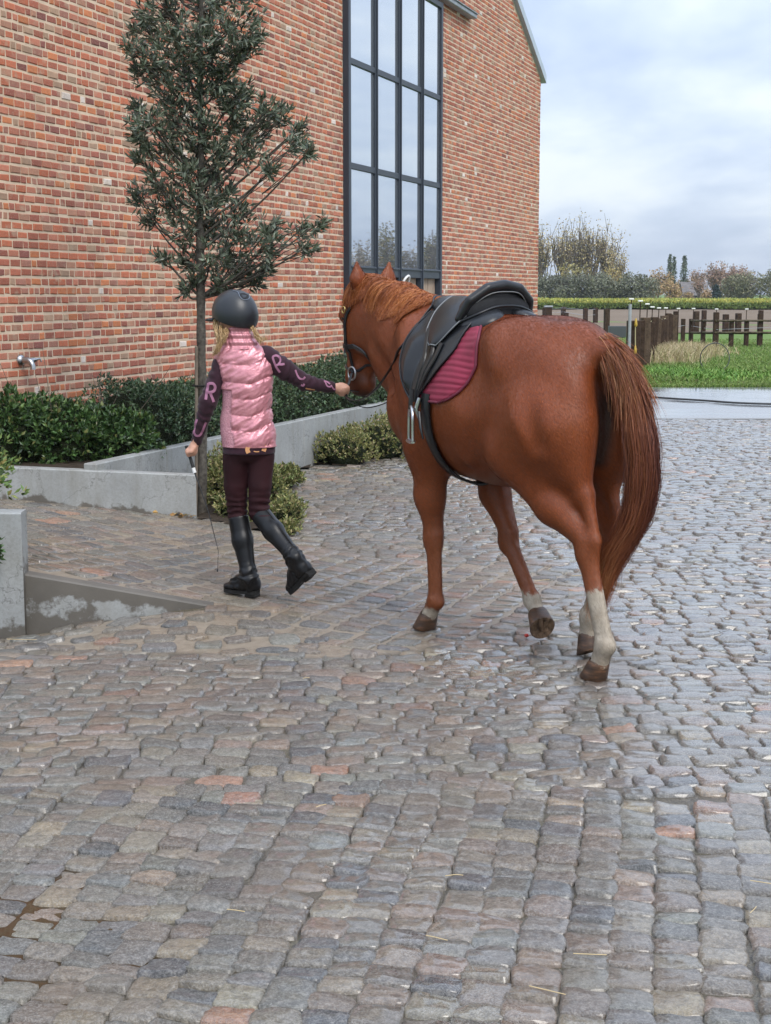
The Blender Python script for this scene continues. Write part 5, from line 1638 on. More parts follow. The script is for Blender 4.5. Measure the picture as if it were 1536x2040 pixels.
for i in range(nv_):
    a_, b_ = Q(Lx[i], vv_[i]), Q(Rx[i], vv_[i]); c = (a_ + b_) / 2; hw = np.linalg.norm(b_ - a_) / 2
    ex = .85
    VV[i, :, 0] = c[0] + hw * np.sign(np.cos(aa)) * np.abs(np.cos(aa)) ** ex
    VV[i, :, 1] = c[1] - Dp[i] * np.sign(np.sin(aa)) * np.abs(np.sin(aa)) ** ex * .92
    VV[i, :, 2] = c[2]
nxt = np.roll(VV, -1, 1) - np.roll(VV, 1, 1); dn_ = np.gradient(VV, axis=0)
nn = unit(np.cross(nxt, dn_)); ctr = VV.mean(1, keepdims=True)
nn = nn * np.sign((nn * (VV - ctr)).sum(-1, keepdims=True))
ux = (VV[..., 0] - VV[..., 0].mean(1, keepdims=True)) / .14                    # -1 left, 1 right
vrow = np.repeat(vv_[:, None], na_, 1)
# seams dip to a point a little right of the spine
dip = np.where(ux < .25, 5.0 * (ux + 1) / 1.25, 5.0 - 22.0 * (ux - .25))
seams = np.array([690, 722, 758, 789, 822, 852, 889.0])
ph = np.interp(vrow - dip, seams, np.arange(len(seams)))
puff = np.abs(np.sin(math.pi * ph)) ** .55
frac = ph - np.floor(ph); near_seam = np.exp(-(np.minimum(frac, 1 - frac) / .20) ** 2)
sidep = (smoothstep(-.42, -.52, ux) * (vrow > 775) * (np.sin(aa)[None] > -.9)) > .5
wrk = vnoise(np.stack([VV[..., 0] * 95 + ph * 8 + VV[..., 2] * 26, VV[..., 1] * 70, ph * 3.0], -1), 1.0, 2)
wr2 = vnoise(np.stack([VV[..., 0] * 30 - VV[..., 2] * 44, VV[..., 1] * 30, ph * 2.0], -1), 1.0, 2)
disp = np.where(ph > .02, .0105 * puff - .006 + .0080 * wrk * (near_seam + .30) + .0055 * wr2, .004 * np.sin((vrow - 650) * .45) + .006 * wrk)
disp = np.where(sidep, -.004 + .001 * vnoise(VV, 160.0), disp)
disp = disp * (.3 + .7 * smoothstep(889, 883, vrow))
VV = VV + nn * disp[..., None]
i, j = np.meshgrid(np.arange(nv_ - 1), np.arange(na_), indexing='ij')
VF = np.stack([i * na_ + j, i * na_ + (j + 1) % na_, (i + 1) * na_ + (j + 1) % na_, (i + 1) * na_ + j], -1).reshape(-1, 4)
mi = sidep[:-1].reshape(-1).astype(int)
def satin_mat():
    m, nt, b = mat_new('pink_satin_nylon'); n = N(nt); v = n.obj()
    n.set(b.inputs['Base Color'], n.ramp(n.noise(v, 30, 4, .6), [(.3, (.52, .20, .235)), (.7, (.64, .275, .31))]))
    b.inputs['Roughness'].default_value = .34; b.inputs['Metallic'].default_value = .30; b.inputs['Specular IOR Level'].default_value = .6
    n.set(b.inputs['Normal'], n.bump(n.noise(v, 85, 3, .6), .35, .004)); return m
def knit_mat():
    m, nt, b = mat_new('pink_melange_knit'); n = N(nt); v = n.obj()
    n.set(b.inputs['Base Color'], n.ramp(n.noise(v, 210, 3, .7), [(.35, (.36, .13, .17)), (.65, (.62, .33, .36))]))
    b.inputs['Roughness'].default_value = .85
    n.set(b.inputs['Normal'], n.bump(n.voro(v, 190), .5, .003)); return m
vest_me = raw_mesh('vest', VV.reshape(-1, 3), VF, [satin_mat(), knit_mat()], True, mat_idx=mi)
vest = gp(link('vest', vest_me))
# open neck and hem get thickness
sm = vest.modifiers.new('thickness', 'SOLIDIFY'); sm.thickness = .008; sm.offset = -1

# ---- breeches
M_BREECH = simple('dark_burgundy_breeches', (.026, .0050, .0075), .75, .3, nscale=9, namt=.25, bump=.3, bscale=40, bdist=.006)
pf = Field(np.array([-.98, 7.25, .36]), np.array([-.42, 7.88, .98]), .0068)
pf.ell(Q(496, 895), (.126, .094, .075), .0)
pf.cone(Q(470, 908), Q(470, 965, .03), .067, .062, .02); pf.cone(Q(470, 965, .03), kL, .062, .050, .006); pf.cone(kL, blend(kL, aL, .3), .050, .046, .006)
pf.cone(Q(521, 908), Q(518, 965), .066, .060, .012); pf.cone(Q(518, 965), kR, .060, .051, .006); pf.cone(kR, blend(kR, aR, .3), .051, .047, .006)
pV, pQ = pf.mesh(2); pn_ = vnormals(pV, pQ)
kz = np.exp(-((pV[:, 2] - kL[2] - .02) / .07) ** 2)
pV = pV + pn_ * (kz * .008 * np.sin(pV[:, 2] * 190 + 14 * pV[:, 0] + 3 * vnoise(pV, 16.0)) * (.5 + .5 * vnoise(pV, 10.0)) + .002 * vnoise(pV, 18.0))[:, None]
gp(mesh_obj('breeches', pV, pQ, M_BREECH, None, True))

# ---- tall boots
M_BOOT = simple('black_boot_leather', (.006, .006, .007), .38, .34, nscale=15, namt=.3, bump=.25, bscale=30, bdist=.004)
M_BSOLE = simple('boot_rubber', (.014, .013, .012), .8, .3, bump=.4, bscale=90)
def boot(k_, a_, heel, toe, up, lift):
    """k_ knee, a_ ankle, heel and toe of the sole, up: away from the sole"""
    top = blend(k_, a_, .06); up = unit(up); ft = unit(toe - heel)
    lo = np.minimum.reduce([top, a_, heel, toe]) - .10; hi = np.maximum.reduce([top, a_, heel, toe]) + .10
    f = Field(lo, hi, .006)
    m = blend(top, a_, .38)
    f.cone(top, m, .053, .053, .0); f.cone(m, a_ + (top - a_) * .12, .053, .039, .02); f.cone(a_ + (top - a_) * .12, a_, .040, .040, .02)
    f.cone(a_, heel + up * .045 + ft * .03, .040, .036, .02)
    f.cone(heel + up * .045 + ft * .035, heel + ft * .11 + up * .040, .037, .036, .03); f.cone(heel + ft * .10 + up * .038, toe + up * .028 - ft * .03, .037, .027, .02)
    f.cone(a_ + ft * .01, heel + ft * .12 + up * .045, .036, .033, .03)
    f.cut(heel + up * .016, -up); f.cut(top, unit(top - m), 0)
    v, q = f.mesh(1); nn_ = vnormals(v, q)
    t, _ = seg_t(v, top, a_)
    v = v + nn_ * (-.0048 * np.exp(-((t - .97) / .12) ** 2) * np.sin(t * 70 + 4 * vnoise(v, 30.0)) + .001 * vnoise(v, 20.0))[:, None]
    b = gp(mesh_obj('boot', v, q, M_BOOT, None, True))
    sd = np.cross(ft, up)
    mb = MB(); k = 20
    out = [(0.0, .028), (.03, .033), (.07, .031), (.11, .032), (.16, .038), (.20, .034), (.225, .020), (.233, .004)]
    Lf = np.linalg.norm(toe - heel)
    L_ = [heel + ft * (t_ / .233 * Lf) + sd * w_ for t_, w_ in out]; R__ = [heel + ft * (t_ / .233 * Lf) - sd * w_ for t_, w_ in out]
    n_ = len(out); Vs = np.array(L_ + R__ + [p + up * .018 for p in L_ + R__]); Fs = []
    for i_ in range(n_ - 1):
        Fs += [(i_, i_ + 1, n_ + i_ + 1, n_ + i_), (2 * n_ + i_, 3 * n_ + i_, 3 * n_ + i_ + 1, 2 * n_ + i_ + 1), (i_, 2 * n_ + i_, 2 * n_ + i_ + 1, i_ + 1), (n_ + i_, n_ + i_ + 1, 3 * n_ + i_ + 1, 3 * n_ + i_)]
    Fs += [(0, n_, 3 * n_, 2 * n_)]
    mb.add(Vs, Fs); H = np.eye(4); H[:3, 0] = ft; H[:3, 1] = sd; H[:3, 2] = up; H[:3, 3] = heel
    mb.box((-.002, -.029, -.016), (.062, .029, .001), M=H, bev=.004)
    gp(mb.build('sole', M_BSOLE, None), b)
    # zip and spur rest up the back of the leg
    mb = MB(); bk = unit(-ft + up * (ft @ up)); ax = unit(a_ - top); bk = unit(-ft - ax * (-ft @ ax))
    zp = [blend(top, a_, t_) + bk * np.interp(t_, [0, .38, .88, 1], [.0535, .054, .041, .042]) for t_ in np.linspace(.02, 1, 16)]
    mb.tube(zp, .0035, 6); gp(mb.build('zip', M_STEEL if False else M_BSOLE, None, True), b)
    return b
zL = float(gz(-.70, 7.58))
heelL = Q(513, 1188, -.02); heelL[2] = zL + .022; toeL = Q(447, 1168, .06); toeL[2] = zL + .020
boot(kL, aL, heelL, toeL, np.array([0, 0, 1.0]), 0)
heelR = Q(621, 1140, -.19); toeR = Q(582, 1184, -.06); toeR[2] = max(toeR[2], float(gz(toeR[0], toeR[1])) + .008)
ftR = unit(toeR - heelR); upR = aR + np.array([0, 0, .02]) - heelR; upR = unit(upR - ftR * (upR @ ftR))
boot(kR, aR, heelR, toeR, upR, 0)

# ---- riding helmet
M_HELM = simple('matt_charcoal_shell', (.016, .018, .022), .38, .5, nscale=300, namt=.1, bump=.1, bscale=300, bdist=.001)
hc = Q(467, 621, .02)
hm = Field(hc - .20, hc + .20, .005)
hrot2 = np.column_stack([fdir, frt, fup])
hm.ell(hc, (.122, .104, .112), .0, hrot2)
hm.ell(hc - fdir * .025 - fup * .035, (.095, .098, .085), .03, hrot2)
hm.ell(hc - fup * .06 + fdir * .01, (.10, .084, .11), .01, hrot2, sub=True)
hm.cut(hc - fup * .062 - fdir * .02, unit(-fup + fdir * .35))
hm.ell(hc + fdir * .115 - fup * .035, (.05, .085, .012), .012, hrot2)
v, q = hm.mesh(2); helmet = gp(mesh_obj('helmet', v, q, M_HELM, None, True)); HBV = bvh(v, q)
M_TRIM = simple('silver_trim', (.20, .22, .26), .4, metal=.6)
def helm_pts(pl, off=.002):
    out = []
    for (u, v_) in spline(np.array([crop(*q_) for q_ in pl]), 40):
        d = Vector(_ray(u, v_)).normalized(); hit, n_, _, _ = HBV.ray_cast(Vector((0, 0, CAM_H)) + d * 6.6, d)
        if hit is not None: out.append(np.array(hit) + np.array(n_) * off)
    return np.array(out)
tp = helm_pts([(502, 78), (540, 92), (560, 130), (585, 150), (625, 146), (632, 118), (612, 92)])
if len(tp) > 4:
    mb = MB(); mb.tube(tp, .0017, 6); gp(mb.build('vent_trim', M_TRIM, None, True), helmet)
tp = helm_pts([(552, 105), (572, 138), (600, 145), (620, 138), (622, 116), (600, 102), (575, 98)])
if len(tp) > 6:
    c = tp.mean(0); Vv = np.vstack([tp, c]); k = np.arange(len(tp)); mesh_o = mesh_obj('vent', Vv, np.stack([k, (k + 1) % len(tp), np.full(len(tp), len(tp))], -1), M_SUEDE); gp(mesh_o, helmet)
mb = MB(); mb.tube(spline(np.array([fc(.02, -.085, -.02), fc(.035, -.075, -.07), fc(.06, -.02, -.105), fc(.06, .02, -.105), fc(.035, .075, -.07), fc(.02, .085, -.02)]), 24), .005, 6, flat=.4)
gp(mb.build('chin_strap', M_BSOLE, None, True), helmet)

# ---- fair hair
M_HAIR = hair_mat('fair_hair', [(0, (.24, .13, .055)), (.5, (.46, .29, .135)), (1, (.68, .50, .28))], .4)
def lock(pts, r, n_):
    c = spline(np.array(pts), 12); o_ = RNG.normal(size=(n_, 1, 3)) * np.asarray(r) * np.linspace(.5, 1, 12)[None, :, None]
    o_ = o_ + RNG.normal(0, .003, (n_, 12, 3)); return c[None] + o_
hp = np.concatenate([
    lock([Q(434, 646, -.0), Q(431, 662, -.04), Q(436, 680, -.065), Q(432, 700, -.075), Q(427, 706, -.07)], .007, 90),
    lock([Q(440, 650, -.04), Q(441, 664, -.075), Q(440, 682, -.09), Q(431, 700, -.09)], .007, 110),
    lock([Q(450, 656, -.06), Q(448, 668, -.085), Q(444, 680, -.092)], .007, 120),
    lock([Q(500, 650, -.04), Q(508, 664, -.06), Q(513, 674, -.07), Q(519, 681, -.075)], .006, 100),
    lock([Q(505, 655, -.03), Q(514, 668, -.06), Q(522, 676, -.06), Q(531, 674, -.06)], .004, 30),
    lock([Q(432, 632, .03), Q(428, 645, .0), Q(430, 658, -.01), Q(436, 670, -.04)], .007, 70)])
hair_o = gp(strands('hair', hp, np.linspace(1, .4, 12)[None] * .0028, .5 + .2 * RNG.normal(size=(len(hp), 1)) + np.zeros((1, 12)), M_HAIR, None)); tag(hair_o, kind='stuff')

# ---- riding crop in her left hand
crop_o = empty('riding_crop', Q(377, 908, .03)); cinv = Matrix.Translation(-Vector(Q(377, 908, .03)))
tag(crop_o, 'thin black riding crop with white band hanging from her left hand', 'riding crop')
M_CROP = simple('black_braid', (.015, .014, .014), .5); 
c1 = [Q(373, 893, .035), Q(380, 915, .03), Q(389, 945, .02), Q(400, 975, .0), Q(415, 1020, -.02), Q(428, 1070, -.05), Q(435, 1098, -.07)]
mb = MB(); mb.tube(spline(np.array(c1), 30), np.linspace(.0055, .0016, 30), 6); prt(mb.build('shaft', M_CROP, None, True), crop_o, cinv)
mb = MB(); mb.tube([Q(435, 1098, -.07), Q(434, 1120, -.08), Q(433.5, 1138, -.085)], .0013, 5); mb.tube([Q(433.5, 1134, -.085), Q(433, 1139, -.085)], .004, 6); prt(mb.build('lash', M_CROP, None, True), crop_o, cinv)
mb = MB(); mb.tube([Q(371, 888, .037), Q(380, 915, .03), Q(385, 932, .024)], .0085, 8); prt(mb.build('grip', M_CROP, None, True), crop_o, cinv)
mb = MB(); mb.tube([Q(385, 932, .024), Q(388, 942, .021)], .0095, 8); prt(mb.build('band', M_WHITE, None, True), crop_o, cinv)

# ================================================================== PLANTS
def leaf_mat(name, rough=.38, trans=.0, spec=.45):
    m, nt, b = mat_new(name); n = N(nt)
    c = n.attr('tint'); n.set(b.inputs['Base Color'], c); b.inputs['Roughness'].default_value = rough
    b.inputs['Specular IOR Level'].default_value = spec
    return m
M_LEAF = leaf_mat('leaf', .36); M_LEAFM = leaf_mat('matt_leaf', .6, spec=.3)
def leaves(P_, D, length, width, tint, droop=.0, fold=.35, up=None):
    """one folded, pointed leaf per point: D its direction, built from four triangles"""
    n_ = len(P_); D = unit(D)
    ref = RNG.normal(size=(n_, 3)) if up is None else up + .6 * RNG.normal(size=(n_, 3))
    S = unit(np.cross(D, ref)); U = np.cross(S, D)
    L = np.broadcast_to(length, (n_,))[:, None]; Wd = np.broadcast_to(width, (n_,))[:, None] / 2
    b = P_; m = P_ + D * L * .48 - U * L * droop * .3; t = P_ + D * L - U * L * droop
    l = m - S * Wd + U * Wd * fold; r = m + S * Wd + U * Wd * fold
    V = np.stack([b, l, m, r, t], 1).reshape(-1, 3)
    k = np.arange(n_)[:, None] * 5
    F = np.concatenate([k + np.array([[0, 2, 1]]), k + np.array([[0, 3, 2]]), k + np.array([[1, 2, 4]]), k + np.array([[2, 3, 4]])])
    return V, F, np.repeat(tint, 5, 0)
def tints(n_, cols, wts=None, jit=.18):
    cols = np.array(cols); i = RNG.choice(len(cols), n_, p=wts)
    return np.clip(cols[i] * RNG.uniform(1 - jit, 1 + jit, (n_, 1)) * RNG.uniform(.95, 1.05, (n_, 3)), .004, 1)
def sprigs(C, n_per, dirs, spread, length, width, cols, wts=None, stem=.04, droop=.15):
    """little shoots: n_per leaves round each twig tip"""
    n_ = len(C); P_ = np.repeat(C, n_per, 0); Dm = np.repeat(unit(dirs), n_per, 0)
    t = RNG.random((n_ * n_per, 1))
    D = Dm * (.5 + .6 * t) + spread * RNG.normal(size=P_.shape)
    Q_ = P_ - Dm * stem * (1 - t) + .10 * stem * RNG.normal(size=P_.shape)
    sh = np.repeat(RNG.uniform(.78, 1.22, (n_, 1)), n_per, 0)
    T = tints(len(P_), cols, wts) * sh
    return leaves(Q_, D, length * RNG.uniform(.7, 1.2, len(P_)), width * RNG.uniform(.75, 1.2, len(P_)), T, droop)
def mound(n_, c, r, zmin=None, shell_=.45, bump=.25):
    """points and outward directions through the outer part of an uneven mound"""
    d = unit(RNG.normal(size=(n_, 3))); d[:, 2] = np.where(d[:, 2] < -.25, -d[:, 2], d[:, 2])
    k = (1 - shell_ * RNG.random(n_) ** 1.6) * (1 + bump * vnoise(d * 2.1 + np.array(c), 1.0, 2))
    p = np.array(c) + d * k[:, None] * np.array(r)
    return p, d
M_TWIG = simple('twig_bark', (.045, .032, .022), .85, .2, nscale=18, namt=.3)
def core(name, parent, inv, c, r, mat=M_TWIG, n_=70):
    """bare twigs and stems inside a shrub"""
    mb = MB(); c = np.array(c); r = np.array(r)
    for _ in range(n_):
        d = unit(RNG.normal(size=3)); d[2] = abs(d[2]); b = c + np.array([RNG.normal(0, .22) * r[0], RNG.normal(0, .22) * r[1], -r[2] * .9])
        e = c + d * r * RNG.uniform(.55, .95); m_ = (b + e) / 2 + RNG.normal(0, .04, 3) * r
        mb.tube(spline(np.array([b, m_, e]), 6), np.linspace(.007, .002, 6), 4, cap=False)
    o = mb.build(name, mat); o.parent = parent; o.matrix_parent_inverse = inv; return tag(o, kind='stuff')
def plant(name, base, label, cat, group=None):
    o = empty(name, base); tag(o, label, cat, group); return o, Matrix.Translation(-Vector(base))
def foliage(parent, inv, parts_, mat, name='foliage'):
    V, F, T = [], [], []; n_ = 0
    for v, f, t in parts_: V.append(v); F.append(f + n_); T.append(t); n_ += len(v)
    o = mesh_obj(name, np.vstack(V), np.vstack(F), mat, None, False, col=np.vstack(T)); o.parent = parent; o.matrix_parent_inverse = inv
    return tag(o, kind='stuff')
# added dark solid core: stands in for shade between the leaves, blocks see-through
def bulk(parent, inv, blobs, name='shade_core', h=.03):
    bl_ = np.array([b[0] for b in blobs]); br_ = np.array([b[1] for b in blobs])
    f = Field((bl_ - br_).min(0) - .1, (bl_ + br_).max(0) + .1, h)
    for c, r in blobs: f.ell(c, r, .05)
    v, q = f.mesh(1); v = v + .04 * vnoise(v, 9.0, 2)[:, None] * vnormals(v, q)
    o = mesh_obj(name, v, q, M_SHADE, None, False); o.parent = parent; o.matrix_parent_inverse = inv; return tag(o, kind='stuff')
M_SHADE = simple('foliage_shade', (.016, .020, .010), .95, .1, nscale=30, namt=.5, bump=1.0, bscale=40, bdist=.03)  # near-black colour stands in for the shade deep inside the foliage

# ---- young evergreen tree by the ramp
TB = G(402, 1036, .0); TY = TB[1]
tree, tinv = plant('evergreen_tree', TB, 'slender evergreen tree with narrow dark leaves before the brick wall', 'tree')
def TQ(u, v, dy=0.0): return P(u, v, TY + dy)
M_BARK = simple('grey_bark', (.085, .075, .062), .9, .2, nscale=30, namt=.55, bump=.8, bscale=45, bdist=.008)
tp_ = np.array([TB - [0, 0, .1], TQ(402, 1000), TQ(403, 850), TQ(401, 700), TQ(400, 580), TQ(398, 440), TQ(400, 300), TQ(398, 160), TQ(401, 20), TQ(404, -120), TQ(408, -230)])
mb = MB(); tk = spline(tp_, 60); mb.tube(tk, np.interp(np.linspace(0, 1, 60), [0, .08, .4, 1], [.046, .037, .030, .008]) * (1 + .07 * np.sin(np.arange(60) * 1.7)), 12)
prt(mb.build('trunk', M_BARK, None, True), tree, tinv)
CL = [(330,-60,60),(400,-90,65),(470,-50,60),(360,-140,55),(440,-150,55),(400,-200,45),(330,20,60),(400,10,70),(470,40,60),(290,60,45),(258,96,24),(350,80,60),(430,90,60),(480,100,40),(508,72,24),(310,130,45),(370,140,50),(440,150,50),(278,146,30),(400,180,50),(460,200,45),(340,190,40),(490,190,35),(540,212,28),(272,215,22),(300,245,40),(268,262,24),(350,240,45),(410,250,45),(470,250,45),(520,250,40),(562,233,24),(600,254,17),(590,282,28),(616,300,16),(288,292,30),(330,290,40),(390,300,45),(440,300,40),(500,300,40),(542,335,18),(274,312,17),(365,340,40),(420,350,45),(308,362,28),(274,392,27),(340,400,45),(400,400,45),(450,390,35),(482,412,22),(298,432,22),(360,450,40),(420,460,45),(480,460,45),(540,452,33),(600,456,22),(636,444,16),(612,492,20),(530,490,40),(470,510,45),(420,520,42),(370,520,28),(324,512,24),(490,545,33),(540,532,22),(440,560,28),(388,560,22),(366,577,13),(512,562,22)]
br = MB(); tips = []; tdir = []
for (u, v, r) in CL:
    rm = r / 290.0
    c = TQ(u, v, RNG.normal(0, 1) * min(.30, .5 * rm + .5 * abs(u - 401) / 290 * .5))
    rise = abs(u - 401) * .75 + 30
    zt = np.clip((v + rise), -200, 600); k_ = int(np.argmin(np.abs(proj(tk)[1] - zt))); b0 = tk[k_]
    md = blend(b0, c, .55) + np.array([0, 0, -.03 + .02 * RNG.normal()])
    br.tube(spline(np.array([b0, md, c]), 8), np.linspace(.011, .004, 8), 5, cap=False)
    nt_ = int(8 + 26 * (r / 45.0) ** 2)
    for _ in range(nt_):
        d = unit(RNG.normal(size=3)); p = c + d * rm * RNG.random() ** .5 * np.array([1, .9, 1])
        tips.append(p); tdir.append(unit(p - c + np.array([0, 0, .35 * rm]) + unit(p - b0) * rm * .7))
        if RNG.random() < .42:
            s0 = blend(b0, c, RNG.uniform(.55, 1.0)); br.tube(spline(np.array([s0, blend(s0, p, .5) + RNG.normal(0, .012, 3), p]), 5), np.linspace(.0042, .0016, 5), 4, cap=False)
prt(br.build('branches', M_BARK, None, True), tree, tinv); tag(tree.children[-1], kind='stuff')
tips = np.array(tips); tdir = np.array(tdir)
cols = [(.080, .100, .064), (.108, .132, .085), (.15, .17, .12), (.046, .060, .042), (.20, .215, .16), (.13, .08, .05)]
foliage(tree, tinv, [sprigs(tips, 8, tdir, .62, .066, .0165, cols, [.30, .28, .20, .12, .07, .03], stem=.045)], M_LEAF, 'crown')
# stake and tie
sk, sinv = plant('tree_stake', TB + [-.035, -.03, 0], 'thin weathered wooden stake tied to the evergreen trunk', 'stake')
M_STAKE = simple('weathered_wood', (.16, .13, .10), .8, .2, nscale=12, namt=.3, bump=.4, bscale=50)
mb = MB(); mb.tube([TB + [-.040, -.035, -.05], TQ(391.5, 900, -.04), TQ(391.5, 690, -.04)], .012, 8); prt(mb.build('pole', M_STAKE, None, True), sk, sinv)
mb = MB(); zz = TQ(400, 768)[2]; cc = TQ(399, 768); mb.tube([cc + np.array([.046 * math.cos(a) - .006, .046 * math.sin(a) - .01, 0]) for a in np.linspace(0, 2 * math.pi, 22)], .007, 6, cap=False); prt(mb.build('tie', M_BSOLE, None, True), sk, sinv)

# ---- hedge in the long planter
def PL(s, o, z): return PB + WD * s + WN * o + np.array([0, 0, z])
hb = PL(.6, -.55, .38)
hedge, hinv = plant('evergreen_hedge', hb, 'low dense dark green hedge growing in the long planter', 'hedge')
blobs = [(PL(s, -.56 + .05 * math.sin(s * 3), .42), (.42, .44, .42 + .04 * math.sin(s * 2.3))) for s in np.arange(-1.9, 4.3, .34)]
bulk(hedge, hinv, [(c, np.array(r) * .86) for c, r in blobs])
pp, dd = [], []
for c, r in blobs:
    p, d = mound(900, c, np.array(r) * 1.12, bump=.22); pp.append(p); dd.append(d)
pp = np.vstack(pp); dd = np.vstack(dd); so = (pp - PB) @ WN
ok = (so > -1.12) & (so < .08) & (pp[:, 2] > .40); pp, dd = pp[ok], dd[ok]
cols = [(.050, .088, .042), (.072, .118, .055), (.10, .15, .07), (.036, .06, .034), (.15, .15, .075)]
foliage(hedge, hinv, [sprigs(pp, 7, dd + [0, 0, .35], .60, .034, .016, cols, [.32, .30, .2, .12, .06], stem=.03)], M_LEAF)
# ---- broad leaved shrubs, left end of the planter
lb = np.array([-2.75, 11.25, .38])
shrub, shinv = plant('laurel_shrub', lb, 'glossy broad leaved green shrub behind the ramp wall', 'shrub')
blobs = [(np.array([-3.35, 11.0, .45]), (.42, .38, .36)), (np.array([-2.85, 11.05, .46]), (.45, .38, .37)), (np.array([-2.45, 11.15, .45]), (.40, .36, .33)), (np.array([-2.1, 11.3, .42]), (.36, .34, .30))]
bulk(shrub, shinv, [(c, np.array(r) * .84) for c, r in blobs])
pp, dd = zip(*[mound(900, c, np.array(r) * 1.14, bump=.25) for c, r in blobs]); pp = np.vstack(pp); dd = np.vstack(dd)
cols = [(.040, .080, .024), (.060, .115, .034), (.10, .165, .048), (.026, .05, .02), (.17, .18, .06)]
w_ = [.33, .30, .19, .13, .05]
foliage(shrub, shinv, [sprigs(pp, 7, dd + [0, 0, .4], .60, .052, .024, cols, w_, stem=.04)], M_LEAF)
mb = MB()
for _ in range(26):                                              # long bare shoots reaching out of the top
    c, r = blobs[RNG.integers(4)]; a = c + RNG.normal(0, .2, 3) * r; b_ = a + np.array([RNG.normal(0, .15), RNG.normal(0, .12), RNG.uniform(.35, .62)])
    mb.tube(spline(np.array([a, (a + b_) / 2 + RNG.normal(0, .03, 3), b_]), 6), np.linspace(.004, .0015, 6), 4, cap=False)
prt(mb.build('shoots', M_STAKE, None, False), shrub, shinv); tag(shrub.children[-1], kind='stuff')

# ---- low yellowish shrubs at the foot of the planter
def lowshrub(name, label, blobs, n_, ln, wd, cols, w_, base, sprig=7, cat='shrub', grp=None, upw=.55):
    o, inv = plant(name, base, label, cat, grp)
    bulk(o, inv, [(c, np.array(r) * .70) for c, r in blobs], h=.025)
    vol = np.array([r[0] * r[1] for c, r in blobs]); vol = vol / vol.sum()
    pp, dd = zip(*[mound(max(20, int(n_ * k)), c, np.array(r) * 1.1, bump=.35, shell_=.5) for (c, r), k in zip(blobs, vol)])
    pp = np.vstack(pp); dd = np.vstack(dd); ok = pp[:, 2] > gz(pp[:, 0], pp[:, 1]) + .01
    foliage(o, inv, [sprigs(pp[ok], sprig, dd[ok] + [0, 0, upw], .55, ln, wd, cols, w_, stem=.035)], M_LEAFM)
    return o
YC = [(.23, .225, .075), (.15, .175, .06), (.34, .30, .14), (.10, .125, .045), (.36, .27, .17)]; YW = [.32, .28, .17, .17, .06]
lowshrub('cotoneaster_shrub', 'wide low yellow green shrub at the planter foot beside the horse', [(np.array([-.42, 14.25, .08]), (.32, .30, .23)), (np.array([-.08, 14.75, .10]), (.36, .34, .27)), (np.array([.25, 15.4, .11]), (.38, .40, .28)), (np.array([.58, 16.2, .10]), (.38, .40, .24))], 3000, .030, .014, YC, YW, (.0, 14.8, 0))
lowshrub('cotoneaster_shrub', 'tall yellow green shrub right beside the evergreen trunk', [(np.array([-1.12, 10.75, .18]), (.15, .20, .30)), (np.array([-1.22, 11.4, .14]), (.18, .24, .24)), (np.array([-1.06, 10.5, .08]), (.14, .16, .18))], 1700, .030, .013, YC, YW, (-1.12, 10.8, 0))
lowshrub('cotoneaster_shrub', 'round green shrub behind the girl at the planter foot', [(np.array([-.86, 12.4, .07]), (.16, .26, .11)), (np.array([-.92, 11.5, .08]), (.15, .22, .16))], 1300, .030, .014, YC, [.2, .34, .10, .32, .04], (-.86, 12.0, 0))
lowshrub('cotoneaster_shrub', 'small straggly shrub at the edge of the ramp behind the girl', [(np.array([-.66, 10.2, .10]), (.11, .17, .13)), (np.array([-.66, 9.85, .04]), (.09, .11, .07)), (np.array([-.86, 10.35, .06]), (.16, .18, .11))], 800, .032, .012, YC, YW, (-.66, 10.1, 0), upw=.9)
# ---- left bed, spilling over its wall
GC = [(.09, .145, .04), (.13, .19, .05), (.20, .23, .07), (.06, .10, .03), (.24, .20, .06)]; GW = [.3, .3, .17, .16, .07]
lowshrub('bed_shrub', 'yellow green shrub hanging over the left bed wall', [(np.array([-2.18, 7.75, .62]), (.26, .26, .20)), (np.array([-2.05, 7.5, .62]), (.16, .20, .13)), (np.array([-2.35, 8.2, .70]), (.3, .3, .28)), (np.array([-2.42, 8.0, 1.0]), (.26, .24, .26))], 460, .045, .020, GC, GW, (-2.2, 7.7, .5), sprig=6)
lowshrub('bed_shrub', 'small green shrub hanging before the left bed wall', [(np.array([-1.93, 7.10, .36]), (.11, .09, .11)), (np.array([-2.0, 7.12, .46]), (.08, .08, .10))], 90, .042, .020, [(.05, .09, .03), (.07, .12, .04), (.035, .06, .02)], None, (-1.95, 7.1, .3), sprig=6)
mb = MB(); mb.box((-3.6, 7.35, .2), (-1.93, 7.62, .50)); tag(mb.build('bed_soil', M_SOIL), 'dark soil of the left planting bed', kind='structure')
# soil under the low shrubs
V = np.array([(x, y, 0) for x, y in BED_POLY]); V[:, 2] = -.004; c = V.mean(0)
pn_ = spline(np.vstack([BED_POLY, BED_POLY[:1]]), 80)[:-1]
sV_ = np.vstack([np.column_stack([pn_, np.maximum(gz(pn_[:, 0], pn_[:, 1]), 0) * 0 - .006])]); 
xs_, ys_ = np.meshgrid(np.arange(-2.4, 1.1, .1), np.arange(9.6, 19.6, .1), indexing='ij')
n0_, n1_ = xs_.shape; I_, J_ = np.meshgrid(np.arange(n0_ - 1), np.arange(n1_ - 1), indexing='ij')
Fq = np.stack([I_ * n1_ + J_, (I_ + 1) * n1_ + J_, (I_ + 1) * n1_ + J_ + 1, I_ * n1_ + J_ + 1], -1).reshape(-1, 4)
cx_, cy_ = xs_.ravel()[Fq].mean(1), ys_.ravel()[Fq].mean(1); Fq = Fq[inpoly(cx_, cy_, BED_POLY)]
zz_ = gz(xs_, ys_) + .008 + .012 * vnoise(v3(xs_, ys_), 6.0)
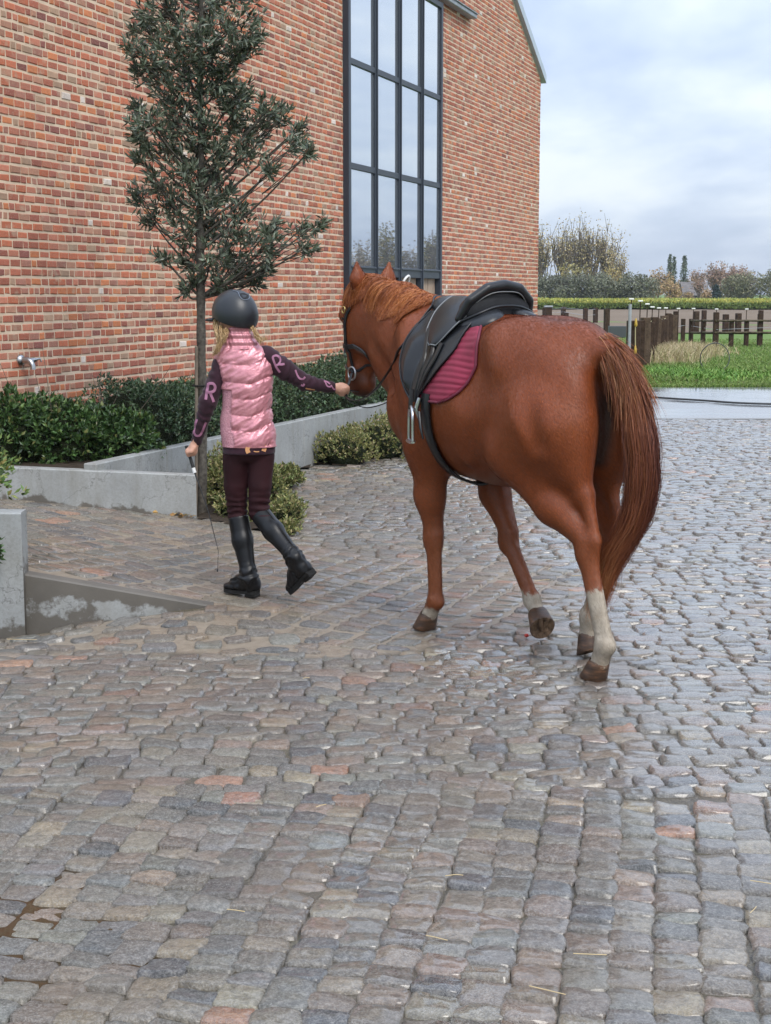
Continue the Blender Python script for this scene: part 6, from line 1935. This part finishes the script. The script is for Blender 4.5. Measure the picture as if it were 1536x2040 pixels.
tag(mesh_obj('planting_soil', np.stack([xs_, ys_, zz_], -1).reshape(-1, 3), Fq, M_SOIL, None, True), 'strip of bare soil under the low shrubs', kind='structure')
# fallen yellow leaves by the wall end
lp = np.column_stack([RNG.normal(-1.42, .05, 14), RNG.normal(10.33, .04, 14)]); lz = gz(lp[:, 0], lp[:, 1]) + .012
V, F, T = leaves(np.column_stack([lp, lz]), np.column_stack([RNG.normal(size=(14, 2)), .2 * RNG.random(14)]), .05, .03, tints(14, [(.42, .26, .08), (.5, .36, .15), (.3, .16, .06)]), up=np.array([0, 0, 1.0]))
tag(mesh_obj('fallen_leaves', V, F, M_LEAFM, None, False, col=T), 'few yellow fallen leaves at the foot of the ramp wall end', kind='stuff')

# ================================================================== FIELDS
def field_mat(name, stops, scale, rough=.9, bump=.6, bdist=.05):
    m, nt, b = mat_new(name); n = N(nt); v = n.pos()
    f = n.noise(v, scale, 6.0, .65); g = n.noise(v, scale * .06, 4.0, .6)
    k = n.math('ADD', n.math('MULTIPLY', f, .6), n.math('MULTIPLY', g, .4))
    n.set(b.inputs['Base Color'], n.ramp(k, stops)); b.inputs['Roughness'].default_value = rough; b.inputs['Specular IOR Level'].default_value = .15
    n.set(b.inputs['Normal'], n.bump(f, bump, bdist)); return m
M_GRASS = field_mat('grass_ground', [(.3, (.085, .130, .032)), (.5, (.125, .190, .048)), (.7, (.175, .235, .07))], 2.2)
M_PLOUGH = field_mat('ploughed_soil', [(.3, (.135, .098, .068)), (.7, (.205, .155, .108))], .8)
M_MUST = field_mat('mustard_canopy', [(.3, (.15, .20, .05)), (.55, (.25, .28, .07)), (.75, (.36, .35, .09))], 1.5, bump=1.0, bdist=.3)
def sheet(name, x0, x1, y0, y1, z, mat, label, nx=40, ny=40, amp=0, sc=.2):
    X_, Y_ = np.meshgrid(np.linspace(x0, x1, nx), np.linspace(y0, y1, ny), indexing='ij')
    Z_ = z + amp * vnoise(v3(X_, Y_), sc, 2)
    I_, J_ = np.meshgrid(np.arange(nx - 1), np.arange(ny - 1), indexing='ij')
    F_ = np.stack([I_ * ny + J_, (I_ + 1) * ny + J_, (I_ + 1) * ny + J_ + 1, I_ * ny + J_ + 1], -1).reshape(-1, 4)
    return tag(mesh_obj(name, np.stack([X_, Y_, Z_], -1).reshape(-1, 3), F_, mat, None, True), label, kind='structure')
sheet('ground', -900, 900, -120, 1300, -.32, M_GRASS, 'grassland reaching to the horizon', 60, 60)
sheet('lawn', -6, 60, 25.62, 84, .0, M_GRASS, 'green lawn between the slab and the fences', 160, 140, .05, .5)
sheet('ploughed_field', -60, 160, 60, 146, .02, M_PLOUGH, 'bare brown ploughed field beyond the fence', 60, 60, .05, .3)
# blades of grass near the slab, thinning with distance
def blades(n_, x, y, h, w, cols, wts, lean=.35, z0=0.0):
    P_ = np.column_stack([x, y, np.full(n_, z0)]); D = unit(np.column_stack([RNG.normal(0, lean, n_), RNG.normal(0, lean, n_), np.ones(n_)]))
    S = unit(np.cross(D, RNG.normal(size=(n_, 3)))) * (np.broadcast_to(w, (n_,))[:, None] / 2)
    H_ = np.broadcast_to(h, (n_,))[:, None]; bend = np.column_stack([RNG.normal(0, .3, n_), RNG.normal(0, .3, n_), np.zeros(n_)]) * H_
    V = np.stack([P_ - S, P_ + S, P_ + D * H_ * .6 + S * .7, P_ + D * H_ * .6 - S * .7, P_ + D * H_ + bend], 1).reshape(-1, 3)
    k = np.arange(n_)[:, None] * 5
    return V, [k + np.array([[0, 1, 2, 3]]), k + np.array([[3, 2, 4]])], np.repeat(tints(n_, cols, wts), 5, 0)
nb_ = 52000
yb = 25.75 + 26 * RNG.random(nb_) ** 1.5; xb = yb * (.155 + .125 * RNG.random(nb_)) - .3
V, F, T = blades(nb_, xb, yb, RNG.uniform(.05, .15, nb_) * (.7 + .5 * vnoise(v3(xb, yb), .8)), .016, [(.10, .17, .035), (.15, .23, .05), (.20, .28, .07), (.28, .27, .13)], [.3, .38, .24, .08])
tag(mesh_obj('grass', V, F, M_LEAFM, None, False, col=T), 'short bright green grass of the lawn', kind='stuff')
# rough verge and the dry tall grass before the palisade
nd = 6000
t_ = RNG.random(nd); c0 = G(1300, 725); c1 = G(1385, 700)
xd = c0[0] + (c1[0] - c0[0]) * t_ + RNG.normal(0, .38, nd); yd = c0[1] + (c1[1] - c0[1]) * t_ + RNG.normal(0, .9, nd)
V, F, T = blades(nd, xd, yd, RNG.uniform(.18, .52, nd) * (1 - .35 * t_), .016, [(.42, .33, .19), (.34, .27, .14), (.26, .26, .10), (.52, .42, .27)], [.36, .28, .2, .16], .30)
tag(mesh_obj('tall_dry_grass', V, F, M_LEAFM, None, False, col=T), 'clump of tall straw coloured grass before the dark fence', kind='stuff')
nw = 5000
xw = G(1300, 755)[0] + RNG.normal(0, .8, nw) + .3; yw = G(1300, 752)[1] + RNG.normal(.3, .8, nw)
V, F, T = blades(nw, xw, yw, RNG.uniform(.06, .20, nw), .035, [(.09, .20, .03), (.14, .27, .05), (.2, .31, .07)], None, .6)
tag(mesh_obj('weeds', V, F, M_LEAFM, None, False, col=T), 'leafy green weeds at the edge of the slab', kind='stuff')

# mustard crop
must = sheet('mustard_field', -120, 260, 143.5, 250, .45, M_MUST, 'strip of flowering yellow green mustard crop', 120, 60, .10, .4)
nm = 42000
ym = 143 + 60 * RNG.random(nm) ** 2.2; xm = RNG.uniform(.05, .30, nm) * ym
Pm = np.column_stack([xm, ym, RNG.uniform(.05, .80, nm) + .05 * vnoise(v3(xm, ym), .3)])
hi_ = Pm[:, 2] > .56
T = np.where(hi_[:, None], tints(nm, [(.33, .33, .07), (.44, .41, .09), (.24, .28, .07)]), tints(nm, [(.13, .19, .04), (.18, .24, .06), (.09, .13, .03)]))
V, F, T = leaves(Pm, np.column_stack([RNG.normal(0, .5, (nm, 2)), np.ones(nm)]), .24, .13, T)
tag(mesh_obj('mustard_crop', V, F, M_LEAFM, None, False, col=T), 'mustard plants with yellow flowers at the field edge', kind='stuff')

# ================================================================== FENCES
M_POST = simple('dark_oak_post', (.050, .032, .022), .9, .15, nscale=9, namt=.4, bump=.7, bscale=22, bdist=.02)
M_POST2 = simple('paler_oak_post', (.085, .058, .040), .9, .15, nscale=9, namt=.4, bump=.7, bscale=22, bdist=.02)
M_RAIL = simple('mossy_rail', (.085, .068, .042), .9, .15, nscale=5, namt=.4, bump=.6, bscale=25, bdist=.02)
M_WIRE = simple('pale_cord', (.42, .36, .20), .6); M_YEL = simple('yellow_handle', (.55, .36, .06), .5); M_GALV = simple('galvanised_pipe', (.33, .35, .37), .5, nscale=8, namt=.15)
def post(mb, x, y, zb, zt, w, d=None, rot=0.0, lean=0.0):
    H = np.eye(4); c, s = math.cos(rot), math.sin(rot); H[:2, 0] = (c, s); H[:2, 1] = (-s, c); H[:3, 3] = (x, y, 0); H[0, 2] = lean
    d = d or w; mb.box((-w / 2, -d / 2, zb), (w / 2, d / 2, zt), M=H, bev=.012); return mb
def zat(u, v, Y): return P(u, v, Y)[2]
# palisade of old sleepers
a0 = G(1272, 738); a1 = G(1338, 694)
pal, pinv_ = plant('palisade', a0, 'dark palisade of upright old timber posts at the field edge', 'fence')
npal = 11
for k in range(npal):
    t = (k / (npal - 1)) ** .92; x, y = a0[:2] + (a1[:2] - a0[:2]) * t
    mb = MB(); post(mb, x + RNG.normal(0, .02), y, -.2, 1.0 + .09 * RNG.uniform(-1, 1), (.15 + .06 * RNG.random()), .12, rot=.4 + .1 * RNG.normal(), lean=.03 * RNG.normal())
    prt(mb.build('post', M_POST2 if k % 3 == 1 else M_POST), pal, pinv_)
mb = MB(); post(mb, a0[0] - .14, a0[1] - .1, -.2, 1.03, .26, .16, .2); prt(mb.build('post', M_POST), pal, pinv_)
# cords and insulators on the palisade
for (zz0, zz1, sag) in ((.98, .96, .05), (.42, .52, .16)):
    mb = MB(); q0 = np.array([a0[0] - .12, a0[1] - .22, zz0]); q1 = np.array([a1[0] - .02, a1[1] - .2, zz1])
    mb.tube([q0 * (1 - t) + q1 * t - np.array([0, 0, sag * (4 * t * (1 - t)) + .02 * math.sin(t * 30)]) for t in np.linspace(0, 1, 24)], .010, 5); prt(mb.build('cord', M_WIRE, None, True), pal, pinv_)
for zz_ in (.99, .44):
    mb = MB(); q = np.array([a0[0] - .12, a0[1] - .26, zz_]); mb.tube([q + [0, 0, .09], q + [0, 0, .03], q - [0, 0, .05], q - [0, 0, .08]], [.012, .025, .035, .018], 8); prt(mb.build('gate_handle', M_YEL, None, True), pal, pinv_)
mb = MB(); q = np.array([a0[0] - .13, a0[1] - .25, 0]); mb.tube([q + [0, 0, .95], q + [.01, 0, .5]], .012, 5); prt(mb.build('cord', M_WIRE, None, True), pal, pinv_)
pp_ = P(1255, 630, a0[1] - .25); gp_, gi_ = plant('galvanised_post', (pp_[0], pp_[1], 0), 'thin grey metal post standing by the first palisade timber', 'post')
mb = MB(); mb.tube([(pp_[0], pp_[1], -.1), (pp_[0], pp_[1], zat(1255, 606, pp_[1]))], .032, 10); prt(mb.build('pipe', M_GALV, None, True), gp_, gi_)
M_CAP = simple('white_insulator', (.78, .77, .72), .5)
ins = [(1257, 596, 32.0), (1275, 600, 33.0), (1289, 606, 34.5), (1299, 612, 36.5), (1312, 614, 38.5), (1326, 614, 40.5), (1351, 615, 43), (1381, 615, 44), (1427, 616, 45), (1487, 616, 46)]
ORD = ['first','second','third','fourth','fifth','sixth','seventh','eighth','ninth','tenth']
for k, (u, v, Y_) in enumerate(ins):
    q = P(u, v, Y_); o, inv = plant('insulator_rod', (q[0], q[1], .8), 'white capped insulator rod, ' + ORD[k] + ' counted from the grey metal post', 'rod', 'insulator rods along the fences')
    mb = MB(); mb.tube([(q[0], q[1], .55), (q[0] + .01, q[1], q[2] - .02), (q[0] + .05, q[1], q[2])], .012, 5); prt(mb.build('rod', M_POST, None, True), o, inv)
    mb = MB(); mb.box((q[0] - .04, q[1] - .03, q[2] - .015), (q[0] + .06, q[1] + .03, q[2] + .02), bev=.008); prt(mb.build('cap', M_CAP), o, inv)
# post and rail fence
rf0 = G(1360, 684)
rail_f, ri = plant('rail_fence', (rf0[0], rf0[1], 0), 'dark post and rail fence across the lawn on the right', 'fence')
PS = [(1345, 620, 686), (1360, 635, 683), (1376, 635, 685), (1400, 636, 690), (1425, 622, 694), (1456, 636, 692), (1486, 637, 691), (1513, 625, 690), (1545, 636, 690), (1580, 636, 690)]
rp = []
for (u, vt, vb) in PS:
    b_ = G(u, vb); mb = MB(); post(mb, b_[0], b_[1], -.2, zat(u, vt, b_[1]), .12 if vt > 630 else .15, .12, .15); prt(mb.build('post', M_POST), rail_f, ri); rp.append(b_)
for vz in (635, 662):
    for k in range(2, len(rp) - 1):
        A_, B_ = rp[k], rp[k + 1]; za = zat(PS[k][0], vz, A_[1]) - (.05 if vz == 635 else 0); zb_ = zat(PS[k + 1][0], vz, B_[1]) - (.05 if vz == 635 else 0)
        mb = MB(); mb.tube([(A_[0], A_[1] - .09, za), ((A_[0] + B_[0]) / 2, (A_[1] + B_[1]) / 2 - .09, (za + zb_) / 2 - .01), (B_[0], B_[1] - .09, zb_)], .055, 6, flat=.6); prt(mb.build('rail', M_RAIL, None, False), rail_f, ri)
mb = MB(); mb.tube([(b[0], b[1] - .12, .55 + .01 * math.sin(i)) for i, b in enumerate(rp)], .006, 4); prt(mb.build('wire', M_GALV), rail_f, ri)
# farther fences: single posts with wire
far_f, fi = plant('wire_fence', tuple(G(1208, 668)[:2]) + (0,), 'row of thin dark posts with wire beyond the horse rump', 'fence')
fps = []
for (u, vt, vb) in [(1085, 612, 640), (1122, 611, 634), (1166, 614, 646), (1186, 613, 644), (1208, 615, 669), (1386, 620, 664), (1402, 618, 650), (1470, 624, 663), (1515, 618, 650), (1128, 623, 636), (1445, 626, 662)]:
    b_ = G(u, vb); mb = MB(); post(mb, b_[0], b_[1], -.2, zat(u, vt, b_[1]), (10 if vb > 660 else 8) / 3000 * b_[1], None, .2); prt(mb.build('post', M_POST), far_f, fi); fps.append((b_, zat(u, vt, b_[1])))
for zf in (.55, .9):
    mb = MB(); mb.tube([(fps[k][0][0], fps[k][0][1], fps[k][1] * zf) for k in (0, 1, 2, 3)], .010, 4); prt(mb.build('wire', M_GALV), far_f, fi)
# grey post with a white cap at the wall corner
q = G(1092, 650); gpo, gi2 = plant('corner_post', tuple(q), 'thick grey post by the far wall corner', 'post')
mb = MB(); post(mb, q[0], q[1], -.2, zat(1092, 612, q[1]), .32); prt(mb.build('post', M_POST), gpo, gi2)
mb = MB(); post(mb, q[0], q[1], zat(1092, 612, q[1]) - .001, zat(1092, 609, q[1]), .40); prt(mb.build('cap', M_GALV), gpo, gi2)
# trough
q = G(1229, 672); tr_o, ti = plant('water_trough', tuple(q), 'dark grey water trough on the grass left of the palisade', 'trough')
M_TR = simple('dark_trough', (.05, .055, .06), .6)
w2 = 16 / 3000 * q[1]; hh_ = 22 / 3000 * q[1]
mb = MB()
for lo, hi in (((-w2, -.25, 0), (w2, -.21, hh_)), ((-w2, .21, 0), (w2, .25, hh_)), ((-w2, -.21, 0), (-w2 + .04, .21, hh_)), ((w2 - .04, -.21, 0), (w2, .21, hh_)), ((-w2 + .04, -.21, 0), (w2 - .04, .21, .05))):
    H = np.eye(4); H[:3, 3] = (q[0], q[1], 0); mb.box(lo, hi, M=H, bev=.008)
prt(mb.build('tank', M_TR), tr_o, ti)
mb = MB(); H = np.eye(4); H[:3, 3] = (q[0], q[1], 0); mb.box((-w2 + .045, -.205, .0), (w2 - .045, .205, hh_ - .06), M=H); prt(mb.build('water', M_MUD), tr_o, ti)
# hoop of black pipe in the grass
q = G(1398, 740); hy = q[1]; hc_ = P(1424, 712, hy); hr = 29 / 3000 * hy
mb = MB(); mb.tube([hc_ + np.array([hr * math.sin(a), .05 * math.sin(a * 2), hr * math.cos(a) * .98]) for a in np.linspace(-2.25, 2.5, 40)], .010, 6)
tag(mb.build('pipe_hoop', M_TR, None, True), 'loop of black pipe standing in the lawn', 'hoop')
mb = MB(); mb.tube(spline(np.array([G(1240, 787), G(1310, 795), G(1400, 801), G(1470, 806), G(1560, 809)]) + [0, 0, .025], 40), .016, 6)
tag(mb.build('hose', M_TR, None, True), 'dark hose lying across the wet concrete slab', 'hose')

# ================================================================== FAR TREES AND HOUSE
M_FTW = simple('far_wood', (.15, .122, .095), .9, .1)
def far_tree(name, u, vtop, wpx, D, label, cols, wts=None, kind='round', n_=1500, leaf=.42, vbase=606, grp='trees beyond the mustard field', bare=.0, low=.12, limbs=16):
    b_ = P(u, 583, D); b_[2] = -.1; H_ = (zat(u, vtop, D) + .1) * (1.16 if kind == 'fan' and D > 150 else 1.0); Wd = wpx / 3000 * D / 2
    o, inv = plant(name, b_, label, 'tree', grp)
    mb = MB(); top = b_ + np.array([RNG.normal(0, .02) * H_, 0, H_ * (.9 if kind != 'fan' else .55)])
    r0 = .016 * H_ + .04
    tk_ = spline(np.array([b_, blend(b_, top, .5) + np.array([RNG.normal(0, .01) * H_, 0, 0]), top]), 10)
    mb.tube(tk_, np.linspace(r0, r0 * .22, 10), 6)
    ends = []
    for k in range(limbs):
        f = RNG.uniform(.15 if kind != 'round' else .25, .8); s0 = tk_[int(f * 9)]
        az = RNG.uniform(0, 2 * math.pi); ra = Wd * RNG.uniform(.35, 1.0) * (1 - .3 * f)
        if kind == 'column': ra *= .8
        rise = {'fan': (1 - f) * RNG.uniform(.55, 1.0), 'round': (1 - f) * RNG.uniform(.3, .8), 'column': .25}[kind] * H_
        e = s0 + np.array([ra * math.cos(az), ra * math.sin(az), rise]); e[2] = min(e[2], b_[2] + H_)
        m_ = blend(s0, e, .5) + np.array([ra * .12 * math.cos(az), ra * .12 * math.sin(az), -.02 * H_])
        cv = spline(np.array([s0, m_, e]), 7); mb.tube(cv, np.linspace(r0 * .42, r0 * .07, 7), 5, cap=False); ends.append(cv)
        for _ in range(4 if kind == 'fan' else 2):
            j = RNG.integers(2, 6); e2 = cv[j] + np.array([RNG.normal(0, .22) * Wd, RNG.normal(0, .22) * Wd, RNG.uniform(.06, .2) * H_])
            e2[2] = min(e2[2], b_[2] + H_ * 1.02)
            c2 = spline(np.array([cv[j], blend(cv[j], e2, .5) + [0, 0, .01 * H_], e2]), 5); mb.tube(c2, np.linspace(r0 * .16, r0 * .05, 5), 4, cap=False); ends.append(c2)
    prt(mb.build('trunk', M_FTW, None, False), o, inv)
    if kind == 'fan':
        allp = np.vstack([e[2:] for e in ends]); i = RNG.integers(len(allp), size=n_); p = allp[i] + RNG.normal(0, .035, (n_, 3)) * H_
    elif kind == 'column':
        t = RNG.random(n_); a = RNG.uniform(0, 2 * math.pi, n_); r = Wd * np.sqrt(RNG.random(n_)) * np.interp(t, [0, .12, .4, .8, 1], [.3, .75, 1, .75, .12]) * (1 + .25 * vnoise(np.column_stack([np.cos(a), np.sin(a), t * 9]), 1.6))
        p = b_ + np.column_stack([r * np.cos(a), r * np.sin(a), H_ * (low + (1 - low) * t)])
    else:
        nc = 16; cc = unit(RNG.normal(size=(nc, 3))) * .62; k = RNG.integers(nc, size=n_)
        d = unit(RNG.normal(size=(n_, 3))) * (RNG.random((n_, 1)) ** .4) * .46
        q_ = cc[k] + d; hgt = H_ * (1 - low) / 2
        p = b_ + np.array([0, 0, H_ * low + hgt]) + q_ * np.array([Wd, Wd, hgt * .98])
        p[:, 2] = np.clip(p[:, 2], b_[2] + .2, b_[2] + H_)
    sh = 1 + .30 * vnoise(p, .55)
    T = tints(n_, cols, wts) * sh[:, None]
    V, F, T = leaves(p, RNG.normal(size=(n_, 3)) + [0, 0, .3], leaf * RNG.uniform(.6, 1.3, n_), leaf * .55, np.clip(T, .01, 1))
    c_ = mesh_obj('crown', V, F, M_LEAFM, None, False, col=T); prt(c_, o, inv); tag(c_, kind='stuff'); return o
GREY = [(.135, .14, .09), (.175, .18, .12), (.23, .235, .17), (.10, .105, .07)]
YEL = [(.40, .32, .15), (.32, .265, .13), (.48, .39, .20), (.27, .21, .12)]
TAN = [(.38, .25, .13), (.45, .31, .16), (.32, .21, .12), (.28, .22, .11)]
PINK = [(.33, .21, .145), (.38, .25, .175), (.27, .18, .13)]
OLIV = [(.16, .16, .085), (.20, .195, .11), (.26, .245, .15), (.12, .125, .07)]
POP = [(.11, .135, .085), (.14, .165, .10), (.085, .11, .07)]
for k, (u, vt, w_) in enumerate([(1062, 440, 60), (1084, 446, 70), (1120, 438, 74), (1150, 428, 84), (1180, 430, 86), (1212, 446, 70)]):
    far_tree('poplar_tree', u, vt, w_, 232 + 3 * RNG.random(), 'tall half bare poplar, ' + ORD[k] + ' counted from the brick wall corner', YEL, kind='fan', n_=850, leaf=.34, limbs=32, grp='half bare poplars behind the willow row')
far_tree('poplar_tree', 1230, 490, 46, 226, 'short half bare poplar at the right end of the poplar row', YEL, kind='fan', n_=800, leaf=.34, limbs=16)
far_tree('poplar_tree', 1140, 520, 90, 222, 'low yellow tree between the poplar trunks', [(.30, .25, .08), (.26, .23, .10)], kind='round', n_=900, leaf=.36, low=.05)
far_tree('poplar_tree', 1215, 528, 60, 222, 'golden yellow tree behind the right end of the willow row', [(.40, .30, .10), (.32, .26, .11)], kind='round', n_=800, leaf=.36, low=.05)
for k, (u, vt, w_) in enumerate([(1066, 546, 60), (1096, 543, 60), (1128, 544, 62), (1160, 542, 62), (1192, 543, 62), (1224, 545, 60), (1256, 541, 62), (1284, 545, 56)]):
    far_tree('willow_bush', u, vt, w_ + 8, 214 + 2 * RNG.random(), 'grey green willow bush, ' + ORD[k] + ' in its row from the wall corner', GREY, kind='round', n_=2300, leaf=.34, low=.0, grp='grey green willow row')
far_tree('autumn_tree', 1312, 530, 54, 262, 'tan autumn tree rising behind the end of the willow row', TAN, kind='round', n_=1600, leaf=.42, low=.02)
far_tree('autumn_tree', 1335, 556, 46, 240, 'orange brown round bush right of the willow row', TAN, kind='round', n_=1400, leaf=.38, low=.0)
far_tree('columnar_poplar', 1333, 508, 12, 270, 'left of the three slim upright green poplars', POP, kind='column', n_=900, leaf=.36)
far_tree('columnar_poplar', 1341, 512, 11, 272, 'middle one of the three slim upright green poplars', POP, kind='column', n_=800, leaf=.36)
far_tree('columnar_poplar', 1362, 510, 15, 275, 'right of the three slim upright green poplars', POP, kind='column', n_=1000, leaf=.36)
far_tree('autumn_tree', 1388, 532, 44, 285, 'brown leafless looking tree above the far house', PINK, kind='fan', n_=900, leaf=.36, limbs=22)
far_tree('autumn_tree', 1362, 552, 40, 285, 'brown thicket tree left of the far house', TAN, kind='round', n_=900, leaf=.4, low=.0)
for (u, vt, w_, lb_) in [(1424, 524, 50, 'tall pinkish brown tree right above the house roof'), (1452, 527, 50, 'pinkish brown tree in the middle of the right grove'), (1480, 531, 50, 'pinkish brown tree at the right end of the brown grove')]:
    far_tree('autumn_tree', u, vt, w_, 288, lb_, PINK, kind='fan', n_=1500, leaf=.40, limbs=26)
far_tree('autumn_tree', 1450, 545, 120, 292, 'wide brown tree mass low behind the right grove', PINK, kind='round', n_=1800, leaf=.5, low=.0)
far_tree('willow_tree', 1462, 546, 60, 248, 'olive green willow right of the dark conifer', OLIV, kind='round', n_=1700, leaf=.40, low=.0)
far_tree('willow_tree', 1500, 538, 64, 246, 'pale olive willow near the right edge of the trees', OLIV, kind='round', n_=1800, leaf=.40, low=.0)
far_tree('willow_tree', 1540, 526, 70, 244, 'tallest olive willow at the right edge of the trees', OLIV, kind='round', n_=1900, leaf=.40, low=.0)
far_tree('willow_tree', 1585, 535, 70, 244, 'olive willow outside the right edge of the trees', OLIV, kind='round', n_=1000, leaf=.40, low=.0)
far_tree('conifer', 1427, 569, 18, 244, 'small dark blue green conifer beside the far house', [(.035, .065, .06), (.05, .085, .07), (.025, .045, .04)], kind='column', n_=900, leaf=.36, low=.0)
far_tree('autumn_tree', 1392, 548, 34, 255, 'thin bare brown tree standing before the far house', PINK, kind='fan', n_=420, leaf=.34, limbs=20)
far_tree('autumn_tree', 1408, 578, 26, 252, 'low brown bush hiding the right end of the far house', TAN, kind='round', n_=700, leaf=.34, low=.0)
far_tree('autumn_tree', 1372, 580, 24, 252, 'low tan bush at the left gable of the far house', TAN, kind='round', n_=600, leaf=.34, low=.0)
# far house
hy_ = 265.0; k_ = hy_ / 3000
q = P(1388, 583, hy_); q[2] = -.1
house, hoi = plant('house', q, 'far house with grey roof and dull pink brick half hidden by trees', 'house')
M_HW = simple('dull_pink_brick', (.22, .14, .12), .9); M_HR = simple('weathered_slate', (.15, .135, .13), .9, .2, nscale=1.2, namt=.3); M_HP = simple('dark_pane', (.03, .035, .04), .2)
hw, hh2, hr2 = 24 * k_, 1.25, 1.95
mb = MB(); mb.box((q[0] - hw, q[1], -.2), (q[0] + hw, q[1] + 6, hh2)); 
mb.add([(q[0] - hw, q[1], hh2), (q[0] - hw, q[1] + 6, hh2), (q[0] - hw, q[1] + 3, hh2 + hr2), (q[0] + hw, q[1], hh2), (q[0] + hw, q[1] + 6, hh2), (q[0] + hw, q[1] + 3, hh2 + hr2)], None, [(0, 2, 1), (3, 4, 5)])
prt(mb.build('wall', M_HW), house, hoi)
mb = MB(); e = .25
for sy in (0, 1):
    y0_ = q[1] - e if sy == 0 else q[1] + 6 + e; ym_ = q[1] + 3
    Vv = np.array([(q[0] - hw - e, y0_, hh2 - .2), (q[0] + hw + e, y0_, hh2 - .2), (q[0] + hw + e, ym_, hh2 + hr2 + .12), (q[0] - hw - e, ym_, hh2 + hr2 + .12)])
    mb.add(np.vstack([Vv, Vv + [0, 0, .16]]), [(0, 1, 2, 3), (7, 6, 5, 4), (0, 4, 5, 1), (1, 5, 6, 2), (2, 6, 7, 3), (3, 7, 4, 0)])
prt(mb.build('roof', M_HR), house, hoi)
for fx in (-.55, .1, .6):
    mb = MB(); mb.box((q[0] + hw * fx - .45, q[1] - .05, .3), (q[0] + hw * fx + .45, q[1] + .02, 1.0)); prt(mb.build('window', M_HP), house, hoi)

# ---- trees across the yard, outside the frame, that the window mirrors
for k, (s_m, kind) in enumerate([(7.45, 'oak'), (8.4, 'olive'), (9.35, 'oak'), (10.3, 'olive')]):
    w0 = W(s_m, FO, 0); vd = unit(w0 * [1, 1, 0]); r_ = vd - 2 * (vd @ WN) * WN
    b_ = w0 + r_ * 90; 
    Dd = b_[1]; uu_ = 768 + FPX * b_[0] / (Dd * _c)
    hgt_ = 6.6 if kind == 'oak' else 7.0
    o = far_tree('oak_tree' if kind == 'oak' else 'maple_tree', uu_, 583 - (hgt_ - 1.6) * 3000 / Dd, 2.6 * 3000 / Dd if kind == 'oak' else 2.3 * 3000 / Dd, Dd,
        ('half bare oak mirrored in the window' if kind == 'oak' else 'full olive brown tree mirrored in the window') + (', nearer the door handle side' if k > 1 else ', toward the window left edge'),
        [(.20, .16, .10), (.26, .21, .13)] if kind == 'oak' else [(.20, .15, .04), (.14, .12, .035), (.10, .09, .03)], kind='fan' if kind == 'oak' else 'round', n_=900 if kind == 'oak' else 3500, leaf=.24, low=.02, limbs=26, grp='trees mirrored in the window')

# ================================================================== SMALL THINGS ON THE GROUND, AND THE AIR
M_STRAW = simple('straw', (.50, .38, .20), .7)
mb = MB()
def straw(u, v, L, a, w=.0013):
    p = G(u, v); z = float(gz(p[0], p[1])) + .012; d = np.array([math.cos(a), math.sin(a), 0]) * L / 2; c = np.array([p[0], p[1], z])
    mb.tube([c - d, c + RNG.normal(0, .07, 3) * L * [1, 1, .2] + [0, 0, .002], c + d], w, 4)
for (u, v, L, a) in [(60, 1257, .22, .05), (1528, 1765, .09, -.4), (870, 1880, .06, -.5), (905, 1752, .05, .1), (330, 1150, .06, .3), (1175, 1912, .08, -.1), (640, 1610, .04, .7), (1090, 1985, .09, -.5), (1160, 1150, .12, .1), (1080, 1160, .10, .5), (1095, 1135, .08, 1.2), (470, 1820, .05, -.3), (1500, 1820, .05, 1.0), (610, 1355, .03, .4),]:
    straw(u, v, L, a)
tag(mb.build('straw', M_STRAW), 'scattered bits of straw lying on the wet setts', kind='stuff')
bp_ = G(1049, 1272); bz = float(gz(bp_[0], bp_[1])) + .010
M_BERRY = simple('red_berry', (.55, .045, .03), .35)
mb = MB(); mb.tube([(bp_[0] - .008, bp_[1], bz), (bp_[0] - .005, bp_[1], bz + .004), (bp_[0] + .004, bp_[1], bz + .006), (bp_[0] + .010, bp_[1], bz + .002)], [.003, .010, .009, .003], 8)
tag(mb.build('berry', M_BERRY, None, True), 'tiny red berry on the setts near the raised hoof', 'berry')
HAZE = .00024
hm_, nt_, hb_ = mat_new('pale_air'); nt_.nodes.remove(hb_)
pv = nt_.nodes.new('ShaderNodeVolumePrincipled'); pv.inputs['Density'].default_value = HAZE
pv.inputs['Color'].default_value = (.80, .86, .93, 1); pv.inputs['Anisotropy'].default_value = .2
nt_.links.new(pv.outputs[0], nt_.nodes['Material Output'].inputs['Volume'])
mb = MB(); mb.box((-950, -170, -1.5), (950, 1350, 15.5)); tag(mb.build('haze', hm_), kind='stuff')
